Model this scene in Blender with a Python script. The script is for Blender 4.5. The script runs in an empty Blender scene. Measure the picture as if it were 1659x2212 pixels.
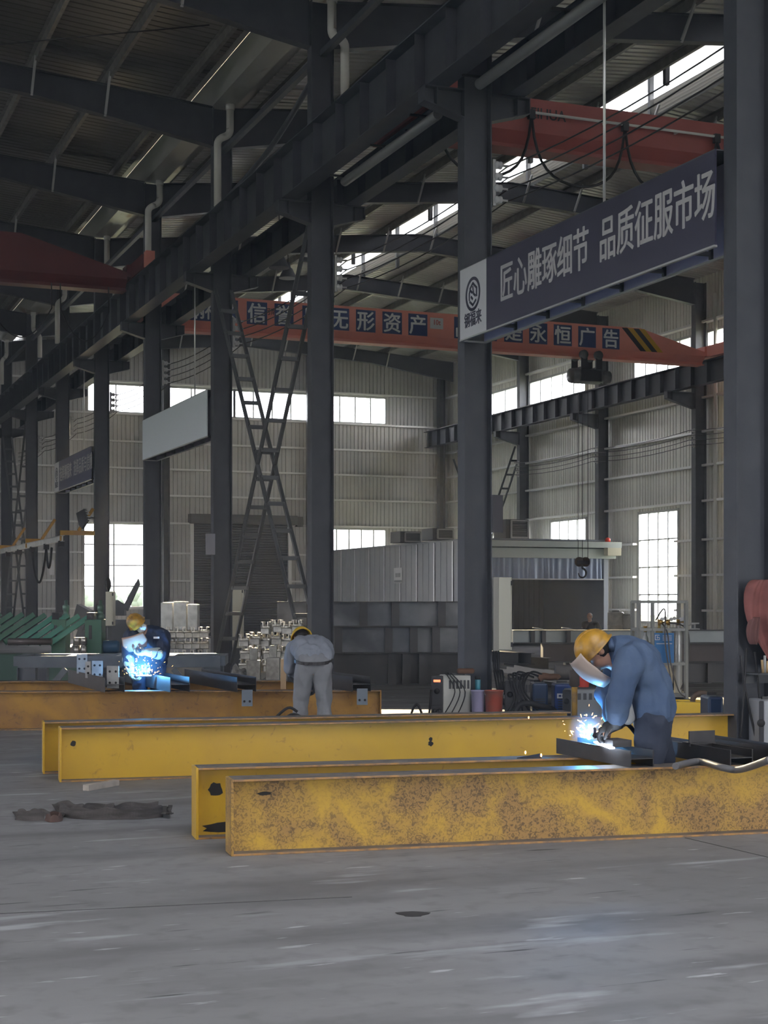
import bpy, bmesh, math, random
from mathutils import Vector, Matrix

# ---------------------------------------------------------------- camera, world, light, exposure
SC = bpy.context.scene
COL = SC.collection
R = math.radians
F, YH, HC = 3340.0, 1298.0, 1.5            # focal length in pixels of a 1659x2212 frame, horizon row, lens height (m)
TH = math.atan(1335.0 / F)                  # the hall's long axis lies this far left of the lens axis
CT, ST = math.cos(TH), math.sin(TH)
cam = bpy.data.cameras.new('camera'); camo = bpy.data.objects.new('camera', cam); COL.objects.link(camo)
camo.location = (0, 0, HC); camo.rotation_euler = (R(90), 0, -TH)
cam.sensor_width = 36.0; cam.lens = F / 2212.0 * 36.0; cam.shift_y = (YH - 1106.0) / 2212.0
cam.clip_start = 0.1; cam.clip_end = 600
SC.camera = camo
SC.view_settings.view_transform = 'Standard'; SC.view_settings.look = 'None'
SC.view_settings.gamma = 1.0; SC.view_settings.use_curve_mapping = False
SC.view_settings.exposure = 0.90

wd = bpy.data.worlds.new('sky'); SC.world = wd; wd.use_nodes = True
nt = wd.node_tree; nt.nodes.clear()
wo = nt.nodes.new('ShaderNodeOutputWorld'); bg = nt.nodes.new('ShaderNodeBackground')
tc = nt.nodes.new('ShaderNodeTexCoord'); sx = nt.nodes.new('ShaderNodeSeparateXYZ'); rp = nt.nodes.new('ShaderNodeValToRGB')
nt.links.new(tc.outputs['Generated'], sx.inputs[0]); nt.links.new(sx.outputs['Z'], rp.inputs[0])
nt.links.new(rp.outputs[0], bg.inputs[0]); nt.links.new(bg.outputs[0], wo.inputs[0])
rp.color_ramp.elements[0].position = 0.0; rp.color_ramp.elements[0].color = (0.97, 0.97, 1.0, 1)
rp.color_ramp.elements[1].position = 0.6; rp.color_ramp.elements[1].color = (0.86, 0.90, 1.0, 1)
bg.inputs[1].default_value = 7.0

sun = bpy.data.lights.new('sun', 'SUN'); suno = bpy.data.objects.new('sun', sun); COL.objects.link(suno)
sun.energy = 26.0; sun.angle = R(0.8); sun.color = (1.0, 0.80, 0.50)
SUN_EL, SUN_AZ = R(13.25), R(14.2)           # low, beyond the back wall, a little to the right of the hall's axis
sd = Vector((-math.sin(SUN_AZ) * math.cos(SUN_EL), -math.cos(SUN_AZ) * math.cos(SUN_EL), -math.sin(SUN_EL)))
suno.rotation_euler = sd.to_track_quat('-Z', 'Y').to_euler()
suno.location = (20, 90, 30)

SC.cycles.use_denoising = True
SC.cycles.max_bounces = 6; SC.cycles.diffuse_bounces = 4; SC.cycles.glossy_bounces = 3
SC.cycles.transmission_bounces = 4; SC.cycles.transparent_max_bounces = 12
SC.cycles.sample_clamp_indirect = 6.0
SC.cycles.caustics_reflective = False; SC.cycles.caustics_refractive = False

# ---------------------------------------------------------------- picture point -> place
def ray(px, py):
    a = (px - 829.5) / F; b = (YH - py) / F
    return Vector((a * CT + ST, -a * ST + CT, b))
def onX(px, py, X): d = ray(px, py); t = X / d.x; return Vector((X, d.y * t, HC + d.z * t))
def onY(px, py, Y): d = ray(px, py); t = Y / d.y; return Vector((d.x * t, Y, HC + d.z * t))
def onZ(px, py, Z=0.0): d = ray(px, py); t = (Z - HC) / d.z; return Vector((d.x * t, d.y * t, Z))
def atD(px, py, D): d = ray(px, py); return Vector((d.x * D, d.y * D, HC + d.z * D))   # D = depth along the lens axis
CR = Vector((CT, -ST, 0)); CF = Vector((ST, CT, 0)); UP = Vector((0, 0, 1))            # right / forward as one stands there
rnd = random.Random(7)

# ---------------------------------------------------------------- materials
MATS = {}
def mat(name, col, rough=0.6, metal=0.0, col2=None, scale=6.0, lo=0.4, hi=0.65, bump=0.0, bscale=40.0, spec=0.4, detail=5.0, stretch=None,
        alpha=None, emit=None, estr=0.0, trans=0.0, coat=0.0):
    if name in MATS: return MATS[name]
    m = bpy.data.materials.new(name); m.use_nodes = True
    t = m.node_tree; b = t.nodes['Principled BSDF']
    b.inputs['Base Color'].default_value = (*col, 1); b.inputs['Roughness'].default_value = rough
    b.inputs['Metallic'].default_value = metal; b.inputs['Specular IOR Level'].default_value = spec
    if coat: b.inputs['Coat Weight'].default_value = coat; b.inputs['Coat Roughness'].default_value = 0.2
    co = t.nodes.new('ShaderNodeTexCoord'); vec = co.outputs['Object']
    if stretch:
        mp = t.nodes.new('ShaderNodeMapping'); mp.inputs['Scale'].default_value = stretch
        t.links.new(vec, mp.inputs[0]); vec = mp.outputs[0]
    if col2 is not None:
        n = t.nodes.new('ShaderNodeTexNoise'); n.inputs['Scale'].default_value = scale; n.inputs['Detail'].default_value = detail
        r = t.nodes.new('ShaderNodeValToRGB'); r.color_ramp.elements[0].position = lo; r.color_ramp.elements[1].position = hi
        r.color_ramp.elements[0].color = (*col, 1); r.color_ramp.elements[1].color = (*col2, 1)
        t.links.new(vec, n.inputs['Vector']); t.links.new(n.outputs['Fac'], r.inputs[0]); t.links.new(r.outputs[0], b.inputs['Base Color'])
    if bump:
        n2 = t.nodes.new('ShaderNodeTexNoise'); n2.inputs['Scale'].default_value = bscale; n2.inputs['Detail'].default_value = 4
        bp = t.nodes.new('ShaderNodeBump'); bp.inputs['Strength'].default_value = bump; bp.inputs['Distance'].default_value = 0.02
        t.links.new(vec, n2.inputs['Vector']); t.links.new(n2.outputs['Fac'], bp.inputs['Height']); t.links.new(bp.outputs[0], b.inputs['Normal'])
    if emit: b.inputs['Emission Color'].default_value = (*emit, 1); b.inputs['Emission Strength'].default_value = estr
    if trans: b.inputs['Transmission Weight'].default_value = trans
    if alpha is not None: b.inputs['Alpha'].default_value = alpha
    MATS[name] = m
    return m
def glassmat(name, tcol, gloss, transl=0.0):
    m = bpy.data.materials.new(name); m.use_nodes = True; t = m.node_tree; t.nodes.clear()
    o = t.nodes.new('ShaderNodeOutputMaterial'); a = t.nodes.new('ShaderNodeBsdfTransparent'); g = t.nodes.new('ShaderNodeBsdfGlossy')
    x = t.nodes.new('ShaderNodeMixShader'); a.inputs[0].default_value = (*tcol, 1); g.inputs['Roughness'].default_value = 0.05
    x.inputs[0].default_value = gloss
    t.links.new(a.outputs[0], x.inputs[1]); t.links.new(g.outputs[0], x.inputs[2]); last = x.outputs[0]
    if transl:
        tr = t.nodes.new('ShaderNodeBsdfTranslucent'); tr.inputs[0].default_value = (0.9, 0.9, 0.91, 1)
        y = t.nodes.new('ShaderNodeMixShader'); y.inputs[0].default_value = transl
        t.links.new(last, y.inputs[1]); t.links.new(tr.outputs[0], y.inputs[2]); last = y.outputs[0]
    t.links.new(last, o.inputs[0]); MATS[name] = m
    return m

STEEL = mat('dark_blue_grey_paint', (0.050, 0.055, 0.068), 0.5, col2=(0.062, 0.067, 0.079), scale=3, bump=0.05)
STEEL2 = mat('grey_steel_paint', (0.075, 0.082, 0.092), 0.55, col2=(0.10, 0.105, 0.11), scale=4)
PURLIN = mat('galvanised_purlin', (0.15, 0.145, 0.135), 0.4, 0.3, col2=(0.22, 0.21, 0.195), scale=5)
BRACE = mat('pale_angle_steel', (0.42, 0.42, 0.41), 0.5, 0.2)
SHEETR = mat('roof_sheet_shaded', (0.10, 0.095, 0.09), 0.34, 0.25, col2=(0.15, 0.14, 0.13), scale=0.6, stretch=(0.3, 2.0, 1))  # same roof sheet, darker tone carries the left bay's shade
SHEETR2 = mat('roof_sheet_lit', (0.52, 0.51, 0.48), 0.33, 0.25, col2=(0.60, 0.585, 0.55), scale=0.6, stretch=(0.3, 2.0, 1))  # same roof sheet, brighter tone carries the light from the ridge
SHEETW = mat('wall_sheet_grey', (0.56, 0.555, 0.53), 0.42, 0.1, col2=(0.47, 0.465, 0.445), scale=0.5)
GIRT = mat('girt_grey', (0.72, 0.72, 0.69), 0.35, 0.2)
SHEETC = mat('wall_sheet_warm_lit', (0.70, 0.69, 0.61), 0.38, 0.1, col2=(0.60, 0.595, 0.53), scale=0.5)  # wall sheet brightened and warmed, reflected sunlight put into its colour
FRAME = mat('window_frame_grey', (0.42, 0.42, 0.41), 0.5)
GLASS = glassmat('window_glass', (0.96, 0.96, 0.97), 0.06)
FROST = glassmat('skylight_sheet', (0.82, 0.83, 0.84), 0.05, 0.25)
FROST2 = glassmat('fill_sheet_dim', (0.21, 0.21, 0.22), 0.05, 0.25)  # dimmed to set how much fill the added roof sheets let in
ORANGE = mat('crane_orange_paint', (0.86, 0.32, 0.24), 0.45, col2=(0.80, 0.29, 0.215), scale=1.2)
RED = mat('crane_red_paint', (0.50, 0.075, 0.055), 0.5, col2=(0.40, 0.06, 0.045), scale=1.0)
NAVY = mat('banner_navy', (0.032, 0.032, 0.062), 0.45, spec=0.5)
SIGNW = mat('sign_white', (0.62, 0.62, 0.63), 0.5)
LETTER = mat('letter_white', (0.80, 0.80, 0.80), 0.5)
LETTER2 = mat('letter_dull_white', (0.46, 0.45, 0.44), 0.5)
BLUEP = mat('panel_blue', (0.03, 0.055, 0.17), 0.5)
LAV = mat('banner_back_lavender', (0.52, 0.52, 0.70), 0.5)
BLACK = mat('black_rubber', (0.018, 0.018, 0.02), 0.6)
DARK = mat('blackish_steel', (0.03, 0.03, 0.032), 0.5, 0.2)
PVC = mat('white_pvc', (0.60, 0.59, 0.54), 0.4)
STRIPE_Y = mat('stripe_yellow', (0.65, 0.36, 0.02), 0.5)

# ---------------------------------------------------------------- mesh building
class MB:
    def __init__(s): s.bm = bmesh.new()
    def quad(s, *ps): s.bm.faces.new([s.bm.verts.new(p) for p in ps]); return s
    def box8(s, c, ax, ay, az):
        c, ax, ay, az = Vector(c), Vector(ax), Vector(ay), Vector(az)
        v = [s.bm.verts.new(c + i * ax + j * ay + k * az) for i in (-1, 1) for j in (-1, 1) for k in (-1, 1)]
        for f in ((0, 1, 3, 2), (4, 6, 7, 5), (0, 4, 5, 1), (2, 3, 7, 6), (0, 2, 6, 4), (1, 5, 7, 3)): s.bm.faces.new([v[i] for i in f])
        return s
    def box(s, x0, x1, y0, y1, z0, z1):
        return s.box8(((x0 + x1) / 2, (y0 + y1) / 2, (z0 + z1) / 2), ((x1 - x0) / 2, 0, 0), (0, (y1 - y0) / 2, 0), (0, 0, (z1 - z0) / 2))
    def obox(s, c, ax, lx, ly, lz, up=UP):
        """box of full sizes lx along ax, ly across, lz up, centred at c"""
        ax = Vector(ax).normalized(); up = Vector(up); ay = up.cross(ax).normalized(); az = ax.cross(ay)
        return s.box8(c, ax * lx / 2, ay * ly / 2, az * lz / 2)
    def bar(s, p, q, w, h, up=UP):
        p, q = Vector(p), Vector(q); d = q - p
        if abs(d.normalized().dot(Vector(up))) > 0.98: up = Vector((1, 0, 0))
        return s.obox((p + q) / 2, d, d.length, w, h, up)
    def tube(s, pts, r, n=10, caps=True, r2=None):
        pts = [Vector(p) for p in pts]; rings = []; prev = None
        for i, p in enumerate(pts):
            d = (pts[min(i + 1, len(pts) - 1)] - pts[max(i - 1, 0)]).normalized()
            if prev is None: prev = d.orthogonal().normalized()
            u = (prev - d * prev.dot(d))
            u = u.normalized() if u.length > 1e-6 else d.orthogonal().normalized()
            prev = u; v = d.cross(u); rr = r if r2 is None else r + (r2 - r) * i / (len(pts) - 1)
            rings.append([s.bm.verts.new(p + rr * (u * math.cos(2 * math.pi * k / n) + v * math.sin(2 * math.pi * k / n))) for k in range(n)])
        for a, b in zip(rings, rings[1:]):
            for k in range(n):
                f = s.bm.faces.new((a[k], a[(k + 1) % n], b[(k + 1) % n], b[k])); f.smooth = True
        if caps: s.bm.faces.new(rings[0][::-1]); s.bm.faces.new(rings[-1])
        return s
    def lathe(s, c, prof, n=20, axis=UP, smooth=True):
        """profile of (radius, height) turned about axis through c"""
        c = Vector(c); axis = Vector(axis).normalized(); u = axis.orthogonal().normalized(); v = axis.cross(u); rings = []
        for r, h in prof:
            rings.append([s.bm.verts.new(c + axis * h + max(r, 1e-4) * (u * math.cos(2 * math.pi * k / n) + v * math.sin(2 * math.pi * k / n))) for k in range(n)])
        for a, b in zip(rings, rings[1:]):
            for k in range(n):
                f = s.bm.faces.new((a[k], a[(k + 1) % n], b[(k + 1) % n], b[k])); f.smooth = smooth
        s.bm.faces.new(rings[0][::-1]); s.bm.faces.new(rings[-1])
        return s
    def prism(s, poly, d):
        """closed 3-D polygon swept by vector d"""
        d = Vector(d); a = [s.bm.verts.new(Vector(p)) for p in poly]; b = [s.bm.verts.new(Vector(p) + d) for p in poly]; n = len(poly)
        s.bm.faces.new(a[::-1]); s.bm.faces.new(b)
        for i in range(n): s.bm.faces.new((a[i], a[(i + 1) % n], b[(i + 1) % n], b[i]))
        return s
    def hsec(s, p, q, h, b, tw=0.012, tf=0.016, up=UP, only=None):
        """rolled I/H section from p to q: depth h along up, flanges b wide"""
        p, q = Vector(p), Vector(q); ax = (q - p).normalized(); up = Vector(up); ay = up.cross(ax).normalized(); up = ax.cross(ay); c = (p + q) / 2; L = (q - p).length
        if only in (None, 'web'): s.box8(c, ax * L / 2, ay * tw / 2, up * (h / 2 - tf))
        if only in (None, 'top'): s.box8(c + up * (h / 2 - tf / 2), ax * L / 2, ay * b / 2, up * tf / 2)
        if only in (None, 'bottom'): s.box8(c - up * (h / 2 - tf / 2), ax * L / 2, ay * b / 2, up * tf / 2)
        return s
    def build(s, name, m, parent=None, bevel=0.0, smooth=False, base=None):
        bmesh.ops.recalc_face_normals(s.bm, faces=s.bm.faces[:])
        off = Vector((0, 0, 0))
        if parent is not None: off = WLOC[parent.name]
        elif base is not None: off = Vector(base)
        else:
            cs = [v.co for v in s.bm.verts]
            lo = Vector([min(c[i] for c in cs) for i in range(3)]); hi = Vector([max(c[i] for c in cs) for i in range(3)])
            off = Vector(((lo.x + hi.x) / 2, (lo.y + hi.y) / 2, lo.z))
        for v in s.bm.verts: v.co -= off
        me = bpy.data.meshes.new(name)
        if smooth:
            for f in s.bm.faces: f.smooth = True
        s.bm.to_mesh(me); s.bm.free()
        return link(name, me, m, parent, off, bevel)
WLOC = {}
def link(name, me, m, parent, off, bevel=0.0):
    if m is not None and not me.materials: me.materials.append(m)
    o = bpy.data.objects.new(name, me); COL.objects.link(o)
    if parent is not None: o.parent = parent; WLOC[o.name] = WLOC[parent.name]
    else: o.location = off; WLOC[o.name] = Vector(off)
    if bevel:
        b = o.modifiers.new('bevel', 'BEVEL'); b.width = bevel; b.segments = 2; b.limit_method = 'ANGLE'
    return o
def thing(name, label, cat, loc=(0, 0, 0), group=None):
    o = bpy.data.objects.new(name, None); COL.objects.link(o); o.location = loc; WLOC[o.name] = Vector(loc)
    o['label'] = label; o['category'] = cat
    o.empty_display_size = 0.2
    if group: o['group'] = group
    return o
def tag(o, label, cat, group=None, kind=None):
    o['label'] = label; o['category'] = cat
    if group: o['group'] = group
    if kind: o['kind'] = kind
    return o
def struct(o): o['kind'] = 'structure'; return o
def dup(root, loc, label=None, group=None, rotz=None):
    r = root.copy(); COL.objects.link(r); r.location = loc; WLOC[r.name] = Vector(loc)
    if rotz is not None: r.rotation_euler = (0, 0, rotz)
    if label: r['label'] = label
    if group: r['group'] = group
    for ch in list(root.children):
        c = ch.copy(); COL.objects.link(c); c.parent = r
        for g in list(ch.children):
            d = g.copy(); COL.objects.link(d); d.parent = c
    return r
def bez(p0, p1, p2, n=12):
    p0, p1, p2 = Vector(p0), Vector(p1), Vector(p2)
    return [(1 - t) ** 2 * p0 + 2 * t * (1 - t) * p1 + t * t * p2 for t in [i / n for i in range(n + 1)]]
def smooth_path(pts, n=6):
    """Catmull-Rom through the points"""
    P = [Vector(p) for p in pts]; out = []
    for i in range(len(P) - 1):
        a = P[max(i - 1, 0)]; b = P[i]; c = P[i + 1]; d = P[min(i + 2, len(P) - 1)]
        for k in range(n):
            t = k / n
            out.append(0.5 * ((2 * b) + (c - a) * t + (2 * a - 5 * b + 4 * c - d) * t * t + (3 * b - a - 3 * c + d) * t ** 3))
    out.append(P[-1]); return out
def text(name, s, org, right, up, sx, sy, m, parent=None, depth=0.004, bold=0.02, align='CENTER', space=1.0):
    """raised lettering; org is the baseline point, sx / sy the em width / height in metres"""
    cu = bpy.data.curves.new(name, 'FONT'); cu.body = s; cu.align_x = align; cu.extrude = 0.5; cu.offset = 0.0; cu.size = 1.0; cu.resolution_u = 3
    cu.space_character = space
    o = bpy.data.objects.new(name, cu); COL.objects.link(o)
    dg = bpy.context.evaluated_depsgraph_get(); dg.update()
    me = bpy.data.meshes.new_from_object(o.evaluated_get(dg), depsgraph=dg)
    bpy.data.objects.remove(o); bpy.data.curves.remove(cu)
    me.name = name
    right, up = Vector(right).normalized(), Vector(up).normalized(); nn = right.cross(up); org = Vector(org)
    off = WLOC[parent.name] if parent is not None else org
    bm0 = bmesh.new(); src = [v.co.copy() for v in me.vertices]; fs = [tuple(f.vertices) for f in me.polygons]
    sh_ = [(0, 0)] if bold <= 0 else [(0, 0), (bold, 0), (-bold, 0), (0, bold * 0.7), (0, -bold * 0.7)]
    for i, (dx, dy) in enumerate(sh_):                                  # heavier strokes: the glyph laid over itself a little shifted
        vs = [bm0.verts.new(org + right * (c.x + dx) * sx + up * (c.y + dy) * sy + nn * (c.z + 0.5) * depth * (1 + 0.02 * i) - off) for c in src]
        for f in fs:
            try: bm0.faces.new([vs[k] for k in f])
            except ValueError: pass
    me = bpy.data.meshes.new(name); bm0.to_mesh(me); bm0.free()
    return link(name, me, m, parent, off)
# ================================================================ THE HALL
XC, XR, XL = 8.53, 26.84, -9.78                 # column lines: between the bays, right wall, left wall
RIDGE_R, RIDGE_L = 17.7, -0.62
YB, YF = 60.6, -10.0                            # back wall, open front end
CY = [12.17 + 6 * n for n in range(9)]          # the column row between the bays
RY = [52.86 - 6 * n for n in range(8)]          # columns at the right wall
XRW, XLW = 27.15, -10.1
ZE, SL = 11.40, 0.085                           # rafter top at the column line, roof slope
def rafter_z(X):
    if X >= XC: return ZE + SL * min(X - XC, XR + 0.3 - X)
    return ZE + SL * min(XC - X, X - XL + 0.3)

# ---- floor
fm = bpy.data.materials.new('polished_concrete'); fm.use_nodes = True; t = fm.node_tree; b = t.nodes['Principled BSDF']
co = t.nodes.new('ShaderNodeTexCoord')
def nz(scale, det, stretch=None, rot=0.0):
    n = t.nodes.new('ShaderNodeTexNoise'); n.inputs['Scale'].default_value = scale; n.inputs['Detail'].default_value = det
    mp = t.nodes.new('ShaderNodeMapping'); mp.inputs['Scale'].default_value = stretch or (1, 1, 1); mp.inputs['Rotation'].default_value = (0, 0, rot)
    t.links.new(co.outputs['Object'], mp.inputs[0]); t.links.new(mp.outputs[0], n.inputs['Vector']); return n.outputs['Fac']
def ramp(src, p0, c0, p1, c1):
    r = t.nodes.new('ShaderNodeValToRGB'); r.color_ramp.elements[0].position = p0; r.color_ramp.elements[1].position = p1
    r.color_ramp.elements[0].color = (*c0, 1); r.color_ramp.elements[1].color = (*c1, 1); t.links.new(src, r.inputs[0]); return r.outputs[0]
def mix(a, bcol, fac, mode='MIX'):
    x = t.nodes.new('ShaderNodeMix'); x.data_type = 'RGBA'; x.blend_type = mode
    if isinstance(fac, float): x.inputs[0].default_value = fac
    else: t.links.new(fac, x.inputs[0])
    for i, v in ((6, a), (7, bcol)):
        if isinstance(v, tuple): x.inputs[i].default_value = (*v, 1)
        else: t.links.new(v, x.inputs[i])
    return x.outputs[2]
base = ramp(nz(0.5, 8), 0.32, (0.205, 0.203, 0.204), 0.68, (0.275, 0.272, 0.272))
smear = ramp(nz(1.2, 8, (0.35, 1.5, 1), 0.35), 0.48, (0, 0, 0), 0.66, (0.8, 0.8, 0.8))
base = mix(base, (0.15, 0.147, 0.148), smear)
finew = ramp(nz(9.0, 9, (0.3, 1.6, 1), 0.9), 0.66, (0, 0, 0), 0.71, (1, 1, 1))
base = mix(base, (0.46, 0.46, 0.47), finew)
mott = ramp(nz(7.0, 9), 0.5, (0, 0, 0), 0.75, (0.7, 0.7, 0.7))
base = mix(base, (0.16, 0.158, 0.156), mott)
scuff = ramp(nz(2.0, 9, (0.4, 1.9, 1), 0.3), 0.61, (0, 0, 0), 0.70, (0.8, 0.8, 0.8))
base = mix(base, (0.42, 0.43, 0.44), scuff)
scr = ramp(nz(6.0, 7, (0.25, 2.2, 1), -0.4), 0.645, (0, 0, 0), 0.73, (1, 1, 1))
base = mix(base, (0.06, 0.06, 0.062), scr)
t.links.new(base, b.inputs['Base Color'])
b.inputs['Roughness'].default_value = 0.5; b.inputs['Specular IOR Level'].default_value = 0.22
rr = ramp(nz(1.5, 5), 0.35, (0.58, 0.58, 0.58), 0.7, (0.78, 0.78, 0.78)); t.links.new(rr, b.inputs['Roughness'])
bp = t.nodes.new('ShaderNodeBump'); bp.inputs['Strength'].default_value = 0.12; bp.inputs['Distance'].default_value = 0.01
t.links.new(nz(9, 5), bp.inputs['Height']); t.links.new(bp.outputs[0], b.inputs['Normal'])
mb = MB(); mb.box(XLW - 0.4, XRW + 0.4, YF - 6, YB + 0.4, -0.3, 0.0)
struct(mb.build('floor', fm, base=(0, 0, 0)))
JOINT = mat('saw_cut', (0.07, 0.07, 0.07), 0.9)
mb = MB()
p, q = onZ(1480, 1810), onZ(1659, 1852)
mb.bar(p + Vector((0, 0, 0.001)), q + Vector((0, 0, 0.001)), 0.008, 0.002)
p, q = onZ(0, 1974), onZ(760, 1938)
mb.bar(p + Vector((0, 0, 0.001)), q + Vector((0, 0, 0.001)), 0.006, 0.002)
struct(mb.build('trim_1', JOINT))

# ---- outdoors, seen washed out through the windows
GRASS = mat('outdoor_grass', (0.16, 0.20, 0.12), 0.9, col2=(0.20, 0.23, 0.15), scale=0.3)
mb = MB(); mb.box(-60, 120, -60, 170, -0.5, -0.31); struct(mb.build('ground', GRASS))
LEAF = mat('hedge_green', (0.14, 0.17, 0.12), 0.9, col2=(0.17, 0.2, 0.15), scale=2)
def crown(name, lab, cat, c, r, h, seed, trunk=True, group=None):
    r_ = random.Random(seed); o = thing(name, lab, cat, (c[0], c[1], -0.3), group); mb = MB()
    mb.lathe((c[0], c[1], -0.3), [(r * 0.5, 0), (r * 0.7, h * 0.25), (r * 0.6, h * 0.5), (r * 0.2, h * 0.6)], 10)
    for _ in range(46):
        a = r_.uniform(0, 6.28); e = r_.uniform(-0.5, 1.0); q = Vector((c[0] + r * 0.75 * math.cos(a) * math.sqrt(1 - 0.6 * abs(e)), c[1] + r * 0.75 * math.sin(a) * math.sqrt(1 - 0.6 * abs(e)), h * 0.62 + h * 0.33 * e)); rr = r * r_.uniform(0.22, 0.42)
        mb.lathe(q - UP * rr, [(0.01, 0), (rr * 0.7, rr * 0.35), (rr, rr), (rr * 0.65, rr * 1.6), (0.01, rr * 2)], 9)
    mb.build('crown', LEAF, o)
    if trunk: MB().tube([(c[0], c[1], -0.3), (c[0], c[1], h * 0.6)], 0.18, 8).build('trunk', mat('bark', (0.1, 0.08, 0.06), 0.9), o)
for k in range(6): crown('bush', 'low pale bush outside the lower left window', 'bush', (8.0 + 4.6 * k, 110 + 1.5 * (k % 2)), 2.2, 2.0 + 0.5 * (k % 3), 20 + k, False, 'bushes outside the window')

# ---- corrugated sheet
def corrugated(mb, o, u, v, L, H, pitch=0.17, depth=0.035, nrm=None, prof=None):
    """sheet spanning L along u and H along v; ribs run along v"""
    o, u, v = Vector(o), Vector(u).normalized(), Vector(v).normalized(); n = Vector(nrm) if nrm else u.cross(v)
    prof = prof or ((0.0, 0), (0.78, 0), (0.83, 1), (0.95, 1), (1.0, 0)); xs = []
    k = 0
    while k * pitch < L:
        for f, d in prof[:-1]:
            x = (k + f) * pitch
            if x <= L: xs.append((x, d * depth))
        k += 1
    xs.append((L, 0.0))
    va = [mb.bm.verts.new(o + u * x + n * d) for x, d in xs]; vb = [mb.bm.verts.new(o + u * x + n * d + v * H) for x, d in xs]
    for i in range(len(xs) - 1): mb.bm.faces.new((va[i], va[i + 1], vb[i + 1], vb[i]))

def wall_with_holes(name, o, u, L, H, holes, m, nrm):
    """holes: (u0, u1, z0, z1); the sheet is cut into column strips around them"""
    o, u = Vector(o), Vector(u)
    cuts = sorted({0.0, L, *[h[0] for h in holes], *[h[1] for h in holes]})
    mb = MB()
    for a, c in zip(cuts, cuts[1:]):
        if c - a < 1e-4: continue
        zs = sorted((h[2], h[3]) for h in holes if h[0] <= a + 1e-4 and h[1] >= c - 1e-4)
        z = 0.0
        for z0, z1 in zs:
            if z0 > z: corrugated(mb, o + u * a + UP * z, u, UP, c - a, z0 - z, nrm=nrm)
            z = z1
        if z < H: corrugated(mb, o + u * a + UP * z, u, UP, c - a, H - z, nrm=nrm)
    ob = mb.build(name, m, base=o)
    return struct(ob)

# windows of the back wall in metres from picture points
def bx(px, Y=YB): return onY(px, 1000, Y).x
BW = []
zt, zb = 10.05, 8.95
BW += [(bx(189), bx(311), zb, zt), (bx(366), bx(506), zb, zt), (bx(506), bx(668), zb, zt), (bx(700), bx(833), zb, zt)]
BW += [(bx(181), bx(310), 1.25, 4.55), (bx(700), bx(833), 1.25, 4.50)]
DOOR = (bx(414), bx(622), 0.0, 4.85)
wall_with_holes('wall_back', (XLW, YB, 0), (1, 0, 0), XRW - XLW, 11.9, [(a - XLW, c - XLW, z0, z1) for a, c, z0, z1 in BW + [DOOR]], SHEETW, (0, 1, 0))
gm = MB()                                        # gable infill above the sheet
gm.prism([(XC, YB, 11.9), (XRW, YB, 11.9), (RIDGE_R, YB, 12.45)], (0, 0.03, 0)).prism([(XC, YB, 11.9), (XLW, YB, 11.9), (RIDGE_L, YB, 12.45)], (0, 0.03, 0))
struct(gm.build('wall_back_gable', SHEETW))
def ry(px): return onX(px, 1000, XRW).y
RW = []
zt, zb = 9.85, 8.92
for p0, p1 in ((1040, 1120), (1146, 1266), (1372, 1495), (1530, 1600)): RW.append((ry(p1), ry(p0), zb, zt))
RW += [(ry(1267), ry(1191), 0.8, 4.45), (ry(1466), ry(1381), 0.8, 4.42), (ry(1090), ry(1040), 0.8, 4.45)]
wall_with_holes('wall_right', (XRW, YF, 0), (0, 1, 0), YB - YF, 11.9, [(a - YF, c - YF, z0, z1) for a, c, z0, z1 in RW], SHEETC, (1, 0, 0))
LWH = [(y, y + 4.5, 1.2, 4.4) for y in (-4, 8, 20, 32, 44)] + [(y, y + 5, 8.9, 9.9) for y in (2, 14, 26, 38, 50)]
wall_with_holes('wall_left', (XLW, YF, 0), (0, 1, 0), YB - YF, 11.9, [(a - YF, c - YF, z0, z1) for a, c, z0, z1 in LWH], SHEETW, (-1, 0, 0))

wall_with_holes('wall_front', (XLW, YF, 0), (1, 0, 0), XRW - XLW, 11.9, [(4.5 - XLW, 8.5 - XLW, 0, 4.6), (15 - XLW, 20 - XLW, 0, 4.6)] + [(x - XLW, x + 5 - XLW, 8.95, 10.05) for x in (-8, -1, 12, 19)], SHEETW, (0, -1, 0))
wn = 0
def window(pt, u, w, h, nx, ny, depth=0.08):
    """frame with bars and one pane; pt lower left corner, u along the wall"""
    global wn
    wn += 1
    pt, u = Vector(pt), Vector(u); n = u.cross(UP); mb = MB(); t = 0.05
    def b(x0, x1, z0, z1, d=depth): mb.box8(pt + u * (x0 + x1) / 2 + UP * (z0 + z1) / 2, u * (x1 - x0) / 2, n * d / 2, UP * (z1 - z0) / 2)
    b(-t, 0.03, -t, h + t); b(w - 0.03, w + t, -t, h + t); b(0, w, -t, 0.03); b(0, w, h - 0.03, h + t)
    for i in range(1, nx): b(w * i / nx - 0.025, w * i / nx + 0.025, 0, h, 0.05)
    for j in range(1, ny): b(0, w, h * j / ny - 0.022, h * j / ny + 0.022, 0.045)
    fr = struct(mb.build('window_%d' % wn, FRAME, base=pt))
    pm = MB().box8(pt + u * w / 2 + UP * h / 2, u * w / 2, n * 0.003, UP * h / 2)
    pm.build('pane', GLASS, fr)
    return fr
for i, (a, c, z0, z1) in enumerate(BW): window((a, YB, z0), (1, 0, 0), c - a, z1 - z0, [2, 3, 4, 4, 2, 5][i], [1, 1, 1, 1, 4, 3][i])
for i, (a, c, z0, z1) in enumerate(RW): window((XRW, a, z0), (0, 1, 0), c - a, z1 - z0, [3, 5, 5, 4, 4, 4, 2][i], [1, 1, 1, 1, 4, 4, 4][i])
for x in (-8, -1, 12, 19): window((x, YF, 8.95), (1, 0, 0), 5, 1.1, 4, 1)
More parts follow.
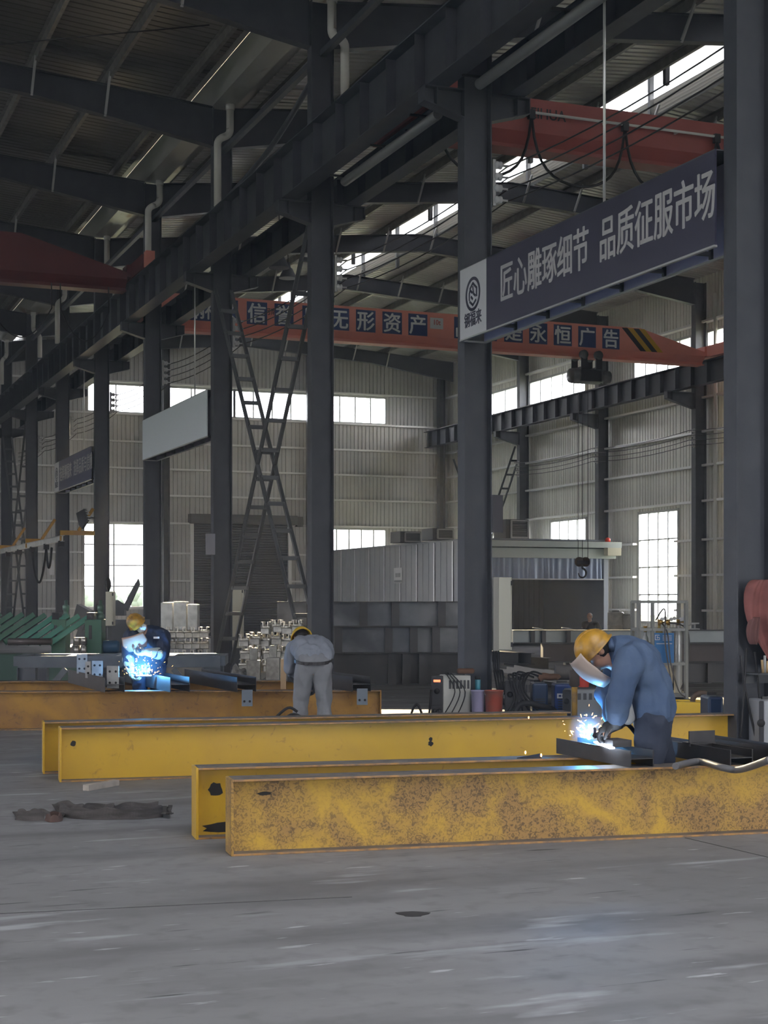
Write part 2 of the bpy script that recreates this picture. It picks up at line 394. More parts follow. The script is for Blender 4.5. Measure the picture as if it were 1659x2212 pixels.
for a, c, z0, z1 in LWH: window((XLW, a, z0), (0, 1, 0), c - a, z1 - z0, 4, 1 if z1 > 6 else 3)

# girts: horizontal channels on the inside of the walls
def girts(name, lab, spans, axis):
    for z, lst in spans:
        for a, c in lst:
            if c - a < 0.15: continue
            mb = MB()
            if axis == 'x': mb.box(a, c, YB - 0.20, YB - 0.005, z - 0.035, z + 0.035)
            else: mb.box(XRW - 0.22, XRW - 0.005, a, c, z - 0.035, z + 0.035)
            tag(mb.build(name, GIRT), lab, 'girt', group=lab)
GZ = [1.2, 2.3, 3.4, 4.6, 5.7, 6.75, 7.8, 8.88, 10.15]
door_l, door_r = DOOR[0] - 0.1, DOOR[1] + 0.1
def spans_around(x0, x1, z, holes):
    s = [(x0, x1)]
    for h in holes:
        if h[2] - 0.05 < z < h[3] + 0.02:
            n = []
            for a, c in s:
                if h[1] <= a or h[0] >= c: n.append((a, c)); continue
                if h[0] - 0.06 > a: n.append((a, h[0] - 0.06))
                if h[1] + 0.06 < c: n.append((h[1] + 0.06, c))
            s = n
    return s
girts('wall_girt', 'thin pale horizontal girt on the corrugated back wall', [(z, spans_around(XLW + 0.3, XRW - 0.3, z, BW + [DOOR])) for z in GZ], 'x')
girts('wall_girt', 'thin pale horizontal girt on the corrugated right wall', [(z, spans_around(YF + 0.3, YB - 0.3, z, RW)) for z in GZ], 'y')

# ---- columns
def hcol(mb, x, y, z0, z1, dx=0.39, fy=0.21, tf=0.016, tw=0.010):
    mb.box(x - dx / 2, x - dx / 2 + tf, y - fy / 2, y + fy / 2, z0, z1); mb.box(x + dx / 2 - tf, x + dx / 2, y - fy / 2, y + fy / 2, z0, z1)
    mb.box(x - dx / 2 + tf, x + dx / 2 - tf, y - tw / 2, y + tw / 2, z0, z1)
CL = ['dark grey steel column at the right edge with the pink cloth hung on it',
      'dark steel column at the logo end of the big navy banner, beside beige cabinet',
      'dark steel column behind the stooping worker in grey, right leg of the ladder bracing',
      'dark steel column left of the ladder bracing, with a small grey notice on it',
      'dark steel column behind the welder in navy, carrying the end of the blank pale banner',
      'dark steel column with the floodlight, between the two parts of the lower left window',
      'dark steel column at the logo end of the small distant banner',
      'dark steel column just right of the far ladder bracing at the left edge',
      'farthest dark steel column, cut by the left edge of the picture']
def corbel(mb, x, y, s, zt, L=0.56, hc=0.36, ht=0.2, w=0.2):
    x0 = x + s * 0.195; x1 = x0 + s * L
    mb.prism([(x0, y - 0.006, zt), (x1, y - 0.006, zt), (x1, y - 0.006, zt - ht), (x0, y - 0.006, zt - hc)], (0, 0.012, 0))
    mb.box8(((x0 + x1) / 2, y, zt - 0.008), ((x1 - x0) / 2, 0, 0), (0, w / 2, 0), (0, 0, 0.008))
    mb.bar((x0, y, zt - hc), (x1, y, zt - ht), w, 0.014)
    mb.box(min(x1, x1 - s * 0.012), max(x1, x1 - s * 0.012), y - w / 2, y + w / 2, zt - ht, zt)
    xm = x0 + s * (L - 0.18)
    mb.box(xm - 0.006, xm + 0.006, y - w / 2, y + w / 2, zt - ht - 0.06, zt)
ZRB = 8.08                                        # seat of the runways on the middle row
for n, y in enumerate(CY):
    o = thing('steel_column', CL[n], 'column', (XC, y, 0), 'steel columns between the two bays'); o['kind'] = 'thing'
    mb = MB(); hcol(mb, XC, y, 0.02, ZE - 0.0); mb.build('shaft', STEEL, o)
    mb = MB(); mb.box(XC - 0.28, XC + 0.28, y - 0.2, y + 0.2, 0, 0.025)
    for i in (-1, 1):
        for j in (-1, 1): mb.lathe((XC + i * 0.23, y + j * 0.15, 0.02), [(0.018, 0), (0.018, 0.05), (0, 0.055)], 6)
    mb.build('base_plate', STEEL2, o)
    for s in (-1, 1):
        mb = MB(); corbel(mb, XC, y, s, ZRB); mb.build('corbel', STEEL, o)
RL = ['grey steel column at the right wall beside the louvred fan box', 'grey steel column at the right wall behind the hook, above the booth corner',
      'grey steel column with insulators and wires, right of the tall right-wall window', 'grey steel column at the right wall hidden behind the nearest column']
for n, y in enumerate(RY[:5]):
    o = thing('steel_column', RL[min(n, 3)], 'column', (XR, y, 0), 'steel columns along the right wall'); o['kind'] = 'thing'
    mb = MB(); hcol(mb, XR, y, 0.0, ZE - 0.05, 0.39, 0.24); mb.build('shaft', STEEL2, o)
    mb = MB(); corbel(mb, XR, y, -1, 7.94, L=1.0, hc=0.5, ht=0.22); mb.build('corbel', STEEL2, o)
for x, lab in ((14.75, 'slim steel wind post on the back wall behind the blank banner'), (20.8, 'slim steel wind post on the back wall beside the rolling door'),
               (26.7, 'steel corner post where the back wall meets the right wall')):
    mb = MB(); hcol(mb, x, YB - 0.36, 0, 11.6, 0.25, 0.3); o = tag(mb.build('wind_post', STEEL2), lab, 'post'); o['kind'] = 'thing'

# ---- crane runways
def runway(name, lab, x, z0, h, b, y0, y1, step=1.0, rail=0.05, m=STEEL):
    o = thing(name, lab, 'crane runway', (x, (y0 + y1) / 2, z0))
    mb = MB(); mb.box(x - 0.006, x + 0.006, y0, y1, z0 + 0.016, z0 + h - 0.016); mb.build('web', m, o)
    mb = MB(); mb.box(x - b / 2, x + b / 2, y0, y1, z0, z0 + 0.016); mb.build('bottom_flange', m, o)
    mb = MB(); mb.box(x - b / 2 - 0.03, x + b / 2 + 0.03, y0, y1, z0 + h - 0.018, z0 + h); mb.build('top_flange', m, o)
    mb = MB(); mb.box(x - 0.03, x + 0.03, y0, y1, z0 + h, z0 + h + rail); mb.build('rail', mat('rail_steel', (0.16, 0.12, 0.10), 0.5, 0.4), o)
    mb = MB(); y = y0 + 0.5
    while y < y1:
        for s in (-1, 1): mb.box(x + s * b / 2 - (b / 2 if s > 0 else 0), x + s * b / 2 + (b / 2 if s < 0 else 0), y - 0.005, y + 0.005, z0 + 0.016, z0 + h - 0.016)
        y += step
    st = mb.build('stiffener_plates', m, o); st['kind'] = 'stuff'
    return o
RA = runway('crane_runway', 'long dark crane runway on the middle columns, camera side, running to the far left', 7.97, ZRB, 0.80, 0.30, 2, YB - 0.6)
RB = runway('crane_runway', 'long dark crane runway on the far side of the middle columns, behind them', 9.07, ZRB, 0.54, 0.26, 2, YB - 0.6)
RC = runway('crane_runway', 'dark crane runway with vertical stiffeners along the right wall', 25.95, 7.95, 0.67, 0.28, 10, YB - 0.6, 0.86)

# ---- rafters with fly braces, purlins, roof sheets
def nth(i): return ['first', 'second', 'third', 'fourth', 'fifth', 'sixth', 'seventh', 'eighth', 'ninth'][i]
def rafter(y, xa, xm, xb, lab, grp, skew=0.0):
    """tapered frame beam from column xa over ridge xm to column xb; skew = shift of the far end along the hall"""
    o = thing('roof_rafter', lab, 'rafter', (xm, y, rafter_z(xm) - 0.5), grp)
    yy = lambda x: y + skew * (x - xa) / (xb - xa)
    for x0, x1 in ((xa, xm), (xb, xm)):
        z0, z1 = rafter_z(x0), rafter_z(xm); d0, d1 = 0.78, 0.48; xk = x0 + (x1 - x0) * 0.4; zk = z0 + (z1 - z0) * 0.4
        poly = [(x0, z0), (x1, z1), (x1, z1 - d1), (xk, zk - d1), (x0, z0 - d0)]
        mb = MB(); mb.prism([(x, yy(x) - 0.006, z) for x, z in poly], (0, 0.012, 0)); mb.build('web', STEEL, o)
        mb = MB()
        for (xx, zz), (xe, ze) in ((poly[0], poly[1]), (poly[2], poly[3]), (poly[3], poly[4])): mb.bar((xx, yy(xx), zz), (xe, yy(xe), ze), 0.2, 0.014)
        mb.build('flange', STEEL, o)
    return o
def flybraces(o, y0, xs, side=-1, skew=0.0):
    for x in xs:
        y = y0 + skew * (x - XC - 0.2) / (XR - XC - 0.4)
        z = rafter_z(x) + 0.1; d = 0.50 if abs(x - (RIDGE_R if x > XC else RIDGE_L)) < 5.5 else 0.62
        for s in (side,):
            mb = MB(); mb.bar((x, y + s * 0.55, z), (x, y + s * 0.06, rafter_z(x) - d), 0.045, 0.045); mb.build('fly_brace', BRACE, o)
PX_L = [XC - 0.95 - 1.42 * k for k in range(12)]
PX_R = [XC + 0.95 + 1.42 * k for k in range(12)]
FR = [(y, n) for n, y in enumerate(CY)]
for y, n in FR:
    o = rafter(y, XC - 0.2, RIDGE_L, XL + 0.2, nth(n) + ' rafter of the left roof, counted from the camera', 'rafters under the left roof')
    flybraces(o, y, PX_L[1:6:1] if n % 2 == 0 else PX_L[1:6])
    o = rafter(y, XC + 0.2, RIDGE_R, XR - 0.2, nth(n) + ' rafter of the right roof, counted from the camera', 'rafters under the right roof', -1.31)
    flybraces(o, y, PX_R[1:11], skew=-1.31)
def zpurlin(x, lab, grp):
    z = rafter_z(x); mb = MB()
    mb.box(x - 0.004, x + 0.004, YF, YB - 0.05, z + 0.02, z + 0.2)
    mb.box(x, x + 0.07, YF, YB - 0.05, z + 0.02, z + 0.026); mb.box(x - 0.07, x, YF, YB - 0.05, z + 0.194, z + 0.2)
    tag(mb.build('roof_purlin', PURLIN), lab, 'purlin', grp)
for x in PX_L: zpurlin(x, 'thin steel purlin running lengthwise under the shaded left roof', 'purlins of the left roof')
for x in PX_R:
    if abs(x - RIDGE_R) > 0.9: zpurlin(x, 'thin steel purlin running lengthwise under the lit right roof', 'purlins of the right roof')
def roofsheet(name, xa, xb, m, y0=YF, y1=YB + 0.3, dep=0.022):
    za, zb = rafter_z(xa) + 0.21, rafter_z(xb) + 0.21; v = Vector((xb - xa, 0, zb - za)); mb = MB()
    corrugated(mb, (xa, y0, za), (0, 1, 0), v, y1 - y0, v.length, pitch=0.22, depth=dep, nrm=(0, 0, 1), prof=((0.0, 0), (0.58, 0), (0.68, 1), (0.9, 1), (1.0, 0))); return struct(mb.build(name, m))
YS = 5.0                                         # unseen translucent sheets added over the left bay's front for overhead fill
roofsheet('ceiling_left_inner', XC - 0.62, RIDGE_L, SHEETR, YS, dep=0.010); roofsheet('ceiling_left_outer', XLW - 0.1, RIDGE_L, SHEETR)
roofsheet('ceiling_left_fill_sheet', XC - 0.62, RIDGE_L, FROST2, YF, YS)
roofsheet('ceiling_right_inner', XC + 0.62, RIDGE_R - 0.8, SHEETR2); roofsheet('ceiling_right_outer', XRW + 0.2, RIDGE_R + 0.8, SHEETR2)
# ridge monitor over the right bay: louvres below, pale translucent sheet above, on posts
zr = rafter_z(RIDGE_R - 0.8) + 0.2
LOUV = mat('louvre_grey', (0.16, 0.16, 0.155), 0.5)
for s, nm in ((-1, 'near'), (1, 'far')):
    x = RIDGE_R + s * 0.8
    o = thing('ridge_vent', 'louvred ridge ventilator side with a bright skylight band, %s side of the right roof ridge' % nm, 'ridge vent', (x, 25, zr))
    mb = MB()
    for k in range(6):
        z = zr + 0.03 + k * 0.075; mb.box8((x, (YF + YB) / 2, z), (0.03, 0, -0.03 * s), (0, (YB - YF) / 2, 0), (0.002, 0, 0.004))
    mb.build('louvre_slats', LOUV, o)
    mb = MB(); mb.box(x - 0.004, x + 0.004, YF, YB, zr + 0.5, zr + 0.98); mb.build('skylight_band', FROST, o)
    y = YF + 1
    while y < YB:
        mb = MB(); mb.box(x - 0.05 - s * 0.06, x + 0.05 - s * 0.06, y - 0.05, y + 0.05, zr - 0.35, zr + 1.0); mb.build('vent_post', STEEL2, o); y += 3.0
mb = MB(); mb.prism([(RIDGE_R - 1.3, YF, zr + 0.98), (RIDGE_R, YF, zr + 1.12), (RIDGE_R + 1.3, YF, zr + 0.98), (RIDGE_R + 1.3, YF, zr + 1.0), (RIDGE_R, YF, zr + 1.14), (RIDGE_R - 1.3, YF, zr + 1.0)], (0, YB - YF, 0))
struct(mb.build('ceiling_ridge_cap', SHEETR))
mb = MB()
for y in (YF, YB): mb.prism([(RIDGE_R - 0.85, y - 0.02, zr - 0.3), (RIDGE_R + 0.85, y - 0.02, zr - 0.3), (RIDGE_R + 0.85, y - 0.02, zr + 1.02), (RIDGE_R, y - 0.02, zr + 1.13), (RIDGE_R - 0.85, y - 0.02, zr + 1.02)], (0, 0.04, 0))
struct(mb.build('ceiling_ridge_ends', SHEETR))

# ---- valley gutter over the middle column row
GUT = mat('rusty_gutter', (0.42, 0.42, 0.38), 0.35, 0.5, col2=(0.22, 0.12, 0.06), scale=0.9, lo=0.60, hi=0.70, stretch=(1.5, 0.6, 1))
g = thing('valley_gutter', 'long stained sheet-metal valley gutter above the middle columns', 'gutter', (XC, 25, 11.42))
mb = MB(); mb.box(XC - 0.22, XC + 0.22, YF + 0.1, YB - 0.1, 11.42, 11.43)
for s in (-1, 1): mb.prism([(XC + s * 0.22, YF + 0.1, 11.42), (XC + s * 0.46, YF + 0.1, 11.70), (XC + s * 0.46, YF + 0.1, 11.71), (XC + s * 0.22, YF + 0.1, 11.44)], (0, YB - YF - 0.2, 0))
mb.build('channel', GUT, g)
mb = MB()
for s in (-1, 1): mb.prism([(XC + s * 0.455, YF + 0.1, 11.712), (XC + s * 0.90, YF + 0.1, 11.690), (XC + s * 0.90, YF + 0.1, 11.694), (XC + s * 0.455, YF + 0.1, 11.718)], (0, YB - YF - 0.2, 0))
struct(mb.build('trim_2', GUT))
# longitudinal strut between the columns
for y0, y1 in zip(CY, CY[1:]):
    mb = MB(); mb.box(XC - 0.05, XC + 0.05, y0 + 0.106, y1 - 0.106, 10.48, 10.58); tag(mb.build('tie_strut', STEEL), 'dark square strut running lengthwise between two middle column heads', 'strut', 'struts between the middle column heads')

# ---- downpipes with an offset near the column heads
PIPES = [(2, 717, 745, -8, 80, 205), (3, 497, 470, 238, 292, 446), (4, 345, 320, 396, 440, 575), (5, 231, 249, 515, 590, 640), (6, 140, 124, 612, 645, 742), (7, 72, 86, 676, 716, 772), (8, 14, 4, 738, 770, 830)]
for n, x1, x2, y0, ym, y2 in PIPES:
    D = CY[n] - 0.32
    a, c, d, e = onY(x1, y0, D), onY(x1, ym, D), onY(x2, ym + 8, D), onY(x2, y2, D)
    a = Vector((a.x, a.y, 11.41))
    o = thing('downpipe', 'white plastic downpipe with a double bend at the ' + nth(n) + ' middle column from the camera', 'pipe', (a.x, D, e.z), 'white downpipes from the valley gutter')
    pts = [a, c + UP * 0.12] + bez(c + UP * 0.12, c, (c + d) / 2, 5) + bez((c + d) / 2, d, d - UP * 0.12, 5) + [e]
    MB().tube(pts, 0.075, 12).build('pipe', PVC, o)
    MB().tube([a + UP * 0.02, a - UP * 0.1], 0.09, 12).build('socket', PVC, o)
# ================================================================ CRANES, BANNERS, BRACING, FIXTURES
def crane_girder(name, lab, y, x0, x1, z0, z1, wid, m, taper0=0.0, taper1=2.2, drop=0.6, rail_side=None, end1=True, end0=True, zr=8.83, xc0=None, xc1=None):
    """box girder along X with tapered ends, running flange below and end carriages along Y"""
    o = thing(name, lab, 'overhead crane', ((x0 + x1) / 2, y, z0))
    h = z1 - z0; za = z0 + 0.26
    poly = [(x0, za), (x1, za)]
    poly += [(x1, z1 - drop * h), (x1 - taper1, z1)] if taper1 else [(x1, z1)]
    poly += [(x0 + taper0, z1), (x0, z1 - drop * h)] if taper0 else [(x0, z1)]
    mb = MB(); mb.prism([(x, y - wid / 2, z) for x, z in poly], (0, wid, 0)); mb.build('box_girder', m, o)
    mb = MB(); mb.box(x0, x1, y - 0.10, y + 0.10, z0 + 0.02, za); mb.box(x0, x1, y - 0.2, y + 0.2, z0, z0 + 0.022)
    mb.prism([(x0, y - wid / 2, za), (x0, y - 0.1, za - 0.17), (x0, y + 0.1, za - 0.17), (x0, y + wid / 2, za)], (x1 - x0, 0, 0)); mb.build('running_rail', m, o)
    for on, xg, xe in ((end0, x0, xc0), (end1, x1, xc1)):
        if not on: continue
        mb = MB(); mb.box(min(xg, xe), max(xg, xe), y - 0.22, y + 0.22, zr + 0.06, zr + 0.34); mb.box(xe - 0.13, xe + 0.13, y - 1.35, y + 1.35, zr + 0.03, zr + 0.36); mb.build('end_carriage', m, o)
        for s in (-1, 1):
            MB().lathe((xe - 0.05, y + s * 1.1, zr + 0.12), [(0.12, 0), (0.12, 0.1)], 14, (1, 0, 0)).build('wheel', DARK, o)
    return o
Y1 = 39.1
k1 = crane_girder('overhead_crane', 'bright orange overhead crane across the right bay with white characters on blue squares', Y1, 9.24, 25.74, 8.46, 9.40, 0.5, ORANGE, zr=8.67, xc0=9.07, xc1=25.95)
yf = Y1 - 0.25
def plate_x(px): return onY(px, 700, yf).x
k1sq = []
def blue_square(pxa, pxb, chars, z0=8.74, z1=9.33, sx=None):
    xa, xb = plate_x(pxa), plate_x(pxb); w = xb - xa
    mb = MB(); mb.box(xa, xb, yf - 0.006, yf - 0.001, z0, z1); p = mb.build('blue_panel', BLUEP, k1)
    n = len(chars); e = w / n * 0.93
    text('lettering', chars, ((xa + xb) / 2, yf - 0.006, z0 + (z1 - z0) * 0.155), (1, 0, 0), UP, e, (z1 - z0) * 0.93, LETTER, p, 0.004, 0.022)
blue_square(404, 514, '钢福来', 8.74, 9.33)
for a, b, c in ((533, 577, '信'), (593, 634, '誉'), (653, 693, '是'), (713, 754, '无'), (769, 811, '形'), (826, 868, '资'), (882, 923, '产'), (981, 1021, '品'), (1034, 1073, '质'),
                (1089, 1129, '是'), (1143, 1182, '永'), (1196, 1235, '恒'), (1249, 1287, '广'), (1301, 1338, '告')): blue_square(a, b, c)
xa, xb = plate_x(929), plate_x(957)
mb = MB(); mb.box(xa, xb, yf - 0.012, yf - 0.001, 8.96, 9.26); p = mb.build('capacity_plate', SIGNW, k1)
text('lettering', '10t', ((xa + xb) / 2, yf - 0.012, 9.07), (1, 0, 0), UP, 0.17, 0.2, RED, p, 0.003, 0.02)
mb = MB()
for i, s in enumerate(('dark', 'yel')): pass
xs = plate_x(1343); zt, zb, hh = 9.38, 8.74, 0.62
for i in range(4):
    mb = MB(); x = xs + i * 0.19
    mb.prism([(x, yf - 0.004, zt), (x + 0.19, yf - 0.004, zt), (x + 0.19 + hh, yf - 0.004, zb), (x + hh, yf - 0.004, zb)], (0, 0.004, 0))
    mb.build('warning_stripe', DARK if i % 2 == 0 else STRIPE_Y, k1)
text('maker_lettering', '河南', (plate_x(584), yf - 0.002, 9.03), (1, 0, 0), UP, 0.16, 0.2, DARK, k1, 0.003, 0.01)
# hoist under the orange crane
hx = onY(1270, 790, Y1).x
h = thing('electric_hoist', 'grey electric hoist with trolley wheels hanging under the orange crane', 'hoist', (hx, Y1, 7.75))
HG = mat('hoist_grey', (0.12, 0.125, 0.13), 0.45, 0.4, col2=(0.19, 0.19, 0.19), scale=5)
MB().lathe((hx - 0.62, Y1, 7.95), [(0.05, 0), (0.2, 0.03), (0.22, 0.12), (0.22, 0.9), (0.2, 1.0), (0.15, 1.03), (0.15, 1.12), (0.19, 1.14), (0.19, 1.3), (0.06, 1.33)], 18, (1, 0, 0)).build('drum_body', HG, h)
mb = MB(); mb.box(hx - 0.35, hx + 0.3, Y1 - 0.26, Y1 - 0.2, 7.78, 8.1); mb.build('control_box', DARK, h)
for s in (-0.28, 0.2):
    mb = MB(); mb.box(hx + s - 0.1, hx + s + 0.1, Y1 - 0.3, Y1 - 0.27, 8.12, 8.6); mb.box(hx + s - 0.1, hx + s + 0.1, Y1 + 0.27, Y1 + 0.3, 8.12, 8.6); mb.box(hx + s - 0.04, hx + s + 0.04, Y1 - 0.3, Y1 + 0.3, 8.12, 8.2); mb.build('trolley_plate', DARK, h)
    for d in (-1, 1):
        MB().lathe((hx + s, Y1 + d * 0.25, 8.53), [(0.05, -0.06), (0.13, -0.05), (0.13, 0.05), (0.05, 0.06)], 14, (0, 1, 0)).build('trolley_wheel', HG, h)
mb = MB()
for px in (1249, 1258, 1270):
    x = onY(px, 900, Y1).x
    if px == 1258: MB
    mb.tube([(x, Y1, 7.78), (x, Y1, 2.72)], 0.009, 6)
w = mb.build('hoist_ropes', DARK, h); w['kind'] = 'stuff'
hk = onY(1258, 1225, Y1)
hk_o = thing('crane_hook', 'dark twin sheave hook block hanging on ropes in front of the booth curtain', 'hook', (hk.x, Y1, 2.2))
for s in (-1, 1): MB().lathe((hk.x + s * 0.1, Y1 - 0.05, 2.62), [(0.03, 0), (0.14, 0.02), (0.14, 0.08), (0.03, 0.1)], 18, (0, 1, 0)).build('sheave', mat('hook_brown', (0.09, 0.06, 0.04), 0.5, 0.3), hk_o)
mb = MB(); mb.box(hk.x - 0.2, hk.x + 0.2, Y1 - 0.06, Y1 + 0.06, 2.55, 2.66); mb.build('cheek_plate', DARK, hk_o)
pts = [(hk.x, Y1, 2.56), (hk.x, Y1, 2.45)] + [(hk.x + 0.12 * math.sin(t), Y1, 2.3 + 0.13 * math.cos(t)) for t in [0.3 + 0.4 * i for i in range(12)]]
MB().tube(smooth_path(pts, 3), 0.035, 8, r2=0.02).build('hook', DARK, hk_o)

Y2 = 21.5
k2 = crane_girder('overhead_crane', 'faded red overhead crane near the top right, dark lettering and cable loops on it', Y2, 9.24, 25.74, 8.46, 9.24, 0.45, mat('crane_faded_red', (0.33, 0.085, 0.07), 0.5, col2=(0.29, 0.075, 0.06), scale=1.0), zr=8.67, xc0=9.07, xc1=25.95)
yf2 = Y2 - 0.225
text('lettering', 'WEIHUA', (onY(1170, 244, yf2).x, yf2 - 0.002, onY(1170, 257, yf2).z), (1, 0, 0), UP, 0.215, 0.235, DARK, k2, 0.004, 0.012)
ra = onY(1085, 250, yf2 - 0.12); rb = onY(1640, 316, yf2 - 0.12)
mb = MB(); mb.tube([(ra.x - 1, yf2 - 0.12, 8.985), (25.0, yf2 - 0.12, 8.985)], 0.022, 8)
for i in range(12): mb.box(9.6 + i * 1.3, 9.63 + i * 1.3, yf2 - 0.13, yf2, 8.97, 9.0)
mb.build('festoon_rail', PVC, k2)
fx = [onY(px, 270, yf2 - 0.12).x for px in (940, 1148, 1350, 1548)] + [17.9]
for i in range(4):
    a, b = fx[i], fx[i + 1]; pts = []
    for j in range(17):
        u = j / 16; pts.append((a + (b - a) * (u - 0.09 * math.sin(2 * math.pi * u)), yf2 - 0.12, 8.93 - 1.0 * (1 - (2 * u - 1) ** 2) ** 0.8))
    MB().tube(pts, 0.022, 8).build('cable_loop', BLACK, k2)
    mb = MB(); mb.box(b - 0.05, b + 0.05, yf2 - 0.16, yf2 - 0.08, 8.88, 9.02); mb.build('cable_trolley', DARK, k2)

Y3 = 35.6
k3 = crane_girder('overhead_crane', 'backlit dark red overhead crane across the left bay, its end on the runway', Y3, -8.6, 7.74, 8.66, 9.78, 0.55, mat('crane_backlit_red', (0.13, 0.028, 0.024), 0.55, col2=(0.11, 0.025, 0.022), scale=1.0), taper1=2.4, drop=0.62, end0=False, zr=8.93, xc1=7.97)  # red darkened, the shade of its backlighting put into the paint
ex = 7.97
mb = MB(); mb.box(ex - 0.1, ex + 0.1, Y3 - 1.62, Y3 - 1.4, 8.98, 9.32); mb.build('buffer', ORANGE, k3)
for i, (a, b) in enumerate(((4.6, 6.0), (6.2, 7.3))):
    pts = [(a + (b - a) * j / 14, Y3 - 0.35, 8.62 - 0.7 * (1 - (2 * j / 14 - 1) ** 2) - 0.5) for j in range(15)]
    MB().tube([(a, Y3 - 0.3, 8.7)] + pts + [(b, Y3 - 0.3, 8.7)], 0.014, 6).build('cable_loop', BLACK, k3)

# ---- banners between the columns (hollow boxes: front board, back board, ribs, ledge)
def logo(cy, z, X, s, parent, m=NAVY):
    """roundel with a bent ribbon mark"""
    mb = MB(); n = 40; ro, ri = 0.215 * s, 0.175 * s; e = 0.004
    def P(u, v, d=0.0): return Vector((X - d, cy - u, z + v))
    def flat(poly): mb.prism([P(u, v, e) for u, v in poly], (e, 0, 0))
    for k in range(n):
        a, b = 2 * math.pi * k / n, 2 * math.pi * (k + 1) / n
        flat([(ri * math.cos(a), ri * math.sin(a)), (ro * math.cos(a), ro * math.sin(a)), (ro * math.cos(b), ro * math.sin(b)), (ri * math.cos(b), ri * math.sin(b))])
    t = 0.03 * s
    def stroke(pts):
        for (a, b), (c, d) in zip(pts, pts[1:]):
            v = Vector((c - a, d - b)); q = Vector((-v.y, v.x)).normalized() * t / 2; x = v.normalized() * t * 0.3
            flat([(a + q.x - x.x, b + q.y - x.y), (c + q.x + x.x, d + q.y + x.y), (c - q.x + x.x, d - q.y + x.y), (a - q.x - x.x, b - q.y - x.y)])
    h = 0.125 * s
    stroke([(-0.02 * s, 0.02 * s), (-0.08 * s, 0.06 * s), (-0.105 * s, 0.02 * s), (-0.105 * s, -0.06 * s)]); stroke([(-0.085 * s, 0.075 * s), (0.0, 0.135 * s), (0.11 * s, 0.06 * s), (0.11 * s, -0.04 * s)])
    stroke([(0.0, 0.09 * s), (0.02 * s, 0.0), (0.07 * s, -0.03 * s)]); stroke([(-0.09 * s, -0.085 * s), (0.0, -0.14 * s), (0.085 * s, -0.09 * s)]); stroke([(-0.05 * s, -0.03 * s), (-0.01 * s, -0.06 * s)])
    mb.build('logo', m, parent)
def banner(lab, y_near, y_far, z0, z1, board, logo_w=0.78, words=None, y_txt=None, em=(0.36, 0.5), with_logo=True, rod=None, backm=LAV):
    o = thing('hanging_banner', lab, 'banner', (8.44, (y_near + y_far) / 2, z0)); X0, X1 = 8.26, 8.62
    yl = y_far - (logo_w if with_logo else 0)
    mb = MB(); mb.box(X0, X0 + 0.02, y_near, yl, z0, z1); mb.build('front_board', board, o)
    if with_logo:
        mb = MB(); mb.box(X0, X0 + 0.02, yl, y_far, z0, z1); lp = mb.build('logo_board', SIGNW, o)
        logo((yl + y_far) / 2, z0 + (z1 - z0) * 0.58, X0, 1.0, lp)
        text('lettering', '钢福来', (X0, (yl + y_far) / 2, z0 + (z1 - z0) * 0.155), (0, -1, 0), UP, 0.17, 0.2, NAVY, lp, 0.004, 0.02)
    mb = MB(); mb.box(X1 - 0.02, X1, y_near, y_far, z0, z1); mb.build('back_board', backm, o)
    mb = MB(); y = y_near + 0.55
    while y < y_far - 0.2: mb.box(X0 + 0.02, X1 - 0.02, y - 0.02, y + 0.02, z0 + 0.03, z0 + 0.07); mb.box(X1 - 0.05, X1 - 0.02, y - 0.02, y + 0.02, z0, z1); y += 0.85
    mb.box(X0, X1, y_near, y_far, z1 - 0.012, z1)
    mb.build('inner_frame', STEEL2, o)
    mb = MB()
    for x in (X0 + 0.01, X1 - 0.01): mb.box(x - 0.018, x + 0.018, y_near, y_far, z0 - 0.02, z0)
    mb.box(X0, X1, y_far - 0.035, y_far, z0 - 0.02, z0); mb.build('edge_angle', BRACE, o)
    if words:
        for w, yt in words: text('lettering', w, (X0, yt, z0 + (z1 - z0) * 0.345), (0, -1, 0), UP, em[0], em[1], LETTER2, o, 0.006, 0.012, 'LEFT')
    return o
# big navy banner
def yb(px): return onX(px, 600, 8.26).y
banner('big navy banner with white characters hung high beside the nearest column', CY[0] + 0.14, CY[1] - 0.13, 4.84, 5.74, NAVY,
       words=[('匠心雕琢细节', yb(1080)), ('品质征服市场', yb(1294))], em=((yb(1080) - yb(1273)) / 6.0, 0.50))
banner('blank pale banner hung on the column behind the navy-clad welder', CY[3] + 0.14, CY[4] - 0.13, 4.83, 5.77, mat('banner_pale_back', (0.70, 0.75, 0.80), 0.5), with_logo=False, backm=mat('banner_purple', (0.14, 0.12, 0.17), 0.5))
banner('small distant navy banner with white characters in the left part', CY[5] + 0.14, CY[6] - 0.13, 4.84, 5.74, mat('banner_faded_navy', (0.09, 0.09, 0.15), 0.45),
       words=[('选择钢福来', yb(129)), ('选择品质与信赖', yb(159))], em=((yb(129) - yb(155)) / 5.0, 0.48))
# hanging rods of the banners
RODM = mat('bright_rod', (0.72, 0.72, 0.70), 0.3, 0.5)
for px, n, zb_, lab in ((1274, 0, 5.72, 'bright thin rod holding up the big navy banner'), (403, 3, 5.75, 'thin rod holding up the blank pale banner'), (168, 5, 5.72, 'thin rod holding up the small distant banner')):
    y = yb(px)
    MB_ = MB(); MB_.tube([(8.44, y, zb_), (8.44, y, 8.96)], 0.016, 8); MB_.box(8.0, 9.1, y - 0.03, y + 0.03, 8.955, 8.985)
    tag(MB_.build('hanging_rod', RODM), lab, 'rod')

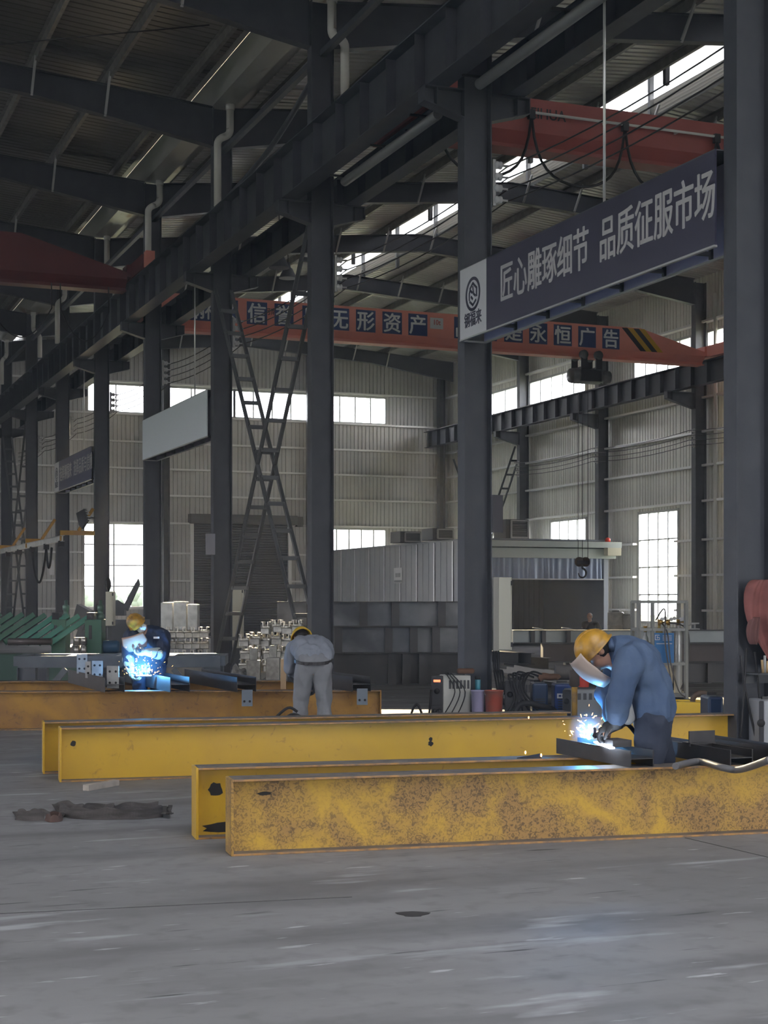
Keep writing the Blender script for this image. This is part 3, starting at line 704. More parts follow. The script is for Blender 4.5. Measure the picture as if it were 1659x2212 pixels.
# ---- ladder bracing in the column row and at the right wall
LB = mat('brace_steel', (0.11, 0.115, 0.12), 0.5)
def ladder_brace(lab, x, ya, yb_, zt, zb, w=0.34, m=LB):
    o = thing('ladder_bracing', lab, 'bracing', (x, (ya + yb_) / 2, zb))
    for p, q in (((ya, zt), (yb_, zb)), ((yb_, zt), (ya, zb))):
        for s in (-1, 1):
            mb = MB(); mb.bar((x + s * w / 2, p[0], p[1]), (x + s * w / 2, q[0], q[1]), 0.012, 0.065, up=(1, 0, 0)); mb.bar((x + s * (w / 2 - 0.03), p[0], p[1]), (x + s * (w / 2 - 0.03), q[0], q[1]), 0.065, 0.012, up=(1, 0, 0))
            mb.build('chord', m, o)
        L = math.hypot(p[0] - q[0], p[1] - q[1]); n = int(L / 0.62)
        for k in range(1, n):
            u = k / n; y, z = p[0] + (q[0] - p[0]) * u, p[1] + (q[1] - p[1]) * u
            mb = MB(); mb.box(x - w / 2, x + w / 2, y - 0.035, y + 0.035, z - 0.035, z + 0.035); mb.build('rung', m, o)
    return o
ladder_brace('tall crossed ladder-like bracing between two middle columns, behind the grey worker', XC, CY[3] - 0.13, CY[2] + 0.13, 7.75, 0.25)
ladder_brace('far crossed ladder-like bracing at the left edge', XC, CY[8] - 0.13, CY[7] + 0.13, 7.75, 0.25)
ladder_brace('crossed ladder-like bracing at the right wall above the fan box', XR - 0.1, RY[0] + 6 - 0.15, RY[0] + 0.13, 7.4, 0.3)
mb = MB(); mb.tube(smooth_path([(XC, 24.25, 10.34), (XC, 26.9, 9.75), (XC, 30.05, 9.5)], 8), 0.05, 8); tag(mb.build('sagging_brace', STEEL), 'dark sagging brace between column heads above the runway', 'brace')
p, q = onZ(0, 96, 11.60), onZ(452, 54, 11.35)
mb = MB(); mb.tube([p, q], 0.013, 6); tag(mb.build('roof_brace_rod', DARK), 'thin dark rod crossing under the left roof', 'rod')
# lamp conduit under the runway
for ya, yb2, lab in ((CY[1] - 5.4, CY[1] - 0.5, 'horizontal grey pipe under the runway beside the navy banner rod'), (CY[1] + 0.8, CY[2] - 1.6, 'horizontal grey pipe under the runway between the two front dark columns')):
    o = thing('runway_pipe', lab, 'pipe', (8.36, ya, 8.0))
    MB().tube([(8.36, ya, 8.02), (8.36, yb2, 8.02)], 0.07, 12).build('pipe', mat('grey_pipe', (0.2, 0.2, 0.2), 0.45), o)
    for y in (ya + 0.3, (ya + yb2) / 2, yb2 - 0.1):
        mb = MB(); mb.box(8.08, 8.45, y - 0.02, y + 0.02, 8.06, 8.085); mb.build('clamp', DARK, o)

# ---- bare conductor wires on insulators
def conductors(lab, x, ys, z, xo, zsag=0.12, m=None):
    o = thing('conductor_line', lab, 'wires', (x, ys[0], z), 'crane conductor lines')
    for k in range(4):
        zz = z - 0.15 * k; pts = []
        for y0, y1 in zip(ys, ys[1:]):
            for i in range(8):
                u = i / 8; pts.append((x, y0 + (y1 - y0) * u, zz - zsag * 4 * u * (1 - u)))
        pts.append((x, ys[-1], zz)); MB().tube(pts, 0.010, 6).build('wire', DARK, o)
    return o
def insulator(lab, x, y, z, s):
    o = thing('insulator_bracket', lab, 'insulator', (x, y, z - 0.5), 'insulator brackets for the crane wires')
    mb = MB(); mb.box(x - 0.02, x + 0.02, y - 0.03, y + 0.03, z - 0.53, z + 0.07); mb.build('bracket', BRACE, o)
    for k in range(4):
        zz = z - 0.15 * k
        MB().lathe((x, y - 0.02, zz), [(0.02, 0), (0.05, 0.02), (0.05, 0.05), (0.03, 0.06), (0.05, 0.07), (0.05, 0.1), (0.015, 0.12), (0.015, 0.2)], 12, (s, 0, 0)).build('insulator', mat('porcelain', (0.55, 0.55, 0.54), 0.25), o)
xi = XC + 0.23
for n, zt_ in ((1, 7.15), (2, 7.15), (3, 7.15), (4, 7.15), (5, 7.15), (6, 7.15), (7, 7.15)):
    insulator('four pale insulators on a bracket at the right side of the ' + nth(n) + ' middle column', xi, CY[n] - 0.08, zt_, 1)
conductors('four dark crane wires strung along the middle columns', xi + 0.2, [CY[n] - 0.08 for n in range(0, 9)], 7.15, 1)
for n in range(4): insulator('four insulators on a bracket on the ' + nth(n) + ' right-wall column from the back wall', XR - 0.23, RY[n] - 0.1, 6.75, -1)
conductors('four thin crane wires strung along the right-wall columns', XR - 0.43, [RY[n] - 0.1 for n in range(5)], 6.75, -1)

# ---- rolling door in the back wall
o = thing('door_1', 'dark closed roller door with pale side frames in the back wall', 'roller door', ((DOOR[0] + DOOR[1]) / 2, YB, 0)); o['kind'] = 'structure'
mb = MB(); z = 0.0; a, c = DOOR[0], DOOR[1]; dm = mat('roller_slats', (0.06, 0.066, 0.078), 0.45, 0.3)
while z < 4.8:
    mb.prism([(a, YB - 0.06, z), (a, YB - 0.09, z + 0.03), (a, YB - 0.09, z + 0.07), (a, YB - 0.06, z + 0.1)], (c - a, 0, 0)); z += 0.1
mb.box(a, c, YB - 0.06, YB - 0.05, 0, 4.85); mb.build('shutter_curtain', dm, o)
mb = MB(); mb.box(a - 0.1, a + 0.04, YB - 0.2, YB, 0, 4.75); mb.build('frame', GIRT, o)
mb = MB(); mb.box(c - 0.04, c + 0.1, YB - 0.2, YB, 0, 4.75); mb.build('frame', GIRT, o)
mb = MB(); mb.box(a - 0.15, c + 0.25, YB - 0.5, YB, 4.6, 4.98); mb.build('roller_box', mat('roller_box', (0.05, 0.053, 0.058), 0.5), o)
mb = MB(); mb.box(c + 0.25, c + 0.5, YB - 0.45, YB - 0.1, 4.55, 4.95); mb.build('motor', DARK, o)

# ---- hand-made jib rail along the columns on the left
YA = mat('arm_yellow', (0.50, 0.27, 0.03), 0.5, col2=(0.40, 0.2, 0.03), scale=4)
zr_ = 3.27
for n in (5, 6, 7):
    o = thing('cable_rail_bracket', 'yellow bracket arm on the ' + nth(n) + ' middle column, carrying the white rail', 'bracket', (XC, CY[n], 3.2), 'yellow bracket arms')
    y = CY[n]
    mb = MB(); mb.box(7.40, XC - 0.195, y - 0.05, y + 0.05, zr_ + 0.02, zr_ + 0.14); mb.build('arm', YA, o)
    mb = MB(); mb.bar((7.9, y, zr_ + 0.14), (XC - 0.23, y, zr_ + 0.75), 0.08, 0.08); mb.build('stay', YA, o)
    mb = MB(); mb.box(7.40, 7.48, y - 0.06, y + 0.06, zr_ - 0.14, zr_ + 0.02); mb.build('hanger', YA, o)
o = thing('cable_rail', 'white overhead cable rail under the yellow arms at the far left', 'rail', (7.44, 50, zr_ - 0.2))
MB().hsec((7.44, CY[5] - 0.2, zr_ - 0.08), (7.44, YB - 0.5, zr_ - 0.08), 0.16, 0.1, 0.008, 0.01).build('rail', mat('rail_white', (0.66, 0.66, 0.63), 0.45, col2=(0.5, 0.5, 0.47), scale=3), o)
ty = [onX(px, 1190, 7.44).y for px in (132, 100, 70, 42, 17)]
for i, y in enumerate(ty):
    mb = MB(); mb.box(7.37, 7.51, y - 0.09, y + 0.09, zr_ - 0.3, zr_ - 0.14); mb.build('trolley', DARK, o)
for i, (ya, yb2, sag) in enumerate(((ty[0] + 1.5, ty[1], 0.55), (ty[1], ty[2], 0.95))):
    MB().tube([(7.44, ya + (yb2 - ya) * j / 14, zr_ - 0.28 - sag * (1 - (2 * j / 14 - 1) ** 2)) for j in range(15)], 0.035, 8).build('cable_loop', BLACK, o)
# floodlight on the sixth column
fp = onY(178, 1118, CY[5] - 0.1)
o = thing('floodlight', 'black tilted floodlight with a finned back on a middle column', 'floodlight', fp)
d = Vector((-0.8, -0.25, -0.55)).normalized(); upv = Vector((-0.5, 0, 0.85))
MB().prism([fp + CR * a + UP * b for a, b in ((-0.17, 0.12), (0.05, 0.24), (0.16, -0.02), (-0.02, -0.3), (-0.1, -0.2))], CF * 0.3).build('lamp_body', DARK, o)
mb = MB()
for k in range(6):
    c = fp + CR * (0.06 + 0.035 * k) + UP * (0.25 - 0.075 * k) + CF * 0.15; mb.box8(c, CR * 0.05, CF * 0.15, UP * 0.012)
mb.build('cooling_fins', BRACE, o)
mb = MB(); mb.bar(fp + CF * 0.15 + CR * 0.12, Vector((XC - 0.15, CY[5] - 0.05, fp.z)), 0.04, 0.04); mb.build('mounting_arm', DARK, o)
# pendant lamps in the right bay
for i, (px, py, Y) in enumerate(((603, 566, 36.5), (622, 590, 42.0))):
    p = onY(px, py, Y)
    o = thing('pendant_lamp', ('nearer' if i == 0 else 'farther') + ' dark bell pendant lamp under the right roof, between two middle columns', 'lamp', p)
    MB().lathe(p, [(0.26, -0.15), (0.24, -0.1), (0.13, 0.12), (0.08, 0.16), (0.07, 0.3), (0.02, 0.32)], 18).build('shade', STEEL2, o)
    MB().tube([p + UP * 0.3, Vector((p.x, p.y, rafter_z(p.x) + 0.24))], 0.012, 6).build('cord', DARK, o)
# notices
def sheet(name, lab, px0, py0, px1, py1, Y, m, cat='notice', th=0.03):
    a, b = onY(px0, py1, Y), onY(px1, py0, Y); mb = MB(); mb.box(a.x, b.x, Y - th, Y, a.z, b.z); return tag(mb.build(name, m), lab, cat)
sheet('wall_notice', 'small grey notice fixed to the column left of the ladder bracing', 444, 1153, 464, 1198, CY[3] - 0.11, mat('notice_grey', (0.22, 0.22, 0.26), 0.5))
sheet('wall_notice', 'pale sheet hung on the seventh middle column under the cable loops', 106, 1210, 117, 1242, CY[6] - 0.13, SIGNW)
sheet('wall_notice', 'dark noticeboard fixed on the far side of the cabinet column', 1061, 1070, 1083, 1150, CY[1] + 0.3, mat('board_dark', (0.07, 0.065, 0.075), 0.5), 'noticeboard', 0.05)
# right wall downpipe
o = thing('downpipe', 'grey rainwater pipe beside the right-wall column with insulators', 'pipe', (XR + 0.1, RY[2] - 0.75, 0))
MB().tube([(XR + 0.1, RY[2] - 0.75, 0.1), (XR + 0.1, RY[2] - 0.75, 10.9)], 0.06, 10).build('pipe', PVC, o)
# ================================================================ STEELWORK ON THE FLOOR
def stained(name, col, col_b, stain, s1=3.0, s2=14.0, amt=(0.42, 0.62), amt2=(0.60, 0.72), rough=0.45):
    """paint with broad dull patches and fine dark scabs"""
    m = bpy.data.materials.new(name); m.use_nodes = True; t = m.node_tree; b = t.nodes['Principled BSDF']; co = t.nodes.new('ShaderNodeTexCoord')
    def nzz(s, d, w=0.0):
        n = t.nodes.new('ShaderNodeTexNoise'); n.inputs['Scale'].default_value = s; n.inputs['Detail'].default_value = d; n.inputs['Distortion'].default_value = w
        t.links.new(co.outputs['Object'], n.inputs['Vector']); return n.outputs['Fac']
    def rmp(src, p0, p1):
        r = t.nodes.new('ShaderNodeMapRange'); r.inputs['From Min'].default_value = p0; r.inputs['From Max'].default_value = p1; t.links.new(src, r.inputs['Value']); return r.outputs[0]
    def mx(a, c, f):
        x = t.nodes.new('ShaderNodeMix'); x.data_type = 'RGBA'; t.links.new(f, x.inputs[0])
        for i, v in ((6, a), (7, c)):
            if isinstance(v, tuple): x.inputs[i].default_value = (*v, 1)
            else: t.links.new(v, x.inputs[i])
        return x.outputs[2]
    mul = t.nodes.new('ShaderNodeMath'); mul.operation = 'MULTIPLY'
    broad = rmp(nzz(s1, 6, 0.6), *amt); fine = rmp(nzz(s2, 8, 1.5), *amt2)
    c = mx(col, col_b, broad)
    add = t.nodes.new('ShaderNodeMath'); add.operation = 'MULTIPLY_ADD'; t.links.new(broad, add.inputs[0]); add.inputs[1].default_value = 0.75; add.inputs[2].default_value = 0.12
    t.links.new(fine, mul.inputs[0]); t.links.new(add.outputs[0], mul.inputs[1])
    c = mx(c, stain, mul.outputs[0]); t.links.new(c, b.inputs['Base Color']); b.inputs['Roughness'].default_value = rough
    MATS[name] = m; return m
YEL = stained('yellow_paint', (0.62, 0.37, 0.022), (0.54, 0.315, 0.028), (0.22, 0.12, 0.03), 1.5, 9.0, (0.35, 0.7), (0.62, 0.74))
YELW = stained('yellow_paint_scabbed', (0.55, 0.33, 0.032), (0.34, 0.19, 0.05), (0.10, 0.06, 0.024), 3.2, 42.0, (0.37, 0.58), (0.48, 0.59), 0.55)
ORAW = stained('orange_paint_dirty', (0.40, 0.205, 0.028), (0.25, 0.12, 0.03), (0.14, 0.07, 0.03), 2.2, 11.0, (0.38, 0.66), (0.56, 0.68), 0.55)
FLG = mat('scuffed_flange_top', (0.12, 0.105, 0.095), 0.55, 0.1, col2=(0.20, 0.17, 0.14), scale=9, bump=0.1)
EDGE = mat('bare_edge_orange', (0.42, 0.22, 0.07), 0.5, col2=(0.2, 0.13, 0.08), scale=18)
BURN = mat('burn_mark', (0.02, 0.018, 0.016), 0.8)
pA, pB = onZ(505, 1850), onZ(1659, 1801)
uB = (pB - pA).normalized(); nB = Vector((-uB.y, uB.x, 0))             # along the girders / away from the camera
HG_, WG_ = 0.45, 0.21
def girder(name, lab, near, L, paint, h=HG_, w=WG_, endplate=True, end2=False, u=None, ztop=None, z0=0.0, flange=None, stiff=(), stm=None, stw=0.006):
    """I-girder standing on its flange; near = floor point of the camera-side left bottom corner"""
    u = u or uB; n = Vector((-u.y, u.x, 0)); tf = 0.014; near = Vector((near.x, near.y, z0)); c0 = near + n * w / 2
    o = thing(name, lab, 'girder', c0 + u * L / 2, 'steel girders'); o['kind'] = 'thing'
    MB().box8(c0 + u * L / 2 + UP * h / 2, u * L / 2, n * 0.006, UP * (h / 2 - tf)).build('web', paint, o)
    for z, nm in ((tf / 2, 'bottom_flange'), (h - tf / 2, 'top_flange')):
        mb = MB(); mb.box8(c0 + u * L / 2 + UP * z, u * L / 2, n * w / 2, UP * tf / 2); fo = mb.build(nm, flange or FLG, o, bevel=0.002)
        if flange is None:
            fo.data.materials.append(EDGE)
            for pl_ in fo.data.polygons: pl_.material_index = 1 if abs(pl_.normal.z) < 0.3 else 0
    ends = ([0.0] if endplate else []) + ([L] if end2 else [])
    for e in ends:
        mb = MB(); mb.box8(c0 + u * (e + (-0.008 if e == 0 else 0.008)) + UP * h / 2, u * 0.008, n * w / 2, UP * h / 2); mb.build('end_plate', paint, o, bevel=0.002)
    for s in stiff:
        mb = MB()
        for k in (-1, 1): mb.box8(c0 + u * s + n * k * (w / 4) + UP * h / 2, u * stw, n * (w / 4 - 0.004), UP * (h / 2 - tf))
        mb.build('stiffener', stm or paint, o)
    return o, c0
gA, cA = girder('steel_girder', 'nearest yellow girder, scabby paint, lying in the foreground right of centre', pA, 5.2, YELW)
gA2, cA2 = girder('steel_girder', 'yellow girder with a scorched end just behind the nearest scabby one', onZ(429, 1814), 5.8, YEL)
pB1 = onZ(133, 1690); pB2 = onZ(97, 1672)
gB1, cB1 = girder('steel_girder', 'long clean yellow girder with one hole near its left end', pB1, (onZ(1540, 1636) - pB1).dot(uB), YEL)
gB2, cB2 = girder('steel_girder', 'yellow girder close behind the long clean one, only ends and top edge showing', pB2, (onZ(1262, 1648) - pB2).dot(uB), YEL)
pCr = onZ(821, 1574); pCl = onZ(0, 1578)
uC = (pCr - pCl).normalized()
gC, cC = girder('steel_girder', 'dirty orange girder across the left, dark workpieces lying on it', pCr - uC * 7.2, 7.2, ORAW, u=uC, endplate=False, end2=True)
nC = Vector((-uC.y, uC.x, 0))
gC2, _ = girder('steel_girder', 'second dirty orange girder behind the first, under the far ends of workpieces', pCr - uC * 7.0 + nC * 2.3, 6.2, ORAW, u=uC)
def spot(parent, c0, u, s, z, r, m=BURN, w=WG_, sq=1.0):
    n = Vector((-u.y, u.x, 0)); mb = MB(); c = c0 + u * s - n * 0.0065 + UP * z; pts = []
    for k in range(14):
        a = 2 * math.pi * k / 14; rr = r * (0.75 + 0.4 * rnd.random()); pts.append(c + u * rr * math.cos(a) * sq + UP * rr * math.sin(a))
    mb.prism(pts, -n * 0.001); o = mb.build('burn_mark', m, parent); return o
spot(gA2, cA2, uB, 0.12, 0.30, 0.05); spot(gA2, cA2, uB, 0.16, 0.055, 0.035, sq=3.5); spot(gB1, cB1, uB, 0.10, 0.31, 0.026); spot(gB1, cB1, uB, 3.21, 0.235, 0.024); spot(gB1, cB1, uB, 3.21, 0.275, 0.018)
spot(gA, cA, uB, 0.20, 0.35, 0.012, sq=4.0)

# ---- dark H-section workpieces lying across the girders (webs level)
WORKM = mat('workpiece_steel', (0.026, 0.026, 0.029), 0.45, 0.2, col2=(0.038, 0.036, 0.037), scale=6)
PLATE = mat('plate_grey', (0.34, 0.34, 0.33), 0.45, 0.3, col2=(0.26, 0.26, 0.255), scale=8)
PLATEB = mat('plate_bluegrey', (0.17, 0.20, 0.235), 0.45, 0.2)
HOLE = mat('bolt_hole', (0.012, 0.012, 0.012), 0.9)
VY = Vector((0, 1, 0)); VX = Vector((1, 0, 0))
def workpiece(lab, p, L, d=VY, hw=0.165, fw=0.105, group='workpieces', m=WORKM):
    """p = point under the middle of the near end"""
    d = Vector(d).normalized(); o = thing('steel_workpiece', lab, 'workpiece', p, group); s = UP.cross(d).normalized(); c = Vector(p) + UP * fw / 2
    mb = MB(); mb.box8(c + d * L / 2, d * L / 2, s * (hw / 2 - 0.004), UP * 0.003); mb.build('web', m, o)
    for k in (-1, 1):
        mb = MB(); mb.box8(c + d * L / 2 + s * k * hw / 2, d * L / 2, s * 0.004, UP * fw / 2); mb.build('flange', m, o, bevel=0.001)
    return o
def holed_plate(o, c, ax, up, w, h, m, holes=((-0.25, -0.25), (0.25, -0.25), (-0.25, 0.25), (0.25, 0.25)), th=0.012, r=0.014):
    ax = Vector(ax).normalized(); up = Vector(up).normalized(); n = ax.cross(up); c = Vector(c)
    p = MB().box8(c, ax * w / 2, up * h / 2, n * th / 2).build('gusset_plate', m, o, bevel=0.002)
    for a, b in holes:
        q = c + ax * a * w + up * b * h
        MB().lathe(q, [(r, -th / 2 - 0.001), (r, th / 2 + 0.001)], 10, n).build('bolt_hole', HOLE, p)
zt = HG_ + 0.001
wp1p = onZ(1387, 1657, zt); wp1 = workpiece('dark workpiece being welded, lying across the two nearest yellow girders', wp1p, 0.98)
holed = wp1p + VY * 0.30 + UP * 0.105
mb = MB(); mb.box8(wp1p + VY * 0.35 + UP * 0.125 + VX * 0.01, VX * 0.07, VY * 0.09, UP * 0.022); mb.build('welded_bracket', WORKM, wp1)
wp2 = workpiece('dark workpiece lying across the nearest yellow girders near the right edge', onZ(1602, 1655, zt), 1.0)
mb = MB(); c = onZ(1602, 1655, zt) + VY * 0.45 + UP * 0.14; mb.box8(c, VX * 0.1, VY * 0.004, UP * 0.05); mb.box8(c + VY * 0.03 - UP * 0.03, VX * 0.1, VY * 0.05, UP * 0.004); mb.build('welded_bracket', WORKM, wp2)
wp3 = workpiece('dark workpiece running out of the picture at the right edge', onZ(1690, 1648, zt), 0.95)
wn_ = 0
for pxm, lab, L, pl in ((239, 'dark workpiece with pierced grey plates, leftmost on the orange girder', 2.3, 1), (383, 'dark workpiece under the left welder, next after the one with three plates', 2.5, 2),
                        (530, 'dark workpiece on the orange girder below the wrapped fittings, plate hanging in front', 2.4, 3), (786, 'dark workpiece at the right end of the orange girder, plate hanging in front', 2.4, 4)):
    t_ = onZ(pxm, 1500, zt)
    # put the near end just over the camera-side edge of the orange girder
    s = (t_ - cC).dot(uC); P = cC + uC * s; P = Vector((P.x, P.y, zt)) - nC * 0.34
    w = workpiece(lab, P, L, hw=0.225, fw=0.17, group='workpieces on the orange girder')
    if pl == 1:
        holed_plate(w, P + VY * 0.10 + UP * 0.17, CR, UP, 0.14, 0.26, PLATE); holed_plate(w, P + VY * 0.9 + UP * 0.22 - VX * 0.02, CR, UP, 0.13, 0.22, PLATE); holed_plate(w, P + VY * 1.0 + UP * 0.22 - VX * 0.11, CR, UP, 0.07, 0.2, PLATE, ((0, 0.2), (0, -0.2)))
        holed_plate(w, P + VY * 1.55 + UP * 0.27 - VX * 0.08, CR, UP, 0.13, 0.24, PLATE)
    if pl == 2: holed_plate(w, P + VY * 1.2 + UP * 0.2 - VX * 0.12, CR, UP, 0.10, 0.14, PLATE)
    if pl in (3, 4): holed_plate(w, P - VY * 0.02 - UP * (0.07 if pl == 3 else 0.06), CR, UP, 0.125, 0.19, PLATEB, ((-0.25, -0.2), (0.25, -0.2)))

# ---- blue-grey steel trestle table
TB = mat('table_bluegrey', (0.075, 0.098, 0.125), 0.45, 0.1, col2=(0.095, 0.118, 0.145), scale=5)
tl = onZ(40, 1298 + 3340 * 1.5 / 21.4); tl = Vector((tl.x, tl.y, 0)); Lt, Wt, Ht = 2.78, 1.0, 0.735
o = thing('steel_table', 'blue-grey steel trestle table with an open frame top, behind the orange girder', 'table', tl + uC * Lt / 2 + nC * Wt / 2)
mb = MB()
for k in (0, 1): mb.bar(tl + nC * Wt * k + UP * (Ht - 0.08), tl + nC * Wt * k + uC * Lt + UP * (Ht - 0.08), 0.09, 0.16)
for k in range(5): mb.bar(tl + uC * Lt * k / 4 + UP * (Ht - 0.07), tl + uC * Lt * k / 4 + nC * Wt + UP * (Ht - 0.07), 0.14 if k % 2 == 0 else 0.1, 0.139)
mb.build('frame_top', TB, o)
for i in (0, 1):
    for k in (0, 1):
        c = tl + uC * (0.12 + (Lt - 0.24) * i) + nC * Wt * k
        mb = MB(); mb.box8(c + UP * (Ht - 0.16) / 2, uC * 0.13, nC * 0.01, UP * (Ht - 0.16) / 2); mb.box8(c + UP * (Ht - 0.16) / 2 + uC * 0.12, uC * 0.006, nC * 0.09, UP * (Ht - 0.16) / 2); mb.box8(c + UP * (Ht - 0.16) / 2 - uC * 0.12, uC * 0.006, nC * 0.09, UP * (Ht - 0.16) / 2)
        mb.build('leg', TB, o)
    s = 1 if i == 0 else -1; c = tl + uC * (0.25 + (Lt - 0.5) * i)
    mb = MB(); mb.bar(c + UP * 0.08, c + uC * s * 0.4 + UP * (Ht - 0.18), 0.08, 0.08); mb.build('diagonal_brace', TB, o)

# ---- green roller machine at the left
GRN = mat('machine_green', (0.035, 0.115, 0.075), 0.45, col2=(0.05, 0.14, 0.09), scale=3)
GRNL = mat('bar_green', (0.06, 0.24, 0.17), 0.45, col2=(0.05, 0.19, 0.14), scale=2)
Dg = 27.0; gp = lambda px, py, D=Dg: atD(px, py, D)
base = gp(90, 1298 + 3340 * 1.5 / Dg); base.z = 0
o = thing('roller_machine', 'green steel machine with slanting bars and two square posts, left of the welder in navy', 'machine', base)
for i in range(9):
    x0 = -88 + i * 24.5; a = gp(x0, 1386 + 0.6 * i, Dg - 0.5 + 0.02 * i); b_ = a + CR * 0.62 + UP * 0.47 + CF * 0.35
    mb = MB(); mb.bar(a, b_, 0.085, 0.10, up=CF); mb.build('slanting_bar', GRNL if i > 4 else GRN, o)
for pa, pb_, pt_ in ((116, 147, 1338), (188, 224, 1338)):
    a, b_ = gp(pa, 1400), gp(pb_, pt_); w = (b_ - a).dot(CR); c = (a + b_) / 2; zt_ = b_.z
    mb = MB(); mb.box8(Vector((c.x, c.y, zt_ / 2)), CR * w / 2, CF * 0.2, UP * zt_ / 2); mb.build('post', GRN, o, bevel=0.01)
    mb = MB(); mb.box8(Vector((c.x, c.y, zt_ - 0.22)) - CF * 0.203 - CR * 0.05, CR * 0.025, CF * 0.005, UP * 0.12); mb.build('slot', DARK, o)
    mb = MB(); cc = Vector((c.x, c.y, zt_ + 0.06)) - CR * 0.06; mb.box8(cc, CR * 0.06, CF * 0.16, UP * 0.06); mb.box8(cc - CF * 0.161, CR * 0.045, CF * 0.001, UP * 0.045); mb.build('square_tube', DARK, o)
    MB().lathe(Vector((c.x, c.y, zt_)) + CR * 0.09, [(0.07, 0), (0.07, 0.08), (0.045, 0.1), (0.045, 0.16), (0.06, 0.17), (0.06, 0.24), (0.03, 0.26), (0.03, 0.33), (0.012, 0.34)], 12).build('screw_jack', mat('worn_green', (0.12, 0.2, 0.16), 0.35, 0.5), o)
a, b_ = gp(-60, 1408), gp(225, 1408); mb = MB(); mb.box8(Vector((a + (b_ - a) / 2).to_2d().to_3d()) + UP * 0.3, (b_ - a) / 2, CF * 0.35, UP * 0.28); mb.build('bed', mat('bed_green', (0.03, 0.075, 0.055), 0.5), o)
MB().tube([gp(18, 1386, Dg - 0.6), gp(112, 1386, Dg - 0.6)], 0.06, 12).build('long_roller', mat('roller_brown', (0.10, 0.085, 0.08), 0.4, 0.4), o)
for k, px in enumerate((166, 181)):
    p = gp(px, 1388, Dg - 0.3); MB().lathe(Vector((p.x, p.y, 0.56)), [(0.055, 0), (0.055, 0.16), (0.03, 0.17), (0.06, 0.18), (0.06, 0.3), (0.05, 0.31)], 14).build('upright_roller', mat('bright_roller', (0.35, 0.34, 0.32), 0.25, 0.8), o)
p = gp(239, 1380); o = tag(MB().lathe(Vector((p.x, p.y, 0.70)) - CR * 0.1, [(0.02, -0.06), (0.10, -0.05), (0.11, 0.0), (0.11, 0.22), (0.09, 0.25), (0.03, 0.26)], 16, CR).build('electric_motor', mat('motor_blue', (0.03, 0.085, 0.16), 0.45)), 'small blue electric motor beside the green machine', 'motor')
mb = MB(); mb.box8(Vector((p.x, p.y, 0.295)), CR * 0.2, CF * 0.2, UP * 0.293); tag(mb.build('motor_stand', STEEL2), 'low grey stand under the blue electric motor', 'stand')
# offcuts propped behind it
def propped(lab, px0, py0, px1, py1, D, w, m=STEEL, h=0.2):
    a, b_ = atD(px0, py0, D), atD(px1, py1, D); mb = MB(); mb.hsec(a, b_, h, w, 0.012, 0.014, up=CF); return tag(mb.build('steel_offcut', m), lab, 'steel offcut', 'propped steel offcuts')
def box_at(name, lab, cat, px0, py0, px1, py1, D, depth, m, bevel=0.01, floor=False, parent=None, rot=0.0):
    """box whose camera-side face spans the two picture points at depth D"""
    a, b_ = atD(px0, py1, D), atD(px1, py0, D); w = (b_ - a).dot(CR); c = (a + b_) / 2 + CF * depth / 2; z0 = 0.0 if floor else a.z; z1 = b_.z
    r, f = CR, CF
    if rot: r = Matrix.Rotation(rot, 3, 'Z') @ CR; f = Matrix.Rotation(rot, 3, 'Z') @ CF
    mb = MB(); mb.box8(Vector((c.x, c.y, (z0 + z1) / 2)), r * w / 2, f * depth / 2, UP * (z1 - z0) / 2)
    if parent is not None: return mb.build(name, m, parent, bevel)
    return tag(mb.build(name, m, None, bevel), lab, cat)
base_m = mat('machine_frame_grey', (0.07, 0.075, 0.08), 0.5)
o = thing('drilling_machine', 'dark machine with slanting arms in front of the lower left window', 'machine', onZ(265, 1298 + 5010 / 33.0))
dm_ = lambda px, py: atD(px, py, 33.0)
for nm, pts_, d_ in (('tilted_head', [(153, 1352), (166, 1305), (194, 1320), (176, 1366)], 0.5), ('arm', [(264, 1312), (298, 1250), (301, 1262), (275, 1320)], 0.12), ('shoulder', [(245, 1315), (250, 1296), (268, 1308), (268, 1330), (250, 1330)], 0.3), ('leg', [(168, 1360), (180, 1364), (166, 1400), (154, 1400)], 0.3), ('leg', [(176, 1362), (188, 1366), (186, 1400), (174, 1400)], 0.3)):
    MB().prism([dm_(*q) for q in pts_], CF * d_).build(nm, base_m, o)
MB().lathe(dm_(234, 1262), [(0.02, -0.06), (0.07, -0.05), (0.16, -0.01), (0.16, 0.01), (0.07, 0.05)], 16, CR).build('hand_wheel', DARK, o)
mb = MB(); c = dm_(270, 1375); mb.box8(Vector((c.x, c.y, 0.55)) + CF * 0.4, CR * 0.42, CF * 0.35, UP * 0.55); mb.build('bed', base_m, o)
mb = MB(); c = dm_(172, 1400); mb.box8(Vector((c.x, c.y, 0.25)) + CF * 0.3, CR * 0.35, CF * 0.35, UP * 0.25); mb.build('pedestal', base_m, o)
BEIGE = mat('cabinet_beige', (0.50, 0.49, 0.40), 0.45)
def cabinet(name, lab, px0, py0, px1, py1, D, depth, mk=BEIGE):
    o = thing(name, lab, 'electrical cabinet', atD((px0 + px1) / 2, py1, D))
    box_at('body', '', '', px0, py0, px1, py1, D, depth, mk, 0.008, parent=o)
    box_at('door', '', '', px0 + 1.5, py0 + 2, px1 - 2, py1 - 2, D - 0.012, 0.012, mk, 0.003, parent=o)
    mb = MB()
    for f in (0.08, 0.92): p = atD(px1 - 0.5, py0 + (py1 - py0) * f, D - 0.02); mb.box8(p, CR * 0.012, CF * 0.012, UP * 0.03)
    mb.build('hinge', DARK, o); return o
cabinet('electrical_cabinet', 'narrow beige cabinet left of the welder in navy', 228, 1278, 244, 1352, 30.5, 0.3)
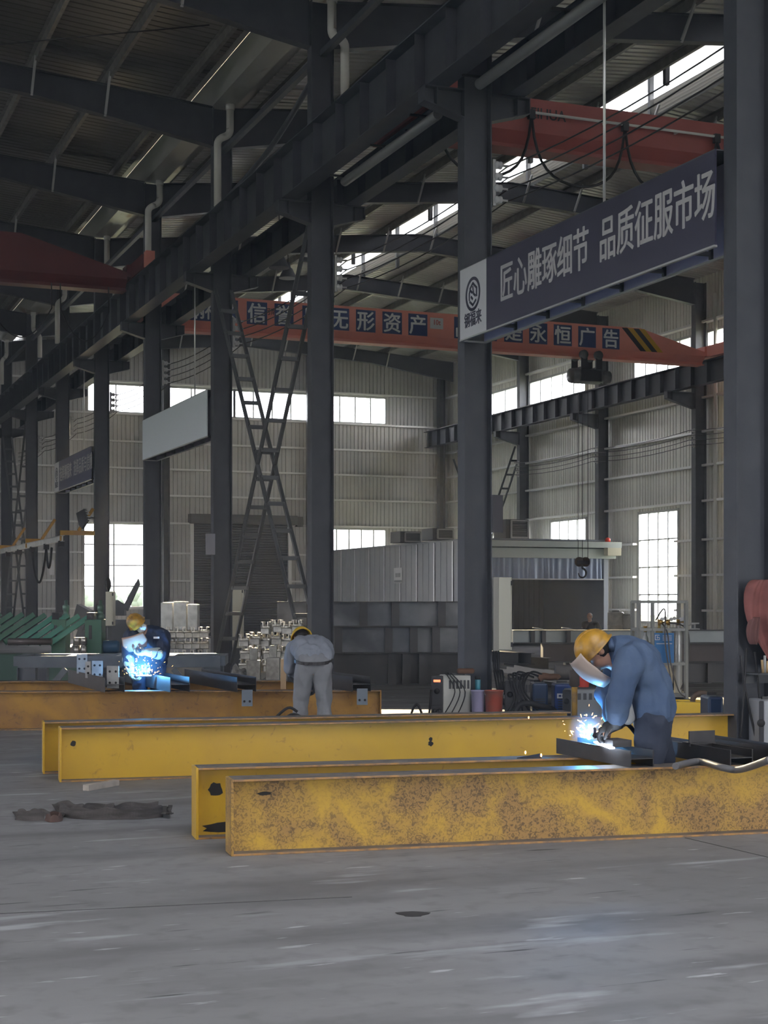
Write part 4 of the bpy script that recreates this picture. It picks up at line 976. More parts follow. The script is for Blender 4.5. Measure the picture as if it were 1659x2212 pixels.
p = atD(236, 1352, 30.65); mb = MB(); mb.box(p.x - 0.04, p.x + 0.04, p.y - 0.04, p.y + 0.04, 0, p.z); mb.box(p.x - 0.15, p.x + 0.15, p.y - 0.15, p.y + 0.15, 0, 0.02); tag(mb.build('cabinet_stand', STEEL2), 'thin grey stand under the narrow beige cabinet', 'stand')
o = cabinet('electrical_cabinet', 'narrow beige cabinet seen behind the left leg of the ladder bracing', 502, 1267, 524, 1400, 33.0, 0.3)
box_at('plinth', '', '', 502, 1400, 524, 1298 + 5010 / 33.0, 33.0, 0.3, STEEL2, 0, floor=True, parent=o)
o = cabinet('electrical_cabinet', 'tall beige cabinet fixed beside the column under the big navy banner', 1076, 1247, 1106, 1405, 19.9, 0.1)
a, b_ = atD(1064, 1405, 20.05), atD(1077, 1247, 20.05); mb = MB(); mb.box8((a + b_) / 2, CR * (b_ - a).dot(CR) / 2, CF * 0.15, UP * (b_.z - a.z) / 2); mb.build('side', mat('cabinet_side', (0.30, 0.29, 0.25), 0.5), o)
for k in range(6):
    a = atD(1066 + 5 * k % 14, 1404, 20.0); b_ = atD(1076 + 2.5 * k, 1500, 19.7); MB().tube(smooth_path([a, a - UP * 0.25 + CR * 0.01, (a + b_) / 2 + CR * 0.02 * (k % 3 - 1), b_], 5), 0.011, 6).build('cable', BLACK, o)

# ---- stacked dark girders in front of the booth
GD = mat('shop_primer_grey', (0.085, 0.09, 0.10), 0.3, 0.2, col2=(0.19, 0.195, 0.205), scale=1.6)
GD2 = mat('dark_primer', (0.045, 0.045, 0.048), 0.45, 0.2, col2=(0.065, 0.063, 0.063), scale=2)
def on_floor(px, D): a = (px - 829.5) / F; return Vector(((a * CT + ST) * D, (-a * ST + CT) * D, 0))
u0 = CR * math.cos(R(1.5)) + CF * math.sin(R(1.5))
for z0, h, pa, pb_, lab, m, st in ((0.0, 0.56, 660, 1010, 'lowest of the three dark girders stacked in front of the white booth', GD2, (1.55, 1.8, 2.1)), (0.565, 0.47, 640, 1000, 'middle one of the three dark girders stacked in front of the white booth', GD, (0.75, 1.65, 2.1, 2.5)),
                                 (1.04, 0.45, 598, 1003, 'topmost of the three dark girders stacked in front of the white booth', GD, (0.6, 1.55, 2.12, 2.95))):
    girder('steel_girder', lab, on_floor(pa, 27.6), (pb_ - pa) * 27.6 / F, m, h=h, w=0.34, u=u0, z0=z0, flange=GD2, stiff=st, stm=GD2, endplate=False, stw=0.07)
for z0, h, pa, pb_, lab, m, st in ((0.0, 0.38, 1225, 1680, 'lowest dark girder of the stack behind the gas cylinder rack', GD2, (0.8, 1.9, 2.6)), (0.385, 0.34, 1175, 1680, 'middle dark brown girder of the stack behind the gas cylinder rack', mat('rusty_primer', (0.075, 0.06, 0.055), 0.5, 0.1), (1.1,)),
                                 (0.73, 0.24, 1110, 1680, 'topmost pale grey girder of the stack behind the gas cylinder rack', mat('pale_primer', (0.20, 0.225, 0.225), 0.35, 0.2, col2=(0.26, 0.28, 0.28), scale=2), (0.35, 0.55, 1.0, 2.9, 3.1))):
    girder('steel_girder', lab, on_floor(pa, 28.0), (pb_ - pa) * 28.0 / F, m, h=h, w=0.34, u=u0, z0=z0, flange=GD2, stiff=st, stm=GD2, stw=0.035)
for px, D, lab in ((1163, 28.1, 'bright flat plate lying on the pale grey girder, left of the other'), (1226, 28.1, 'bright flat plate lying on the pale grey girder, nearer the seated person')):
    c = on_floor(px, D) + UP * 1.0; mb = MB(); mb.box8(c + CF * 0.1, (CR * 0.9 - CF * 0.45 - UP * 0.12).normalized() * 0.1, CF * 0.07, UP * 0.006); tag(mb.build('flat_plate', BRACE), lab, 'plate')
# loose sections and bars on the floor beside the cabinet column
for px, D, L, lab in ((1120, 24.5, 1.6, 'short dark section on the bar heap, left of the others'), (1147, 24.3, 1.6, 'short dark section on the bar heap, in the middle'), (1185, 24.6, 1.6, 'short dark section on the bar heap, right of the others')):
    c = on_floor(px, D) + UP * (0.50 if px < 1180 else 0.41); mb = MB(); mb.hsec(c + UP * 0.09, c + UP * 0.09 + VY * L, 0.18, 0.13, 0.006, 0.008); tag(mb.build('steel_section', GD2), lab, 'steel section', 'short sections on the bar heap')
for i in range(12):
    a = on_floor(1078 + 4 * i, 22.6 + 0.16 * i) + UP * (0.46 - 0.034 * (i % 4)); b_ = on_floor(1285 + 3 * i, 23.0 + 0.16 * i) + UP * (0.30 - 0.05 * (i % 3) - 0.004 * i)
    mb = MB(); d = (b_ - a).normalized(); mb.bar(a, b_, 0.055, 0.006); mb.bar(a + UP * 0.025, b_ + UP * 0.025, 0.006, 0.055); tag(mb.build('angle_bar', mat('angle_bar', (0.12, 0.115, 0.11), 0.35, 0.5)), 'dark angle bar lying in the heap between the cabinet column and the blue machines', 'angle bar', 'angle bars in the heap')
for i, (pa, pb_, D, r, z) in enumerate(((1070, 1290, 22.3, 0.11, 0.11), (1075, 1290, 22.55, 0.11, 0.12), (1090, 1310, 22.9, 0.14, 0.14), (1085, 1310, 23.25, 0.14, 0.15), (1100, 1330, 24.3, 0.2, 0.21))):
    tag(MB().tube([on_floor(pa, D) + UP * z, on_floor(pb_, D + 0.1) + UP * z], r, 16).build('steel_pipe', GD2), ['thin dark pipe lying nearest under the bar heap', 'thin dark pipe lying second under the bar heap', 'thicker dark pipe lying in the bar heap', 'thicker dark pipe farther back in the bar heap', 'thickest dark pipe at the back of the bar heap'][i], 'pipe', 'pipes under the bar heap')

# ---- white booth with curtain, canopy and fan boxes
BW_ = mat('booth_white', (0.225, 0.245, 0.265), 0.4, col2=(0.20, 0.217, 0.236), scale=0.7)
BCAN = mat('booth_canopy', (0.45, 0.49, 0.46), 0.5)
X0b, X1b, Y0b, Y1b, Zb = 20.8, 25.6, 44.5, 57.4, 3.5
o = thing('spray_booth', 'white panelled booth with a blue-grey curtain front and a pale canopy, right of centre', 'booth', ((X0b + X1b) / 2, (Y0b + Y1b) / 2, 0))
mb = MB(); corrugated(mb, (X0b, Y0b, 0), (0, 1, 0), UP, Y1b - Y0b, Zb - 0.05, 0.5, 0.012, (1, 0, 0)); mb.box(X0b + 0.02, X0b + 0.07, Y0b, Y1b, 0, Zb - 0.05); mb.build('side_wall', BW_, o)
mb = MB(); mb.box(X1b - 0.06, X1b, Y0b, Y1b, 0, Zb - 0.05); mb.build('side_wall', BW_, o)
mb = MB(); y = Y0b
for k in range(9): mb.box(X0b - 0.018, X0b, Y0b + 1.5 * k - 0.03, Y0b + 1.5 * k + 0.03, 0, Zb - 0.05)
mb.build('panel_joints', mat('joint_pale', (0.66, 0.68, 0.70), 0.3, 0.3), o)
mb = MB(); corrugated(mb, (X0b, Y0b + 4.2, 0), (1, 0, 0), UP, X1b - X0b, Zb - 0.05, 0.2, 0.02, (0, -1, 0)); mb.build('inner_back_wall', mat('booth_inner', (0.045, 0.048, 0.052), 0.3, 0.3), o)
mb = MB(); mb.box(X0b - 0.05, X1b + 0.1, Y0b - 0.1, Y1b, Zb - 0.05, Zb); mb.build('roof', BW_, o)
zc = [onY(1190, y, Y0b).z for y in (1170, 1183, 1206, 1250)]
mb = MB(); mb.box(X0b - 0.1, X1b + 0.35, Y0b - 0.5, Y0b + 0.1, zc[1], zc[0]); mb.build('canopy_top', BCAN, o)
mb = MB(); mb.box(X0b - 0.1, X1b + 0.25, Y0b - 0.3, Y0b + 0.1, zc[2], zc[1] - 0.03); mb.build('fascia', BCAN, o)
mb = MB(); nn = 160; va = []; vb = []
for i in range(nn + 1):
    x = X0b + (X1b - X0b) * i / nn; w_ = 0.035 * math.sin(i * 0.85 + 1.3 * math.sin(i * 0.21)) + 0.02 * math.sin(i * 0.33)
    va.append(mb.bm.verts.new((x, Y0b - 0.12 + w_ * 0.5, zc[2]))); vb.append(mb.bm.verts.new((x, Y0b - 0.12 + w_ * 1.3, zc[3])))
for i in range(nn): mb.bm.faces.new((va[i], va[i + 1], vb[i + 1], vb[i])).smooth = True
mb.build('curtain', mat('curtain_bluegrey', (0.25, 0.30, 0.40), 0.5), o)
mb = MB(); mb.box(X0b, X1b, Y0b - 0.14, Y0b - 0.1, zc[3] - 0.04, zc[3]); mb.build('curtain_bar', BRACE, o)
mb = MB(); mb.box(X1b - 0.12, X1b + 0.05, Y0b - 0.15, Y0b, 0, zc[2]); mb.build('corner_post', BW_, o)
mb = MB(); mb.box(X1b - 0.2, X1b + 0.3, Y0b - 0.55, Y0b - 0.3, zc[1] - 0.25, zc[1]); mb.build('drive_box', mat('drive_cream', (0.55, 0.52, 0.38), 0.5), o)
p = onY(861, 1243, 49.0); p = Vector((X0b - 0.02, onX(861, 1243, X0b).y, onX(861, 1243, X0b).z))
mb = MB(); mb.box(X0b - 0.025, X0b - 0.018, p.y - 0.38, p.y + 0.38, p.z - 0.27, p.z + 0.27); nb = mb.build('notice_board', mat('notice_pale', (0.50, 0.52, 0.53), 0.5), o)
mb = MB(); mb.box(X0b - 0.03, X0b - 0.0251, p.y - 0.34, p.y + 0.34, p.z - 0.25, p.z - 0.17)
for k in (-1, 0, 1): mb.box(X0b - 0.03, X0b - 0.0251, p.y + k * 0.16 - 0.05, p.y + k * 0.16 + 0.05, p.z - 0.06, p.z + 0.08)
mb.build('notice_print', mat('print_grey', (0.12, 0.14, 0.14), 0.5), nb)
MB().lathe(Vector((X1b + 0.0, Y0b - 0.2, zc[0])), [(0.09, 0), (0.09, 0.1), (0.06, 0.14), (0.0, 0.16)], 12).build('warning_lamp', mat('lamp_red', (0.75, 0.06, 0.03), 0.3), o)
for pa, pb_, pt_, pbm, lab in ((1087, 1148, 1122, 1164, 'dark louvred fan box on the booth roof beside the right-wall column'), (930, 985, 1141, 1166, 'dark louvred fan box on the booth roof, left of the cabinet column'), (860, 914, 1148, 1172, 'dark louvred fan box on the booth roof, leftmost of three')):
    D = 2.0 * F / (YH - pbm); w = (pb_ - pa) * D / F; c = on_floor((pa + pb_) / 2, D); h = (pbm - pt_) * D / F
    f = thing('fan_box', lab, 'fan box', Vector((c.x, c.y, Zb)), 'louvred fan boxes on the booth roof')
    mb = MB(); mb.box(c.x - w * 0.45, c.x + w * 0.45, c.y, c.y + 0.9, Zb, Zb + h); mb.build('casing', mat('fan_casing', (0.05, 0.053, 0.058), 0.5), f)
    mb = MB()
    for k in range(7): z = Zb + 0.08 + (h - 0.16) * k / 6; mb.box8((c.x + w * 0.08, c.y - 0.02, z), (w * 0.31, 0, 0), (0, 0.02, 0.018), (0, 0, 0.006))
    mb.build('louvres', mat('fan_louvre', (0.13, 0.135, 0.14), 0.4), f)
    mb = MB()
    for x in (c.x - w * 0.25, c.x + w * 0.41): mb.box(x - 0.025, x + 0.025, c.y - 0.05, c.y, Zb + 0.03, Zb + h - 0.03)
    for z in (Zb + 0.04, Zb + h - 0.04): mb.box(c.x - w * 0.25, c.x + w * 0.41, c.y - 0.05, c.y, z - 0.02, z + 0.02)
    mb.build('louvre_frame', BRACE, f)
# ================================================================ TOOLS AND GOODS
DE = 19.45                                            # depth of the tool row beside the cabinet column
WGREY = mat('welder_case_pale', (0.44, 0.44, 0.40), 0.45, col2=(0.38, 0.38, 0.35), scale=4)
WDARK = mat('welder_front_dark', (0.035, 0.035, 0.038), 0.45)
def cable(name_parent, pts, r=0.012, m=None, n=6):
    return MB().tube(smooth_path(pts, n), r, 8).build('cable', m or BLACK, name_parent)
def welder_box(lab, px0, pxm, px1, py0, D, depth, case, slots=6, led=False, rot=0.0, hgt=None, slot_m=WDARK):
    """welding power source: dark front at px0..pxm, pale louvred side at pxm..px1"""
    p0 = on_floor(px0, D); pm = on_floor(pxm, D - 0.02); p1 = on_floor(px1, D + 0.02); h = atD(pxm, py0, D).z if hgt is None else hgt
    o = thing('welding_machine', lab, 'welding machine', Vector((pm.x, pm.y, 0)))
    u = (p1 - pm); L = u.length; u.normalize(); n = Vector((-u.y, u.x, 0)); dpt = depth; q = (p0 - pm).length
    c = pm + u * L / 2 + n * dpt / 2
    mb = MB(); mb.box8(c + UP * (h / 2 + 0.02), u * L / 2, n * dpt / 2, UP * (h / 2 - 0.02)); mb.build('case', case, o, 0.012)
    # front panel, turned a little towards the camera
    f = (p0 - pm).normalized(); mb = MB(); fc = pm + f * q / 2; fn = Vector((-f.y, f.x, 0)); fn = fn if fn.dot(CF) > 0 else -fn
    mb.box8(fc + fn * 0.06 + UP * (h * 0.66), f * q / 2, fn * 0.06, UP * (h * 0.33)); mb.prism([fc - f * q / 2 + UP * (h * 0.34), fc + f * q / 2 + UP * (h * 0.34), fc + f * q * 0.5 + UP * 0.02, fc - f * q / 2 + UP * 0.02], fn * 0.12)
    fp_ = mb.build('front_panel', WDARK, o, 0.008)
    if led:
        mb = MB(); mb.box8(fc - fn * 0.001 + UP * (h * 0.88), f * q * 0.28, fn * 0.001, UP * h * 0.025); mb.build('led_display', mat('led_red', (0.3, 0.02, 0.01), 0.5, emit=(1.0, 0.12, 0.05), estr=2.5), fp_)
    MB().lathe(fc + UP * h * 0.66, [(0.035, 0), (0.035, 0.02), (0.025, 0.03), (0.0, 0.032)], 14, -fn).build('knob', BLACK, fp_)
    for k in range(2): MB().lathe(fc + f * q * (0.2 - 0.4 * k) + UP * h * 0.22, [(0.028, 0), (0.028, 0.04), (0.0, 0.045)], 12, -fn).build('cable_socket', BLACK, fp_)
    mb = MB()
    for k in range(slots):
        s = L * (0.25 + 0.66 * k / max(slots - 1, 1)); w = L * 0.66 / slots * 0.36
        mb.box8(pm + u * s - n * 0.002 + UP * h * 0.80, u * w, n * 0.003, UP * h * 0.095)
    mb.build('louvres', slot_m, o)
    mb = MB()
    for k in range(3): mb.box8(pm + u * L * (0.3 + 0.27 * k) - n * 0.002 + UP * h * 0.10, u * L * 0.09, n * 0.002, UP * h * 0.02)
    mb.build('lower_vents', slot_m, o)
    mb = MB(); mb.bar(pm + u * L * 0.15 + n * dpt * 0.5 + UP * (h + 0.012), pm + u * L * 0.85 + n * dpt * 0.5 + UP * (h + 0.012), 0.03, 0.025); mb.build('top_handle', WDARK, o)
    return o, pm, u, n, h, L
w1, pm, u, n, h, L = welder_box('pale beige welding machine with a red display, left of the buckets', 931, 957, 1017, 1459, DE - 0.1, 0.3, WGREY, 6, True)
for k in range(3):
    s = L * (0.12 + 0.1 * k); a = pm + u * s + n * 0.12 + UP * (h + 0.015)
    cable(w1, [a, a - n * 0.14 + UP * 0.0, a - n * 0.17 + u * (0.10 + 0.03 * k) - UP * 0.22, a - n * 0.19 + u * (0.05 * (k - 1)) - UP * (h - 0.05), a - n * 0.25 - u * 0.05 * (2 - k) - UP * (h + 0.0)], 0.007)
MB().lathe(pm + u * L * 0.55 + n * 0.1 + UP * (h + 0.05), [(0.02, 0), (0.035, 0.02), (0.035, 0.2), (0.02, 0.22)], 12, u).build('torch_handle', mat('leather_brown', (0.12, 0.06, 0.035), 0.6), w1)
w2, pm, u, n, h, L = welder_box('dark dusty welding machine half hidden by cables, between the buckets and the blue machines', 1090, 1113, 1146, 1470, DE - 0.2, 0.32, mat('welder_dusty', (0.16, 0.155, 0.15), 0.6, col2=(0.11, 0.105, 0.10), scale=6), 5)
for k in range(6):
    a = pm + u * (-0.05 + 0.06 * k) + n * 0.12 + UP * (h + 0.03 + 0.015 * (k % 3))
    cable(w2, [a + u * 0.15, a + UP * 0.04, a - n * 0.17 - u * 0.03 * k - UP * 0.1, a - n * 0.24 - u * (0.02 * k) - UP * 0.28, a - n * 0.28 + u * 0.08 * (k - 2) - UP * (h - 0.02)], 0.013)
mb = MB(); mb.tube(smooth_path([pm + u * x_ - n * (0.2 + 0.05 * math.sin(7 * x_)) + UP * z_ for x_, z_ in ((-0.1, 0.05), (0.0, 0.22), (0.12, 0.24), (0.25, 0.2), (0.42, 0.16), (0.52, 0.03))], 5), 0.035, 10); mb.build('torch_lead', BLACK, w2)
w3, pm, u, n, h, L = welder_box('grey welding machine with large vents, in front of the red can', 1215, 1233, 1306, 1490, 18.9, 0.4, mat('welder_grey', (0.30, 0.32, 0.33), 0.5), 5, False, slot_m=mat('vent_dark_grey', (0.09, 0.095, 0.10), 0.6))
MBLUE = mat('machine_blue', (0.018, 0.05, 0.20), 0.4, coat=0.2); MBLUE2 = mat('machine_deep_blue', (0.014, 0.035, 0.085), 0.4, coat=0.2)
def blue_machine(lab, px0, px1, py0, D, depth, m, label_=None, floor_y=None):
    a, b_ = on_floor(px0, D), on_floor(px1, D); h = atD(px0, py0, D).z; o = thing('wire_feeder_cabinet', lab, 'machine cabinet', (a + b_) / 2)
    c = (a + b_) / 2 + CF * depth / 2; w = (b_ - a).length
    mb = MB(); mb.box8(c + UP * (h / 2 + 0.03), CR * w / 2, CF * depth / 2, UP * (h / 2 - 0.03)); mb.build('case', m, o, 0.025)
    mb = MB()
    for i in (-1, 1):
        for j in (-1, 1): mb.box8(c + CR * i * w * 0.4 + CF * j * depth * 0.4 + UP * 0.032, CR * 0.02, CF * 0.02, UP * 0.032)
    mb.build('feet', BLACK, o)
    mb = MB(); mb.bar(c - CR * w * 0.3 + UP * (h + 0.02), c + CR * w * 0.3 + UP * (h + 0.02), 0.03, 0.03); mb.build('handle', DARK, o)
    mb = MB()
    for k in range(6): mb.box8(c - CF * (depth / 2 + 0.001) + UP * (0.12 + 0.03 * k), CR * w * 0.3, CF * 0.002, UP * 0.006)
    mb.build('vent_slots', DARK, o)
    if label_:
        mb = MB(); mb.box8(c - CF * (depth / 2 + 0.003) + UP * (h * 0.68), CR * w * 0.36, CF * 0.002, UP * 0.03); lb = mb.build('maker_plate', SIGNW, o)
        mb = MB()
        for k in range(3): mb.box8(c - CF * (depth / 2 + 0.0065) + CR * w * (-0.2 + 0.2 * k) + UP * (h * 0.68), CR * w * 0.07, CF * 0.001, UP * 0.014)
        mb.build('plate_print', BLUEP, lb)
    return o
blue_machine('deep blue machine cabinet left of the brighter blue one', 1150, 1184, 1476, DE - 0.1, 0.42, MBLUE2)
blue_machine('bright blue machine cabinet with a white plate, beside the yellow post', 1198, 1236, 1478, DE - 0.1, 0.4, MBLUE, True)
blue_machine('deep blue machine cabinet beside the nearest column at the right', 1530, 1563, 1505, 15.2, 0.4, MBLUE2)
# hose and glove on top of the blue ones
a = atD(1163, 1466, DE); tag(MB().tube(smooth_path([a, a + CR * 0.06 + UP * 0.03, a + CR * 0.14 + UP * 0.02, a + CR * 0.23 + UP * 0.025, a + CR * 0.26 + UP * 0.0], 5), 0.05, 10, r2=0.035).build('work_glove', mat('glove_brown', (0.14, 0.075, 0.045), 0.8)), 'brown rolled-up glove lying on the deep blue machine', 'glove')
a = on_floor(1200, DE + 0.12); tag(MB().tube(smooth_path([a + UP * (atD(1198, 1478, DE - 0.1).z + 0.135) + CR * x_ + CF * 0.05 for x_ in (0.0, 0.07, 0.14, 0.21)], 4), 0.10, 12).build('sack', mat('sack_dusty', (0.12, 0.11, 0.10), 0.9)), 'dusty grey sack lying on the bright blue machine', 'sack')
# buckets, flask, can, posts
def bucket(lab, px, pyt, D, r, m, inside=DARK):
    c = on_floor(px, D); h = atD(px, pyt, D).z; o = thing('bucket', lab, 'bucket', c)
    MB().lathe(c, [(r * 0.82, 0), (r * 0.84, 0.005), (r, h - 0.012), (r * 1.05, h - 0.01), (r * 1.05, h), (r * 0.97, h), (r * 0.93, h - 0.05), (r * 0.85, h - 0.1)], 24).build('body', m, o)
    pts = [c + UP * (h - 0.02) + CR * r * 1.04 * math.cos(t) - CF * r * 0.7 * math.sin(t) - UP * 0.08 * math.sin(t) for t in [math.pi * i / 12 for i in range(13)]]
    MB().tube(pts, 0.004, 6).build('handle', BRACE, o); return o
bucket('lilac plastic bucket next to the pale beige welding machine', 1032, 1491, DE - 0.2, 0.085, mat('plastic_lilac', (0.36, 0.34, 0.50), 0.4))
bucket('red bucket with dirty rim, right of the lilac one', 1067, 1491, DE - 0.25, 0.115, mat('bucket_red', (0.40, 0.09, 0.06), 0.5, col2=(0.25, 0.13, 0.10), scale=5))
c = on_floor(1032, DE + 0.05); zf = 0.0
o = thing('flask', 'tall thin teal flask with a dark cap behind the lilac bucket', 'flask', c)
ht = atD(1032, 1461, DE + 0.05).z
MB().lathe(c, [(0.035, 0), (0.035, ht - 0.25), (0.032, ht - 0.24)], 14).build('stand_tube', mat('tube_cream', (0.5, 0.45, 0.33), 0.5), o)
MB().lathe(c, [(0.035, ht - 0.26), (0.035, ht - 0.04), (0.028, ht - 0.03)], 14).build('body', mat('flask_teal', (0.06, 0.25, 0.32), 0.3), o)
MB().lathe(c, [(0.037, ht - 0.04), (0.037, ht), (0.01, ht + 0.004)], 14).build('cap', WDARK, o)
c = on_floor(1261, 19.05); zt3 = atD(1233, 1490, 18.9).z + 0.026; 
o = thing('paint_can', 'red can standing on the grey welding machine', 'can', Vector((c.x, c.y, zt3)))
MB().lathe(Vector((c.x, c.y, zt3)), [(0.062, 0), (0.065, 0.005), (0.065, 0.2), (0.05, 0.225), (0.02, 0.235), (0.02, 0.25)], 20).build('body', mat('can_red', (0.62, 0.07, 0.05), 0.4), o)
MB().lathe(Vector((c.x, c.y, zt3)), [(0.022, 0.245), (0.022, 0.262), (0.0, 0.265)], 12).build('cap', WDARK, o)
POSTM = stained('post_yellow_dirty', (0.40, 0.23, 0.04), (0.2, 0.12, 0.05), (0.06, 0.045, 0.03), 6, 20)
for px, pyt, lab in ((1241, 1448, 'dirty yellow guard post beside the bright blue machine'), (1315, 1480, 'dirty yellow guard post partly behind the stooping welder')):
    c = on_floor(px, 18.6); h = atD(px, pyt, 18.6).z; o = thing('guard_post', lab, 'post', c)
    MB().lathe(c, [(0.036, 0), (0.036, h - 0.12)], 16).build('tube', POSTM, o)
    MB().lathe(c, [(0.037, h - 0.2), (0.062 if px < 1300 else 0.038, h - 0.18), (0.06 if px < 1300 else 0.038, h), (0.0, h + 0.004)], 16).build('wrap', mat('wrap_dark', (0.075, 0.06, 0.05), 0.8), o)
    mb = MB(); mb.box8(c + UP * 0.006, CR * 0.09, CF * 0.09, UP * 0.006); mb.build('foot_plate', STEEL2, o)
mb = MB(); a = on_floor(1330, 19.6); mb.box8(a + UP * 0.19, CR * 0.16, CF * 0.1, UP * 0.19); tag(mb.build('parts_bin', mat('bin_blue', (0.02, 0.05, 0.18), 0.5), None, 0.01), 'blue bin behind the red can', 'bin')
# cable loops on the floor
for i, (pts, lab) in enumerate(((((826, 1526), (850, 1534), (880, 1536), (910, 1530), (930, 1520)), 'black cable lying on the floor left of the pale beige welding machine'),
                                (((884, 1560), (893, 1530), (903, 1523), (915, 1550), (925, 1560), (932, 1490)), 'black cable looped up beside the pale beige welding machine'))):
    P = []
    for j, (x_, y_) in enumerate(pts):
        q = on_floor(x_, DE - 0.3); z_ = max(0.016, atD(x_, y_, DE - 0.3).z) if i else 0.016
        P.append(Vector((q.x, q.y, z_)) + CF * (0.12 * math.sin(j * 1.7) if not i else 0))
    tag(MB().tube(smooth_path(P, 6), 0.015, 8).build('power_cable', BLACK), lab, 'cable')
P = [on_floor(x_, d_) + UP * 0.022 for x_, d_ in ((1075, 19.8), (1010, 19.3), (960, 19.5), (905, 19.0), (850, 19.6), (800, 19.2))]
tag(MB().tube(smooth_path(P, 6), 0.02, 8).build('power_cable', BLACK), 'long black cable on the floor from the column towards the orange girder', 'cable')

# ---- gas cylinder rack
Dk = 23.6; c0 = on_floor(1431, Dk); ft = mat('rack_grey', (0.30, 0.31, 0.29), 0.5, 0.1)
o = thing('cylinder_rack', 'tall grey steel rack holding gas cylinders, behind the stooping welder', 'rack', c0)
wR = 51 * Dk / F; hR = atD(1431, 1299, Dk).z; dR = 0.6
mb = MB()
for i in (-1, 1):
    for j in (0, 1):
        q = c0 + CR * i * wR + CF * j * dR; mb.bar(q, q + UP * hR, 0.05, 0.05)
mb.bar(c0 - CR * wR * 0.42, c0 - CR * wR * 0.42 + UP * hR, 0.045, 0.045)
mb.build('upright', ft, o)
for py in (1300, 1360, 1434, 1500):
    z = atD(1431, py, Dk).z; mb = MB()
    for j in (0, 1): mb.bar(c0 - CR * wR + CF * j * dR + UP * z, c0 + CR * wR + CF * j * dR + UP * z, 0.045, 0.045)
    for i in (-1, 1): mb.bar(c0 + CR * i * wR + UP * z, c0 + CR * i * wR + CF * dR + UP * z, 0.045, 0.045)
    mb.build('cross_rail', ft, o)
mb = MB(); mb.box8(c0 + CF * dR / 2 + UP * 0.04, CR * wR, CF * dR / 2, UP * 0.012); mb.build('floor_plate', ft, o)
GB = mat('blue_poster', (0.03, 0.17, 0.42), 0.5)
za_, zb_ = atD(1431, 1432, Dk).z, atD(1431, 1367, Dk).z; pc = c0 + CR * (3 * Dk / F) - CF * 0.03
mb = MB(); mb.box8(pc + UP * (za_ + zb_) / 2, CR * 21 * Dk / F, CF * 0.003, UP * (zb_ - za_) / 2); bp_ = mb.build('blue_poster', GB, o)
mb = MB(); q = pc - CF * 0.0035 - CR * 0.105 + UP * (zb_ - 0.07)
for a, b_, w_, h_ in ((0, 0.035, 0.035, 0.005), (0, -0.035, 0.035, 0.005), (-0.032, 0, 0.005, 0.035), (0.032, -0.018, 0.005, 0.018), (0.012, 0, 0.02, 0.005), (0, 0.0, 0.005, 0.02)): mb.box8(q + CR * a + UP * b_, CR * w_, CF * 0.001, UP * h_)
for k in range(4): mb.box8(pc - CF * 0.0035 + CR * 0.045 + UP * (zb_ - 0.045 - 0.022 * k), CR * 0.07, CF * 0.0008, UP * 0.004)
mb.box8(pc - CF * 0.0035 + UP * (zb_ - 0.165), CR * 0.12, CF * 0.0008, UP * 0.006)
mb.build('poster_print', SIGNW, bp_)
CYL = [mat('cylinder_yellow', (0.50, 0.36, 0.10), 0.35, 0.2), mat('cylinder_cream', (0.55, 0.50, 0.36), 0.35, 0.2), mat('cylinder_silver', (0.50, 0.51, 0.50), 0.3, 0.4)]
for k, (px, mk, lab) in enumerate(((1394, 2, 'silver gas cylinder at the left of the rack'), (1424, 0, 'yellow gas cylinder in the middle of the rack'), (1444, 1, 'cream gas cylinder in the rack, behind the blue poster'), (1465, 2, 'silver gas cylinder at the right of the rack, glinting in the light'))):
    c = on_floor(px, Dk + 0.28) + UP * 0.053; r = 0.062 if k else 0.055; hc = 1.02 if k else 0.92
    g = thing('gas_cylinder', lab, 'gas cylinder', c, 'gas cylinders in the rack')
    MB().lathe(c, [(r * 0.95, 0), (r, 0.02), (r, hc - 0.12), (r * 0.85, hc - 0.05), (r * 0.45, hc), (0.022, hc + 0.02), (0.022, hc + 0.06)], 20).build('body', CYL[mk], g)
    BR = mat('brass', (0.55, 0.34, 0.10), 0.3, 0.9)
    MB().lathe(c, [(0.024, hc + 0.05), (0.024, hc + 0.12), (0.032, hc + 0.125), (0.032, hc + 0.14)], 12).build('valve', BR, g)
    if k:
        MB().lathe(c + UP * (hc + 0.10), [(0.012, 0.02), (0.012, 0.09), (0.035, 0.095), (0.04, 0.14), (0.03, 0.15)], 14, (CR - CF * 0.3 if k != 2 else -CR)).build('regulator', BR, g)
        for s in (0.04, 0.09): MB().lathe(c + UP * (hc + 0.13 + s * 0.3) + CR * s, [(0.03, 0), (0.03, 0.02)], 14, -CF).build('gauge', SIGNW, g)
a = c0 + CF * 0.3 + UP * 1.15
for k, pts in enumerate(((a + CR * 0.05, a + CR * 0.06 - CF * 0.4 - UP * 0.15, a + CR * 0.1 - CF * 0.45 - UP * 0.6, a + CR * 0.22 - CF * 0.42 - UP * 1.0, a + CR * 0.33 - CF * 0.4 - UP * 1.11), (a - CR * 0.05 + UP * 0.05, a + CR * 0.02 - CF * 0.38 + UP * 0.22, a + CR * 0.02 - CF * 0.42 - UP * 0.3, a + CR * 0.12 - CF * 0.45 - UP * 1.0, a + CR * 0.05 - CF * 0.5 - UP * 1.12), (a + CR * 0.1 + UP * 0.02, a + CR * 0.42 - CF * 0.1 - UP * 0.1, a + CR * 0.40 - CF * 0.2 - UP * 0.7, a + CR * 0.28 - CF * 0.3 - UP * 1.0))):
    tag(MB().tube(smooth_path(pts, 6), 0.011, 8).build('gas_hose', mat('hose_grey', (0.10, 0.095, 0.09), 0.5)), ['grey gas hose dropping to the floor at the right of the rack', 'grey gas hose looped over the top of the rack', 'grey gas hose hanging outside the right upright of the rack'][k], 'hose')
